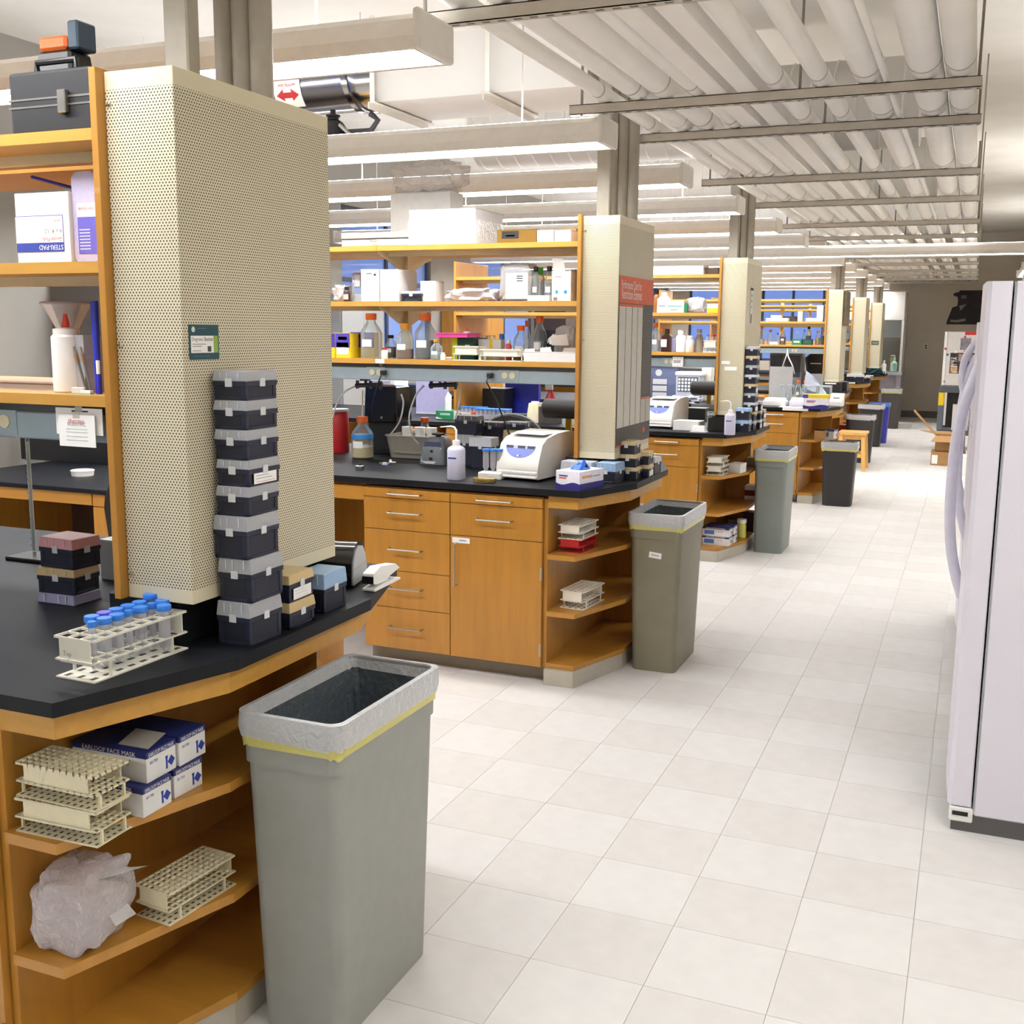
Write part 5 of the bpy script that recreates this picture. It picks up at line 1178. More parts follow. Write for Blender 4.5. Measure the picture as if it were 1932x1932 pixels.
x, z, w_, h_ = fit(1259, 1290, 590, 567, Y3 + .0, SZ[1]); t = carton('white wipes carton with teal curve on the middle shelf', x, Y3 + .07, z, w_, .13, h_, CARTW, decals=((.0, .9, .5, .56, mat('teal_print', '2a9a8c', .5), 'teal_curve'), (.2, .6, .2, .27, INKG, 'print_line')))
fc('small green carton standing on the middle shelf', 1289, 1297, 589, 573, .01, 1, .06, GREEN, **K)
bag('clear bag of tips on the middle shelf beside the green carton', fit(1298, 1322, 588, 565, Y3)[0], Y3 + .08, SZ[1], .13, .12, .11, FILM, 71, .15)
fc('yellow and white carton on the middle shelf by the maple panel', 1334, 1355, 589, 573, .0, 1, .14, CARTW, decals=((0, 1, 0, .5, YELLOW, 'yellow_band'),), **K)
bt('clear media bottle with orange cap at the poster end of the lowest shelf', 1226, 1243, 663, 609, .03, 2, ORANGE, WATER, .4, **K)
bt('slim bottle with small amber cap on the lowest shelf of the pipette-picture bench', 1243, 1254, 663, 620, .14, 2, AMBERC, None, **K)
x, z, w_, h_ = fit(1247, 1265, 663, 621, Y3 + .02, SZ[2])
t = thing('reagent_jug', 'brown square reagent bottle with white label', 'bottle', (x, Y3 + .06, z))
b = MB(); loft(b, [rr(w_, .08, .012, 0), rr(w_, .08, .012, h_ * .66), rr(w_ * .42, .035, .012, h_ * .8)]); b.build('body', BROWNG, t); MB().lathe([(w_ * .24, h_ * .78), (w_ * .24, h_), (0, h_)], 14).build('cap', BLACKP, t); MB().box(-w_ * .48, w_ * .1, -.0408, -.04, h_ * .22, h_ * .55).build('label', PAPER, t)
fc('lilac carton behind the brown reagent bottle', 1264, 1274, 663, 637, .06, 2, .08, LAVB, **K)
jr('tall white plastic bottle with purple-lined label', 1273, 1292, 664, 623, .02, 2, MILKY, WHITE, PAPER, name='plastic_bottle', **K)
jr('shorter white plastic bottle beside the purple-lined one', 1292, 1307, 664, 633, .02, 2, WHITE, WHITE, None, name='plastic_bottle', **K)
x, z, w_, h_ = fit(1306, 1325, 664, 621, Y3 + .06, SZ[2])
t = thing('paper_cone', 'grey paper sack leaning on the lowest shelf', 'sack', (x, Y3 + .12, z)); MB().lathe([(w_ * .5, 0), (w_ * .42, h_ * .6), (w_ * .2, h_ * .8), (w_ * .3, h_)], 10, smooth=False).build('paper', mat('grey_paper', 'a9a196', .8), t); MB().lathe([(w_ * .21, h_ * .79), (w_ * .23, h_ * .8), (w_ * .21, h_ * .82)], 10).build('tie', WHITE, t)
x, z, w_, h_ = fit(1325, 1352, 664, 642, Y3 + .0, SZ[2]); rack('small white tube rack on the lowest shelf by the maple panel', x, Y3 + .06, z, w_, .1, h_, 4, 3, IVORW)
for k, (px, cap_) in enumerate(((1334, BLUEC), (1343, REDP), (1349, REDP))): conical('%s-capped tube in the small white rack by the maple panel' % ('blue', 'red', 'second red')[k], at(px, 650, Y=Y3 + .04).x, Y3 + .045 + .012 * k, SZ[2] + .004, .011, .125, cap_)
x, z, w_, h_ = fit(1269, 1289, 692, 673, Y3 + .0)
t = thing('timer_unit', 'white digital timer with grey display hung on the raceway', 'timer', (x, Y3 + .006, z)); MB().box(-w_ / 2, w_ / 2, -.014, .012, 0, h_).build('case', WHITE, t, bev=.003); MB().box(-w_ * .4, w_ * .28, -.0148, -.014, h_ * .36, h_ * .66).build('display', GREYP, t)
for u in (-.3, 0, .3):
    for f in (.12, .8): MB().box(u * w_ - .007, u * w_ + .007, -.0152, -.014, h_ * f, h_ * f + .008).build('button', GREYL, t)
centrifuge('white benchtop centrifuge with blue panel on the pipette-picture bench', -2.12, Y3 + .05, .225, .40, .22, R(-4))
p = on(1286, 811); carton('white foam carton on the counter of the pipette-picture bench', -1.895, Y3 - .15, ZB, .19, .15, .068, mat('foam_white', 'e2e3de', .6), R(-3)); 
t = thing('paper_stack', 'loose white papers behind the white foam carton', 'papers', (-1.93, Y3 + .06, ZB)); 
for k in range(5): MB().box(-.09, .09, -.05, .05, .004 * k, .004 * k + .003, Matrix.Rotation(R(4 * k - 8), 4, 'Z')).build('sheet', PAPER, t)
p = on(1318, 814); t = thing('lid_dish', 'small white plastic lid dish on the counter edge', 'lid', (-1.79, Y3 - .27, ZB)); MB().box(-.06, .06, -.04, .04, 0, .004).build('flange', WHITE, t, bev=.001); MB().box(-.05, .05, -.032, .032, .004, .042, t=.008).build('dome', WHITE, t, bev=.004)
t = thing('black_crate', 'black plastic crate beside the squeeze bottle of the pipette-picture bench', 'crate', (-1.655, Y3 - .14, ZB))
for a in ((-.085, .085, -.07, -.066), (-.085, .085, .066, .07), (-.085, -.081, -.07, .07), (.081, .085, -.07, .07)): MB().box(*a, 0, .1).build('wall', BLACKP, t)
MB().box(-.085, .085, -.07, .07, 0, .004).build('floor_plate', BLACKP, t)
jar('clear tumbler standing behind the black crate', -1.76, Y3 - .02, ZB, .03, .13, GLASS, GLASS, None, neck=.95, name='tumbler', cat='tumbler')
p = on(1379, 821); x, z, w_, h_ = fit(1369, 1389, 821, 757, p.y, ZB); squeeze('squeeze bottle with blue print beside the black crate', -1.545, p.y + .03, ZB, w_ / 2, h_)
# stacks of tip boxes at the column
tipbox('lower blue-lidded navy tip box beside the squeeze bottle', -1.515, Y3 - .06, ZB, .1, .11, .082, LIDU, 0, 'tip boxes by the pipette column', False, .3)
tipbox('upper blue-lidded navy tip box beside the squeeze bottle', -1.515, Y3 - .06, ZB + .0825, .1, .11, .085, LIDU, 0, 'tip boxes by the pipette column', False, .25)
for k in range(9): tipbox('%s navy tip box of the tall stack against the pipette-picture column' % NTH[k], -1.497 + rnd.uniform(-.003, .003), Y3 + .09, ZB + .0672 * k, .085, .115, .067, [LIDC, LIDB, LIDW][k % 3], R(rnd.uniform(-3, 3)), 'tip boxes by the pipette column', k in (2, 4), .28)
for k in range(3): tipbox('%s navy tip box in the short stack beside the tall pipette-column stack' % NTH[k], -1.478, Y3 + .22, ZB + .0672 * k, .08, .115, .067, [LIDW, LIDB, LIDC][k], R(rnd.uniform(-3, 3)), 'tip boxes by the pipette column', k != 1, .28)
for k in range(2): tipbox('%s navy tip box in the last short stack at the pipette column end' % NTH[k], -1.472, Y3 + .35, ZB + .0672 * k, .075, .11, .067, LIDC, R(rnd.uniform(-3, 3)), 'tip boxes by the pipette column', True, .28)
# picture on the column side and tape strips
a = at(1416, 540, X=Xp); b_ = at(1428, 615, X=Xp)
t = thing('pipette_picture', 'narrow cut-out picture of a pipette stuck on the column side', 'picture', (Xp + .001, Y3 + .20, b_.z)); H = a.z - b_.z
MB().box(0, .0008, -.045, .045, H * .06, H * .9).build('paper', mat('pale_print', 'c9cdd0', .6), t); MB().box(0, .001, -.05, .05, H * .9, H * .96).build('dark_band', INK, t); MB().box(.0008, .0012, -.02, .02, H * .06, H * .3).build('dark_tip', mat('slate_ink'), t)
for f in (.45, .6, .75): MB().box(.0008, .0012, -.02, .02, H * f, H * f + .012).build('print_mark', INKG, t)
for k, (a, b_, c, d) in enumerate(((1361, 1377, 687, 681), (1367, 1390, 699, 692))):
    x, z, w_, h_ = fit(a, b_, c, d, Y3 - .001); t = thing('tape_strip', 'strip of white tape on the column front, %s of two' % ('upper', 'lower')[k], 'tape', (x, Y3 - .0012, z)); MB().box(-w_ / 2, w_ / 2, -.0006, 0, 0, h_).build('strip', PAPER, t)
# open shelves
rack('lower of two white tube racks under the pipette-picture bench', -1.66, Y3 - .2, Z1, .12, .2, .06, 5, 8, IVORW, R(-2)); rack('upper of two white tube racks under the pipette-picture bench', -1.66, Y3 - .2, Z1 + .0605, .12, .2, .066, 5, 8, IVORW, R(-1))
carton('white lidded foam box beside the two white racks', -1.545, Y3 - .06, Z1, .09, .13, .068, CARTW, R(-8))
for k, (dx, dz, lab) in enumerate(((0, 0, 'lower front'), (.0, .0645, 'upper front'))): maskbox('%s face mask box on the bottom open shelf of the pipette-picture bench' % lab, -1.64, Y3 - .22, Z3 + dz, .195, .10, .064, R(-3))
for k, dz in enumerate((0, .0645)): maskbox('%s rear face mask box on the bottom open shelf of the pipette-picture bench' % ('lower', 'upper')[k], -1.63, Y3 - .09, Z3 + dz, .195, .10, .064, R(-3))
jar('yellow and white canister on the bottom open shelf', -1.53, Y3 + .12, Z3, .035, .14, mat('pale_yellow', 'd9d86a', .5), WHITE, None, neck=.9, name='canister', cat='canister'); carton('brown carton beside the yellow canister', -1.60, Y3 + .16, Z3, .06, .08, .13, mat('dark_brown'))
carton('dark red and white carton on the middle open shelf behind the slate bin', -1.53, Y3 + .45, Z2, .08, .12, .11, CARTW, decals=((0, 1, .3, .7, mat('dark_red', '7a1820', .5), 'red_band'),)); carton('maroon carton on the bottom open shelf behind the slate bin', -1.53, Y3 + .45, Z3, .08, .12, .15, mat('maroon', '4a1a2e', .5))
carton('cream carton on the upper open shelf behind the slate bin', -1.53, Y3 + .45, Z1, .07, .1, .06, IVORY)
bin_('slate grey slim waste bin beside the pipette-picture bench', -1.330, Y3 + .30, .255, .46, .765, BINSLATE)

# ================================================================== columnless bench and what stands behind
Y4 = yb(3)
def wb_(label, x, y, w, d, h, m=None, **kw): return carton(label, x, y, ZB, w, d, h, m or CARTW, **kw)
t = thing('paper_towels', 'white folded paper towel stack on the columnless bench, nearer the pipette column', 'towels', (-1.78, 11.0, ZB)); MB().box(-.11, .11, -.08, .08, 0, .05).build('stack', PAPER, t, bev=.004); MB().box(-.10, .10, -.07, .07, .05, .075, t=.01).build('top_fold', PAPER, t)
t = thing('paper_towels', 'white folded paper towel stack on the columnless bench, beside the glove cartons', 'towels', (-1.54, 11.02, ZB)); MB().box(-.10, .10, -.08, .08, 0, .055).build('stack', mat('lilac_paper', 'e0dcf0', .7), t, bev=.004); MB().box(-.09, .09, -.07, .07, .055, .08, t=.01).build('top_fold', PAPER, t)
t = thing('paper_sheet', 'white sheet of paper hanging over the columnless bench edge', 'paper', (-1.55, 10.78, ZB)); MB().box(-.16, .16, -.012, .14, 0, .002).build('sheet', PAPER, t); MB().box(-.12, .12, -.0255, -.0245, -.028, .002).build('overhang', PAPER, t)
glovebox('white and purple glove carton under the yellow one', -1.355, 10.72, ZB, .23, .12, .1, R(2), False)
t = carton('yellow and violet carton lying on the glove carton', -1.355, 10.72, ZB + .1005, .24, .11, .035, YELLOW, R(2), decals=((0, .2, 0, 1, PURPLE, 'violet_end'),))
t = thing('dispenser', 'white sloped bench dispenser at the end of the columnless bench', 'dispenser', (-1.225, 11.25, ZB)); pr([(-.1, 0), (.1, 0), (.1, .12), (.02, .12), (-.1, .05)], -.06, .06).build('housing', WHITE, t, bev=.006); MB().box(-.03, .03, -.06, -.058, .06, .085).build('dark_slot', INKG, t)
for k, (px, py) in enumerate(((1474, 752), (1484, 752), (1494, 752), (1512, 758))):
    p = at(px, py, Y=11.62)
    p.y += .13 * (k % 2)
    t = thing('erlenmeyer_flask', ('clear conical flask in the row before the grey board', 'clear conical flask in the row before the grey board', 'clear conical flask in the row before the grey board', 'clear conical flask apart from the row, by the glove cartons')[k], 'flask', (p.x, p.y, ZB), 0, 'conical flasks on the columnless bench')
    MB().lathe([(.045, 0), (.048, .006), (.016, .13), (.018, .17), (.021, .172)], 18).build('glass', GLASS, t); MB().lathe([(.0185, .167), (.0215, .171), (.0185, .175)], 14).build('lip', PLASC, t)
x, z, w_, h_ = fit(1452, 1495, 745, 692, 12.0, ZB); carton('pale grey panel board standing on the columnless bench', x, 12.0, ZB, w_, .03, h_, mat('pale_grey_board', 'b9b6b4', .6), name='board', cat='board')
for k, (a, b_) in enumerate(((1501, 1510), (1514, 1522))):
    x, z, w_, h_ = fit(a, b_, 748, 706, 12.3, ZB); bottle('orange-capped bottle behind the conical flasks, %s' % ('beside the grey board', 'beside the draped sheet')[k], at(a + 4, 740, Y=12.0).x, 12.02, ZB, .034, .21, ORANGE, CREAML, .3)
for k, (a, b_) in enumerate(((1519, 1541), (1544, 1567))):
    x, z, w_, h_ = fit(a, b_, 745, 728, 11.6, None)
    t = thing('balance_case', 'grey-framed clear balance case %s' % ('beside the flasks', 'beside the white dispenser')[k], 'case', (x, 11.66, ZB), 0, 'balance cases'); H = z + h_ - ZB
    MB().box(-w_ / 2, w_ / 2, -.08, .08, 0, H).build('glass', GLASS, t)
    for sx in (-1, 1): MB().box(sx * w_ / 2 - .006, sx * w_ / 2 + .006, -.082, -.078, 0, H).build('frame_bar', GREYP, t)
    MB().box(-w_ / 2, w_ / 2, -.083, .08, H - .012, H).build('frame_top', GREYL, t); MB().box(-w_ * .35, w_ * .35, -.05, .05, 0, H * .35).build('pan', BLACKP, t)
t = thing('draped_sheet', 'pale plastic sheet draped over equipment on the columnless bench', 'sheet', (at(1534, 720, Y=12.0).x, 11.98, ZB)); q = random.Random(9)
MB().add([(-.08 + .26 * (i / 6) + (.18 * (1 - j / 6)) * .0, -.06 + .1 * j / 6, .30 * (1 - (i / 6) ** 1.5) * (.4 + .6 * j / 6) + q.uniform(0, .015)) for j in range(7) for i in range(7)], [(j * 7 + i, j * 7 + i + 1, (j + 1) * 7 + i + 1, (j + 1) * 7 + i) for j in range(6) for i in range(6)], None, True).build('film', clear('pale_blue_sheet', 'b8bccc', .8, .2, .4), t); MB().box(-.06, .1, .04, .05, .0, .28).build('rack_behind', GREYP, t)
# instruments seen through the pipette-picture bench bay, on the columnless bench's left part
x, z, w_, h_ = fit(1222, 1236, 755, 700, 11.2, ZB)
t = thing('thermal_cycler', 'white upright instrument with blue-grey front and fan emblem', 'instrument', (at(1246, 730, Y=11.3).x, 11.45, ZB)); MB().box(-.17, .17, -.12, .12, 0, .34).build('case', mat('blue_grey_case', '5f6a8a', .5), t, bev=.006); MB().box(-.20, .24, -.14, .12, .34, .42).build('top_hood', WHITE, t, bev=.02, seg=2); MB().box(-.19, -.11, -.17, -.12, .05, .32).build('front_door', WHITE, t, bev=.01); MB().lathe([(0, 0), (.035, 0), (.035, .003), (0, .003)], 16, (0, 0, 0), Matrix.Translation((-.03, -.12, .28)) @ RX).build('emblem', GREYL, t)
for f in (.02, .09, .16): MB().box(-.09, .06, -.126, -.12, f, f + .055).build('panel_tray', GREYL, t)
x, z, w_, h_ = fit(1268, 1314, 755, 710, 11.0, ZB)
t = thing('fraction_collector', 'white instrument with a grid of labelled keys', 'instrument', (x, 11.25, ZB)); MB().box(-w_ / 2, w_ / 2, -.1, .1, 0, h_).build('case', mat('pale_lilac_case', 'c4c8d8', .5), t, bev=.005); MB().box(-w_ / 2 - .01, w_ / 2 + .02, -.11, .11, h_, h_ + .04).build('top_cover', WHITE, t, bev=.008)
MB().box(-w_ * .42, w_ * .42, -.103, -.1, h_ * .38, h_ * .95).build('key_bed', mat('slate_blue'), t)
for i in range(6):
    for j in range(4): MB().box(-w_ * .40 + i * w_ * .135, -w_ * .31 + i * w_ * .135, -.106, -.103, h_ * (.42 + .13 * j), h_ * (.51 + .13 * j)).build('key', PAPER, t)
wb_('tall cream instrument case beside the key-grid instrument', at(1319, 740, Y=11.2).x + .03, 11.45, .10, .15, .34, mat('cream_case', 'd9d8cc', .5), name='instrument_case', cat='case')
bag('tangle of white cables and clips before the key-grid instrument', at(1285, 752, Y=10.85).x, 10.9, ZB, .32, .12, .06, mat('cable_grey', 'b9bccc', .5), 77, .5, name='cable_heap', cat='cables')
carton('small teal-based clear box on the columnless bench', at(1314, 750, Y=11.0).x, 11.02, ZB, .07, .06, .09, clear('grey_clear_box', '8a9298', .6, .2, .4), decals=((0, 1, 0, .2, mat('cyan_base', '2ab8c8', .5), 'cyan_base'),), name='plastic_box')
# far side of the pipette-picture bench, seen through its own bay
x, z, w_, h_ = fit(1296, 1331, 788, 770, Y3 + .62, None); carton('black lidded case on the far edge of the pipette-picture bench', x, Y3 + .68, ZB, w_, .14, z + h_ - ZB, BLACKP, lid=mat('grey_lid', '77777c', .5), name='case', cat='case')
for k, (a, b_) in enumerate(((1273, 1285), (1287, 1296))):
    x, z, w_, h_ = fit(a, b_, 785, 768, Y3 + .75, None); carton('small white carton on the far counter, %s' % ('beside the centrifuge', 'beside the black case')[k], x, Y3 + .8, ZB, w_, .06, .10, CARTW)

# ================================================================== padded stools seen through the bays
def padded_stool(lab, x, y, rz=0., proto=[None]):
    if proto[0] is not None: return dup(proto[0], (x, y, 0), rz, lab)
    t = thing('padded_stool', lab, 'stool', (x, y, 0), rz, 'padded stools'); proto[0] = t
    for z, w_ in ((1.13, .30), (.93, .28)): MB().tube([(-w_ / 2, 0, z), (-w_ / 2 + .015, 0, z), (w_ / 2 - .015, 0, z), (w_ / 2, 0, z)], [.045, .062, .062, .045], 16).build('back_pad', BLACKM, t)
    MB().box(-.018, .018, .05, .075, .50, 1.15).build('back_post', mat('yellow_post', 'c9a21e', .45), t)
    MB().lathe([(.19, .60), (.2, .62), (.2, .65), (.18, .67), (0, .672)], 24, (0, -.16, 0)).build('seat', BLACKM, t)
    MB().box(-.018, .018, -.16, .075, .57, .60).build('seat_bar', mat('yellow_post'), t)
    MB().tube([(0, -.16, .1), (0, -.16, .6)], .025, 12).build('column', BLACKP, t)
    for k in range(5):
        a = R(72 * k); MB().tube([(0, -.16, .11), (.28 * math.cos(a), -.16 + .28 * math.sin(a), .05)], .016, 8).build('leg', BLACKP, t); MB().lathe([(.0, 0), (.024, .01), (.024, .04), (0, .05)], 10, (.28 * math.cos(a), -.16 + .28 * math.sin(a), 0)).build('caster', BLACKM, t)
    return t
p = at(1068, 740, Y=6.6); padded_stool('black padded stool with yellow post in the aisle behind the chart-poster bench', p.x, 6.6)
p = at(1336, 720, Y=9.68); padded_stool('black padded stool with yellow post in the aisle behind the pipette-picture bench', p.x, 9.68)
def chair(lab, x, y, rz=0., zb_=.98, proto=[None]):
    if proto[0] is not None: return dup(proto[0], (x, y, 0), rz, lab)
    t = thing('lab_chair', lab, 'chair', (x, y, 0), rz, 'black lab chairs'); proto[0] = t
    n = 10; rings = []
    outer = [(.24 * math.cos(R(a)), .20 * math.sin(R(a)) ) for a in range(0, 181, 15)] + [(-.22, -.15), (.22, -.15)]
    Mb = Matrix(((1, 0, 0, 0), (0, 0, 1, .2), (0, 1, 0, zb_ - .2), (0, 0, 0, 1)))
    MB().prism(outer, -.02, .02, Mb, True).build('backrest', BLACKM, t, bev=.015, seg=2)
    MB().tube([(.245 * math.cos(R(a)), .18, zb_ - .2 + .205 * math.sin(R(a))) for a in range(0, 181, 12)], .012, 8).build('back_rim', mat('grey_rim', '4a4a50', .4), t)
    MB().box(-.03, .03, .2, .225, .5, zb_ - .25).build('back_stem', BLACKP, t)
    MB().lathe([(.2, .46), (.22, .48), (.22, .51), (.19, .53), (0, .535)], 24, (0, -.02, 0)).build('seat', BLACKM, t)
    MB().box(-.03, .03, -.02, .225, .45, .47).build('seat_bar', BLACKP, t)
    MB().tube([(0, -.02, .1), (0, -.02, .46)], .025, 12).build('column', BLACKP, t)
    for k in range(5):
        a = R(72 * k); MB().tube([(0, -.02, .11), (.28 * math.cos(a), -.02 + .28 * math.sin(a), .05)], .016, 8).build('leg', BLACKP, t); MB().lathe([(0, 0), (.024, .01), (.024, .04), (0, .05)], 10, (.28 * math.cos(a), -.02 + .28 * math.sin(a), 0)).build('caster', BLACKM, t)
    return t
p = at(955, 800, Y=6.75); chair('black lab chair with rounded back behind the chart-poster bench', p.x - .05, 7.15, R(180), at(955, 784, Y=6.95).z)
p = at(400, 1000, Y=4.1); chair('black lab chair pulled up to the chart-poster bench knee space', p.x, 3.9, R(180))

# ---- open shelf things and bin of the columnless bench
carton('kraft carton with dark lid on the upper open shelf of the columnless bench', -1.33, Y4 - .20, Z1, .10, .12, .085, KRAFT, lid=BLACKP)
maskbox('face mask box standing beside the kraft carton on an open shelf', -1.245, Y4 - .08, Z1, .09, .10, .085, R(-12)); carton('slate blue pouch box at the end of the upper open shelf', -1.232, Y4 + .10, Z1, .06, .1, .07, mat('slate_pouch', '4a5478', .6))
def rbin(lab, x, y, w, d, h, m, film=None, band=True, **kw): return bin_(lab, x, y, w, d, h, m, True, 0, band, film, None, 'waste bins', False, .06)
rbin('black tapered wastebasket with clear liner beside the columnless bench', -1.125, 10.83, .33, .27, .60, BINBLACK)
# ================================================================== wooden stool
t = thing('step_stool', 'pale wooden stool with splayed legs in the aisle', 'stool', (-1.29, 13.80, 0))
MB().box(-.165, .165, -.20, .20, .425, .455).build('seat', PINEW, t, bev=.004)
for k in range(3): MB().box(-.165, .165, -.20 + .134 * k, -.197 + .134 * k, .4552, .4556).build('seat_seam', mat('seam_brown', '8a6432', .7), t)
for sx in (-1, 1):
    for sy in (-1, 1):
        x1, y1, x0, y0 = sx * .125, sy * .155, sx * .155, sy * .20
        hw_ = .022
        MB().add([(x0 - hw_, y0 - hw_, 0), (x0 + hw_, y0 - hw_, 0), (x0 + hw_, y0 + hw_, 0), (x0 - hw_, y0 + hw_, 0), (x1 - hw_, y1 - hw_, .425), (x1 + hw_, y1 - hw_, .425), (x1 + hw_, y1 + hw_, .425), (x1 - hw_, y1 + hw_, .425)],
                 [(3, 2, 1, 0), (4, 5, 6, 7), (0, 1, 5, 4), (1, 2, 6, 5), (2, 3, 7, 6), (3, 0, 4, 7)]).build('leg', PINEW, t)
for sy in (-1, 1): MB().box(-.12, .12, sy * .175 - .011, sy * .175 + .011, .16, .205).build('rung', PINEW, t); MB().box(-.11, .11, sy * .15 - .010, sy * .15 + .010, .37, .425).build('apron', PINEW, t)
for sx in (-1, 1): MB().box(sx * .14 - .011, sx * .14 + .011, -.15, .15, .16, .205).build('rung', PINEW, t); MB().box(sx * .12 - .01, sx * .12 + .01, -.14, .14, .37, .425).build('apron', PINEW, t)
# ================================================================== bins further down the aisle
rbin('black wastebasket with clear liner directly behind the wooden stool', -1.29, 14.62, .36, .28, .60, BINBLACK, None, False)
rbin('black wastebasket with white liner beside the blue recycling bin', -1.34, 16.80, .36, .28, .60, BINBLACK, clear('white_liner', 'e6e6ea', .7, .2, .4), False)
rbin('blue recycling bin with pale blue liner', -1.27, 17.38, .30, .26, .60, BINBLUE, BLUF, False)
rbin('dark wastebasket at the foot of the white hood by the far wall', -1.295, 20.2, .34, .30, .68, mat('dark_taupe_bin', '453f3a', .5))
# ================================================================== hanging-board bench and the two behind it
Y5, Y6, Y7 = yb(4), yb(5), yb(6)
t = thing('hanging_board', 'dark brown wooden board hung on the side of a column cover', 'board', (-1.541, Y5 + .28, at(1595, 614, X=-1.54).z)); H = at(1593, 549, X=-1.54).z - at(1595, 614, X=-1.54).z
MB().box(0, .035, -.22, .22, 0, H).build('panel', mat('dark_board', '6b5f49', .6, var=.2, scale=12), t, bev=.004); MB().tube([(.018, 0, H), (.018, 0, H + .03)], .006, 8).build('hook', NICKEL, t)
KK = dict(Yb=Y5)
def many(lst, Yb, fn): 
    for a in lst: fn(*a)
fc('flat white carton under the smaller one on the middle shelf, hanging-board bench', 1445, 1486, 605, 600, .0, 1, .15, CARTW, **KK)
x, z, w_, h_ = fit(1454, 1473, 600, 596, Y5 + .02); carton('small white carton on the flat one, hanging-board bench', x, Y5 + .08, z, w_, .1, .035, CARTW)
fc('brown carton on the middle shelf, hanging-board bench', 1477, 1503, 604, 597, .17, 1, .12, mat('dark_brown'), **KK)
fc('pale grey file box on the middle shelf, hanging-board bench', 1505, 1514, 604, 587, .04, 1, .15, GREYL, **KK)
fc('tall white carton on the middle shelf by the maple panel, hanging-board bench', 1541, 1553, 605, 576, .0, 1, .15, CARTW, **KK)
fc('low white tray carton on the middle shelf, hanging-board bench', 1520, 1541, 605, 600, .03, 1, .12, CARTW, **KK)
for k, (a, b_, c, d, cap_, liq, lv) in enumerate(((1431, 1442, 649, 615, ORANGE, WATER, .3), (1447, 1458, 649, 622, mat('rust_cap', 'b8562a', .5), WATER, .4), (1463, 1470, 649, 628, mat('violet_cap'), None, 0), (1470, 1482, 649, 623, AMBERC, AMBERL, .55), (1500, 1506, 647, 625, WHITE, None, 0), (1513, 1520, 649, 622, mat('sky_blue'), WATER, .4), (1520, 1530, 648, 616, BLACKP, DARKL, .5), (1538, 1547, 649, 624, AMBERC, CREAML, .5), (1548, 1556, 649, 622, ORANGE, mat('dark_green'), .6))):
    bt('%s bottle from the pipette-picture column on the lowest shelf, hanging-board bench' % NTH[k], a, b_, c, d, .115, 2, cap_, liq, lv, tagm=(k == 3), group='bottles on the hanging-board bench', seg=14, **KK)
fc('green carton with white print, hanging-board bench', 1494, 1512, 649, 640, .0, 2, .1, GREEN, decals=((.2, .8, .4, .7, PAPER, 'white_print'),), **KK)
fc('dark green carton beside the lighter one, hanging-board bench', 1515, 1532, 649, 640, .0, 2, .1, mat('dark_green'), decals=((.2, .6, .5, .6, GREEN, 'print_line'),), **KK)
fc('flat white carton on the lowest shelf, hanging-board bench', 1452, 1467, 649, 645, -.01, 2, .1, CARTW, **KK)
# counter things of the three far benches
x, z, w_, h_ = fit(1455, 1488, 715, 680, Y5 + .3, ZB)
for k, (px0, px1, lab) in enumerate(((1452, 1478, 'grey glass-fronted oven beside the hanging white cords'), (1478, 1513, 'second grey glass-fronted oven on the hanging-board bench'))):
    x, z, w_, h_ = fit(px0, px1, 700, 666, Y5 + .5, None); t = thing('drying_oven', lab, 'oven', (x, Y5 + .65, ZB), 0, 'grey ovens'); H = z + h_ - ZB
    MB().box(-w_ / 2, w_ / 2, -.14, .14, 0, H).build('case', GREYP, t, bev=.004); MB().box(-w_ * .42, w_ * .42, -.145, -.14, H * .3, H * .92).build('glass_door', mat('dark_glass', '4a4c56', .15), t); MB().box(-w_ * .3, w_ * .3, -.16, -.145, H * .22, H * .26).build('handle', NICKEL, t)
hose('white power cord hanging from the raceway of the hanging-board bench', [A(1486, 658, Y5 + .01), A(1487, 672, Y5 - .03), A(1495, 690, Y5 - .02), A(1499, 705, Y5 + .05)], .008, WHITE)
hose('second white cord splitting off the first on the hanging-board bench', [A(1486, 662, Y5 + .01), A(1482, 676, Y5 - .03), A(1476, 692, Y5 + .02)], .006, WHITE)
t = thing('coat', 'dark grey lab coat hung in the bay of the hanging-board bench', 'coat', (at(1540, 690, Y=Y5 + .86).x, Y5 + .86, ZB + .001)); b = MB(); loft(b, [rr(.30, .10, .04, 0, 5, .01, 1), rr(.24, .09, .04, .18, 5, .01, 2), rr(.30, .10, .04, .38, 5, .0, 3), rr(.16, .08, .03, .44)]); b.build('cloth', mat('charcoal_cloth', '3c3b3d', .9, var=.15, scale=20, bump=.3), t); MB().box(-.07, .07, -.056, -.052, .30, .315).build('white_edge', PAPER, t)
wb_('black carton with white tag on the hanging-board bench end', at(1572, 722, Y=Y5).x, Y5 - .12, .24, .2, .11, BLACKP, decals=((.2, .75, .82, .95, PAPER, 'white_tag'),))
wb_('smaller black carton on the hanging-board bench end', -1.50, Y5 + .1, .12, .2, .11, BLACKP)
tipbox('wide navy tip box with white lid on the plain-column bench', -1.62, Y6 - .17, ZB, .24, .15, .11, LIDW, 0, None, False, .35); tipbox('low navy tip box on the plain-column bench end', -1.49, Y6 + .04, ZB, .12, .16, .075, LIDW, 0, None, False, .3)
for k, (Yb, lab) in enumerate(((Y6, 'plain-column'), (Y7, 'dark-plaque'))):
    t = thing('edge_label', 'white label on the bench top edge of the %s bench' % lab, 'label', (-1.66, Yb + YF - .001, .891)); MB().box(-.06, .06, -.001, 0, 0, .02).build('strip', PAPER, t); rows(t, INKG, -.04, .04, -.001, [.008, .012], .0007)
t = thing('cloth_heap', 'crumpled dark teal cloth on the dark-plaque bench', 'cloth', (-1.60, Y7 - .12, ZB)); 
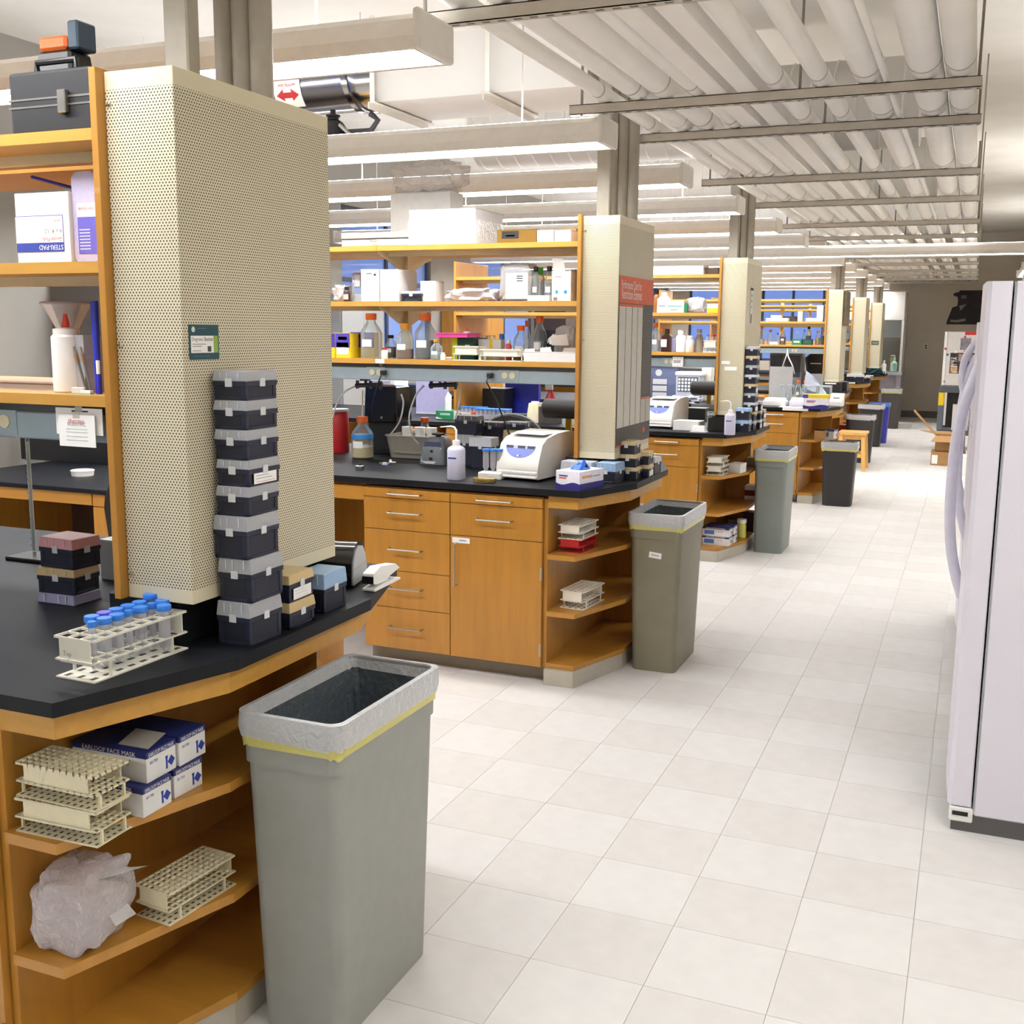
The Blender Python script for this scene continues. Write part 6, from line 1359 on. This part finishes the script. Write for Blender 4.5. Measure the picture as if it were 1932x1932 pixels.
bag('dark teal crumpled cloth heaped on the dark-plaque bench', -1.60, Y7 - .12, ZB, .22, .2, .1, mat('dark_teal_cloth', '1f3f44', .9), 91, .3, name='cloth_heap', cat='cloth'); bpy.data.objects.remove(t)
wb_('navy tray with papers on the dark-plaque bench end', -1.475, Y7 + .03, .07, .2, .05, NAVY, decals=((.1, .9, .5, .9, PAPER, 'white_tag'),))
jar('white pump bottle at the end of the dark-plaque bench', -1.47, Y7 + .12, ZB, .04, .24, WHITE, WHITE, None, neck=.35, name='pump_bottle')
x, z, w_, h_ = fit(1644, 1658, 651, 643, Y7 - .001); t = thing('plaque', 'small dark green plaque on a column cover front', 'plaque', (x, Y7 - .0015, z)); MB().box(-w_ / 2, w_ / 2, -.003, 0, 0, h_).build('plate', mat('plaque_green', '4a5348', .5), t); rows(t, GREYL, -w_ * .35, w_ * .35, -.003, [h_ * .4, h_ * .6], .002)
carton('bright green carton on the open shelf of the hanging-board bench', -1.60, Y5 + .62, Z1, .12, .12, .09, GREENB); carton('red carton on the open shelf of the plain-column bench', -1.58, Y5 + .70, Z2, .2, .2, .1, REDP)
for Yb, lab, sd in ((Y6, 'plain-column', 5), (Y7, 'dark-plaque', 6)):
    q = random.Random(sd)
    for k in range(4):
        bottle('%s bottle from the maple panel on the lowest shelf of the %s bench' % (NTH[k], lab), -1.80 - .07 * k, Yb + .08, SZ[2], .03, q.uniform(.13, .2), q.choice([ORANGE, AMBERC, BLUEC]), q.choice([WATER, AMBERL, CREAML]), .35, False, 'bottles on far shelves', seg=12)
# ================================================================== white hood at the end of the aisle
t = thing('fume_hood', 'white hood with lit interior and sash at the far end of the benches', 'hood', (-1.75, 21.95, 0))
MB().box(-.85, .50, -.3, .6, 1.86, 2.38).build('top_hood', WHITE, t, bev=.01); MB().box(-.85, .50, .5, .6, .9, 1.86).build('back_panel', mat('hood_grey', 'b4b4ac', .5), t)
for x in (-.85, .46): MB().box(x, x + .04, -.3, .6, .9, 1.86).build('side_wall', WHITE, t)
MB().box(-.87, .52, -.32, .6, .86, .92).build('work_top', GREYL, t); MB().box(-.85, .50, -.2, .55, .0, .86).build('cabinet', mat('pale_cabinet', 'bdb9c4', .5), t); MB().box(.42, .46, -.29, -.25, 0, .86).build('leg', GREYL, t)
MB().box(-.8, .45, -.29, -.285, 1.55, 1.86).build('sash', GLASS, t)
t = thing('pump_dispenser', 'pale green pump bottle standing in the white hood', 'bottle', (-1.38, 21.72, .9203)); MB().lathe([(.05, 0), (.06, .01), (.06, .16), (.02, .2), (.02, .26)], 14).build('bottle', mat('mint'), t); MB().tube([(0, 0, .26), (0, 0, .3), (-.05, 0, .3)], .008, 8).build('pump', WHITE, t)
carton('yellow notice standing in the white hood', -1.44, 22.1, .9203, .08, .02, .3, CARTW, decals=((.1, .9, .4, .8, YELLOW, 'yellow_patch'),), name='notice', cat='notice')
# ================================================================== back wall things
t = thing('wall_outlet', 'small outlet plate on the far wall', 'outlet', (at(1747, 653, Y=YBACK).x, YBACK - .001, at(1747, 660, Y=YBACK).z)); MB().box(-.035, .035, -.006, 0, 0, .12).build('plate', OUTLET, t); 
for zz in (.035, .08): MB().box(-.015, .015, -.008, -.006, zz - .015, zz + .015).build('socket', INK, t)
a = at(1785, 612, Y=YBACK); b_ = at(1800, 548, Y=YBACK); 
t = thing('portrait_poster', 'large dark portrait poster of a figure in a wide hat on the far wall', 'poster', (0, YBACK - .002, a.z)); H = b_.z - a.z
x0 = a.x; DK = mat('poster_dark', '2a2428', .6, var=.2, scale=6); DK2 = mat('poster_black', '1c181c', .6)
RXm = RX
def flat(pts, m, nm, e): return MB().prism(pts[::1], e, e + .002, RXm).build(nm, m, t)
flat([(x0 + .25, 0), (x0 + .95, 0), (x0 + .95, H), (x0 + .2, H), (x0 + .16, H * .3)], DK, 'backdrop', .0)
flat([(x0, 0), (x0 + .62, 0), (x0 + .52, H * .45), (x0 + .40, H * .58), (x0 + .24, H * .58), (x0 + .09, H * .5), (x0 + .02, H * .15)], DK2, 'figure_body', .002)
flat([(x0 + .28 + .19 * math.cos(R(a_)), H * .88 + H * .085 * math.sin(R(a_))) for a_ in range(0, 360, 20)], DK2, 'hat_brim', .004); flat([(x0 + .18, H * .9), (x0 + .38, H * .9), (x0 + .36, H), (x0 + .2, H)], DK2, 'hat_crown', .0045)
flat([(x0 + .17, H * .82), (x0 + .37, H * .82), (x0 + .35, H * .62), (x0 + .27, H * .56), (x0 + .19, H * .62)], DK, 'head', .003)
flat([(x0 + .23, H * .86), (x0 + .33, H * .86), (x0 + .32, H * .76), (x0 + .24, H * .76)], mat('poster_grey', '6b6468', .6), 'face', .006)
flat([(x0 + .21, H * .55), (x0 + .34, H * .6), (x0 + .24, H * .40)], mat('poster_collar', '8b8286', .6), 'collar', .005)
flat([(x0 + .06, H * .14), (x0 + .18, H * .13), (x0 + .34, H * .18), (x0 + .34, H * .1), (x0 + .2, H * .06), (x0 + .08, H * .07)], mat('poster_hands', '8f8580', .6), 'hands', .005)
# ================================================================== right side: freezer, cart, boxes, fridges
t = thing('tall_freezer', 'white freezer covered in postcards and magnets near the far wall', 'freezer', (0, 20.6, 0))
fx = at(1783, 625, Y=20.6).x
MB().box(fx + .05, .98, 0, .75, .05, 1.66).build('cabinet', mat('freezer_white', 'd2cdc9', .4), t, bev=.01); MB().box(fx, fx + .048, .0, .75, .06, 1.66).build('door', WHITE, t, bev=.008); MB().box(fx + .03, .96, .02, .73, 0, .05).build('plinth', BLACKP, t)
def patch(xl, xr, yb_, yt, m, nm, e=.002):
    x_, z_, w__, h__ = fit(xl, xr, yb_, yt, 20.6); return MB().box(x_ - w__ / 2, x_ + w__ / 2, -e, -e + .0015, z_, z_ + h__).build(nm, m, t)
patch(1821, 1850, 632, 626, REDP, 'red_strip'); patch(1812, 1832, 660, 638, mat('photo_grey', '7a7680', .6, var=.4, scale=14), 'photo_print'); patch(1792, 1797, 700, 688, INK, 'dark_magnet')
pc = patch(1792, 1850, 705, 666, mat('collage_dark', '2c2422', .6, var=.5, scale=12), 'collage_card'); patch(1808, 1834, 682, 668, mat('collage_beige', '9a8474', .6, var=.3, scale=20), 'card_picture', .004); patch(1811, 1833, 698, 683, mat('collage_blue', '2b3474', .6), 'card_blue', .004); patch(1793, 1806, 703, 690, mat('collage_tan', 'c49a70', .6, var=.4, scale=30), 'card_portrait', .004)
x_, z_, w__, h__ = fit(1796, 1832, 704, 701, 20.6); text('NEW YORK CITY', PAPER, t, (x_, -.006, z_ + h__ / 2), w__, (90, 0, 0), 1.2)
for k, (s_, px) in enumerate((('WHAT IS', 1796), ('IT TA', 1802))): x_, z_, w__, h__ = fit(px - 3, px + 3, 692, 674, 20.6); text(s_, PAPER, t, (x_, -.006, z_ + h__ / 2), h__, (90, -90, 0), 1.3)
for px, py, m_ in ((1784, 658, REDP), (1788, 669, mat('slate_blue')), (1821, 636, REDP), (1821, 663, REDP), (1803, 664, PAPER), (1782, 720, GREYP)): patch(px - 2, px + 2, py + 2, py - 2, m_, 'magnet', .005)
t = thing('utility_cart', 'dark grey utility cart with yellow corner posts', 'cart', (-.20, 17.05, 0))
MB().box(-.24, .24, -.2, .3, .80, .885).build('top_tray', mat('cart_grey', '4d525c', .5), t, bev=.01); MB().box(-.20, .20, -.16, .26, .86, .8852).build('tray_well', mat('cart_well', '3a3e46', .5), t); MB().box(-.24, .24, -.2, .3, .2, .27).build('lower_tray', mat('cart_grey'), t, bev=.01)
for sx in (-1, 1):
    for y in (-.19, .25): MB().box(sx * .21 - .035, sx * .21 + .035, y - .02, y + .02, .27, .62).build('post', mat('cart_blue', '5d6672', .5), t); MB().box(sx * .21 - .036, sx * .21 + .036, y - .021, y + .021, .62, .80).build('yellow_post', YELLOW, t); MB().tube([(sx * .2 - .015, y, .055), (sx * .2 + .015, y, .055)], .055, 14).build('wheel', BLACKM, t); MB().box(sx * .2 - .02, sx * .2 + .02, y - .01, y + .01, .055, .2).build('fork', NICKEL, t)
MB().box(-.14, .14, .1, .12, .3, .80).build('back_panel', BLACKP, t)
carton('white carton standing on the lower tray of the utility cart', -.14, 17.0, .271, .22, .18, .36, CARTW); 
def kraft_open(label, x, y, z, w, d, h, rz=0., flaps=True):
    t = thing('cardboard_box', label, 'box', (x, y, z), rz, 'cardboard boxes')
    for nm, a in (('wall', (-w / 2, w / 2, -d / 2, -d / 2 + .005)), ('wall', (-w / 2, w / 2, d / 2 - .005, d / 2)), ('wall', (-w / 2, -w / 2 + .005, -d / 2, d / 2)), ('wall', (w / 2 - .005, w / 2, -d / 2, d / 2))): MB().box(*a, 0, h).build(nm, KRAFT, t)
    MB().box(-w / 2, w / 2, -d / 2, d / 2, 0, .005).build('bottom', KRAFT, t)
    if flaps:
        def fl(p0, p1, q): MB().add([p0, p1, tuple(Vector(p1) + Vector(q)), tuple(Vector(p0) + Vector(q))] + [tuple(Vector(v) + Vector((0, 0, .005))) for v in (p0, p1, Vector(p1) + Vector(q), Vector(p0) + Vector(q))], [(3, 2, 1, 0), (4, 5, 6, 7), (0, 1, 5, 4), (1, 2, 6, 5), (2, 3, 7, 6), (3, 0, 4, 7)]).build('flap', KRAFT, t)
        fl((-w / 2, -d / 2, h), (-w / 2, d / 2, h), (-.28, 0, .30)); fl((w / 2, -d / 2, h), (w / 2, d / 2, h), (.03, 0, .22)); fl((-w / 2, -d / 2, h), (w / 2, -d / 2, h), (-.05, -.17, -.06)); fl((-w / 2, d / 2, h), (w / 2, d / 2, h), (-.20, .2, .02))
    return t
carton('low kraft carton with white label in the aisle under the open box', -.23, 14.86, 0, .40, .34, .17, KRAFT, 0, None, 'cardboard_box', 'box', decals=((.03, .2, .1, .75, PAPER, 'white_label'),))
kraft_open('opened kraft box with flaps up on the low carton in the aisle', -.22, 14.88, .171, .34, .30, .19)
kraft_open('tall pale kraft box standing beside the opened one', .12, 14.6, 0, .22, .30, .55, 0, False)
carton('white carton in front of the tall pale kraft box', .06, 13.9, 0, .3, .3, .22, CARTW)
def fridge(label, x, y, w, d, h, handle=True, split=None):
    t = thing('refrigerator', label, 'refrigerator', (x, y, 0), 0, 'white refrigerators')
    MB().box(.085, d, 0, w, .06, h).build('cabinet', FRIDGEW, t, bev=.006)
    zs_ = [(.09, h)] if not split else [(.09, split - .006), (split + .006, h)]
    for z0, z1 in zs_:
        pts = [(.078, 0.0), (.02, .0), (.006, .012)] + [(.006 - .012 * math.sin(math.pi * k / 8), .012 + (w - .024) * k / 8) for k in range(1, 8)] + [(.006, w - .012), (.02, w), (.078, w)]
        dr = MB().prism(pts[::-1], z0, z1, None, False).build('door', FRIDGEW, t, bev=.004)
        if handle:
            zt_, zb_ = (1.5, .64) if z0 < .6 else (z1 - .1, z0 + .06)
            n = 16; pts = []
            for k in range(n + 1):
                u = k / n; pts.append((.004 - .066 * (1 - abs(2 * u - 1) ** 2.6), w - .08, zb_ + (zt_ - zb_) * u))
            MB().tube(pts, .02, 14).build('handle', mat('handle_white', 'dad8e6', .35), dr)
    MB().box(.083, .086, 0, w, .08, h).build('door_gasket', GREYP, t)
    MB().box(.02, d, .01, w - .01, .0, .06).build('base_grille', mat('grille_shadow', '5a5758', .5), t); MB().box(.012, .085, -.004, .06, .035, .085).build('hinge_cover', WHITE, t, bev=.006, seg=2); MB().box(.022, .07, -.006, .0, .058, .072).build('hinge_slot', BLACKP, t)
    return t
fridge('tall white refrigerator with bowed handle beside the aisle', .012, 3.73, .76, .78, 1.78)
fridge('second white refrigerator beyond the tall one', .02, 5.0, .74, .78, 1.70, True)
fridge('third white refrigerator with a separate freezer door', .0, 6.1, .74, .78, 1.68, True, 1.15)
carton('white carton on top of the third refrigerator', .4, 6.4, 1.681, .4, .3, .25, CARTW)
# ================================================================== things behind the shelves on the left
def board(lab, xl, xr, yb_, yt, Y, m, d=.02, z=None, name='panel_board', cat='board'):
    x_, z_, w__, h__ = fit(xl, xr, yb_, yt, Y, z); t = thing(name, lab, cat, (x_, Y + d / 2, z_)); MB().box(-w__ / 2, w__ / 2, -d / 2, d / 2, 0, h__).build('sheet', m, t); MB().box(-w__ / 2, w__ / 2, -d / 2 - .002, -d / 2, h__ - .012, h__).build('top_edge', GREYL, t); MB().box(-w__ / 2, w__ / 2, -d / 2 - .002, -d / 2, 0, .012).build('bottom_edge', GREYL, t); return t
board('lavender splash panel standing on the pipette-picture bench', 785, 846, 790, 716, Y3 + .3, LAVB, z=ZB)
board('pale lilac panel behind the imaging box', 690, 735, 790, 716, Y3 + .35, mat('grey_lilac', '9a98b0', .6), z=ZB)
x, z, w_, h_ = fit(823, 857, 797, 775, Y3 - .15, ZB)
t = thing('tissue_box', 'green and white tissue carton with a tissue pulled up', 'tissue box', (x, Y3 - .10, ZB)); MB().box(-w_ / 2, w_ / 2, -.06, .06, 0, h_).build('carton', GREEN, t, bev=.001); MB().box(-w_ * .25, w_ * .3, -.0606, -.06, h_ * .5, h_ * .75).build('print_block', mat('mint'), t); MB().add([(-w_ * .48, -.0608, h_ * .06), (-w_ * .1, -.0608, h_ * .06), (-w_ * .48, -.0608, h_ * .28)], [(0, 1, 2)]).build('white_corner', PAPER, t); MB().box(w_ / 2, w_ / 2 + .0006, -.06, .06, 0, h_).build('white_end', PAPER, t)
MB().add([(-.025, 0, h_), (.03, 0, h_), (.028, .01, h_ + .12), (.0, .0, h_ + .15), (-.02, -.01, h_ + .10)], [(0, 1, 2, 3, 4)]).build('tissue', PAPER, t)
for k, (a, b_, c, d_, n1, n2) in enumerate(((866, 915, 790, 758, 6, 2), (908, 972, 800, 770, 8, 3))):
    x, z, w_, h_ = fit(a, b_, c, d_, Y3 - .12, ZB); rack('%s rack full of blue-capped tubes on the pipette-picture bench' % ('white', 'clear')[k], x, Y3 - .08 - .13 * k, ZB, w_, .09, .06, n1, n2, [WHITE, PLASC][k])
    for i in range(n1):
        for j in range(n2): conical('blue-capped tube in the %s rack on the pipette-picture bench' % ('white', 'clear')[k], x - w_ / 2 + w_ * (i + .5) / n1, Y3 - .125 - .13 * k + .09 * (j + .5) / n2, ZB + .004, min(.0135, w_ / n1 * .4), .10, BLUEC, 'tubes in the %s rack' % ('white', 'clear')[k])
x, z, w_, h_ = fit(897, 906, 800, 772, Y3 - .22, ZB); jar('small clear jar with red-orange cap before the clear rack', x, Y3 - .30, ZB, .02, .08, PLASC, mat('red_nozzle'), None, neck=.9)
board('blue plastic tarp panel behind the padded stool', 953, 1016, 790, 718, Y3 + .62, BLUED, .05, ZB, 'tarp_board', 'panel')
x, z, w_, h_ = fit(910, 952, 780, 733, Y3 + .40, ZB); wb_('black instrument box behind the clear tube rack', x, Y3 + .5, w_, .2, h_, BLACKP, lid=mat('grey_lid'), name='instrument_box', cat='instrument')
x, z, w_, h_ = fit(1022, 1047, 790, 722, Y3 + .45, ZB); t = thing('spray_bottle', 'red spray bottle with white trigger on the pipette-picture bench', 'bottle', (x, Y3 + .5, ZB)); MB().lathe([(.05, 0), (.052, .01), (.05, h_ * .5), (.02, h_ * .72), (.02, h_ * .78)], 16).build('body', REDP, t); MB().box(-.045, .02, -.015, .015, h_ * .78, h_).build('trigger', WHITE, t, bev=.004)
x, z, w_, h_ = fit(992, 1018, 795, 761, Y3 - .1, ZB); t = thing('vortex_mixer', 'cream tapered stirrer unit on the pipette-picture bench', 'mixer', (x, Y3 - .05, ZB)); b = MB(); loft(b, [rr(w_, .11, .01, 0), rr(w_ * .7, .08, .01, h_)]); b.build('housing', IVORY, t); MB().lathe([(.03, h_), (.03, h_ + .012), (0, h_ + .012)], 14).build('plate', WHITE, t)
x, z, w_, h_ = fit(1013, 1046, 812, 772, Y3 - .2, None); wb_('dark ribbed power supply before the cream stirrer', x, Y3 - .1, w_, .14, .13, mat('dark_taupe_bin'), name='power_supply', cat='power supply')
wb_('lilac carton on the pipette-picture bench by the padded stool', at(1030, 760, Y=Y3 + .1).x, Y3 + .1, .16, .1, .14, LAVB)
# bay of the teal-card bench: dark equipment on the chart-poster bench beyond
x, z, w_, h_ = fit(40, 204, 880, 778, Y2 + .5, .748); carton('long black electrophoresis case on the lower sitting desk', x, Y2 + .6, .748, w_, .22, h_, BLACKP, 0, None, 'instrument_box', 'instrument')
p = on(156, 897, .748); t = thing('tape_ring', 'white plastic ring dish on the far left of the chart-poster bench', 'dish', (p.x, p.y, .748)); MB().lathe([(.062, 0), (.066, .03), (.06, .03), (.056, .004), (0, .004)], 24).build('wall', WHITE, t); MB().lathe([(.064, .028), (.069, .031), (.064, .034)], 24).build('rim', WHITE, t)
# desks and cupboards along the window wall
DKC = mat('dark_cupboard', '5a534c', .6)
for k, yy in enumerate((6.4, 9.48, 12.56, 15.64)):
    t = thing('wall_cupboard', 'tall %s cupboard on the window wall, %s from the steel duct end' % (('dark', 'grey', 'maple', 'brown')[k], NTH[k]), 'cupboard', (XL + .25, yy, 0)); m_ = (DKC, GREYP, WOOD, mat('dark_brown'))[k]
    MB().box(-.24, .22, -.4, .4, 0, 1.95).build('carcass', m_, t, bev=.003)
    for s_ in (-1, 1): dd = MB().box(.22, .24, min(0, s_ * .395) + .002, max(0, s_ * .395) - .002, .08, 1.93).build('door', m_, t); make_handle(dd, .15, True, (.245, s_ * .05, 1.0)).rotation_euler = (0, 0, R(90))
    t = thing('desk', 'window desk with dark top, %s from the steel duct end' % NTH[k], 'desk', (XL + .4, yy + .85, 0)); MB().box(-.38, .38, -.42, .42, .72, .76).build('top', EPOXY, t); 
    for s_ in (-1, 1): MB().box(-.38, .38, s_ * .40 - .02, s_ * .40 + .02, 0, .72).build('side', WOOD, t)
    carton('white carton on the window desk, %s from the steel duct end' % NTH[k], XL + .4, yy + .65, .761, .3, .3, .3 + .1 * (k % 2), CARTW)
    carton('dark equipment case on the window desk, %s from the steel duct end' % NTH[k], XL + .4, yy + 1.05, .761, .4, .34, .28, BLACKP, name='equipment_case', cat='case')
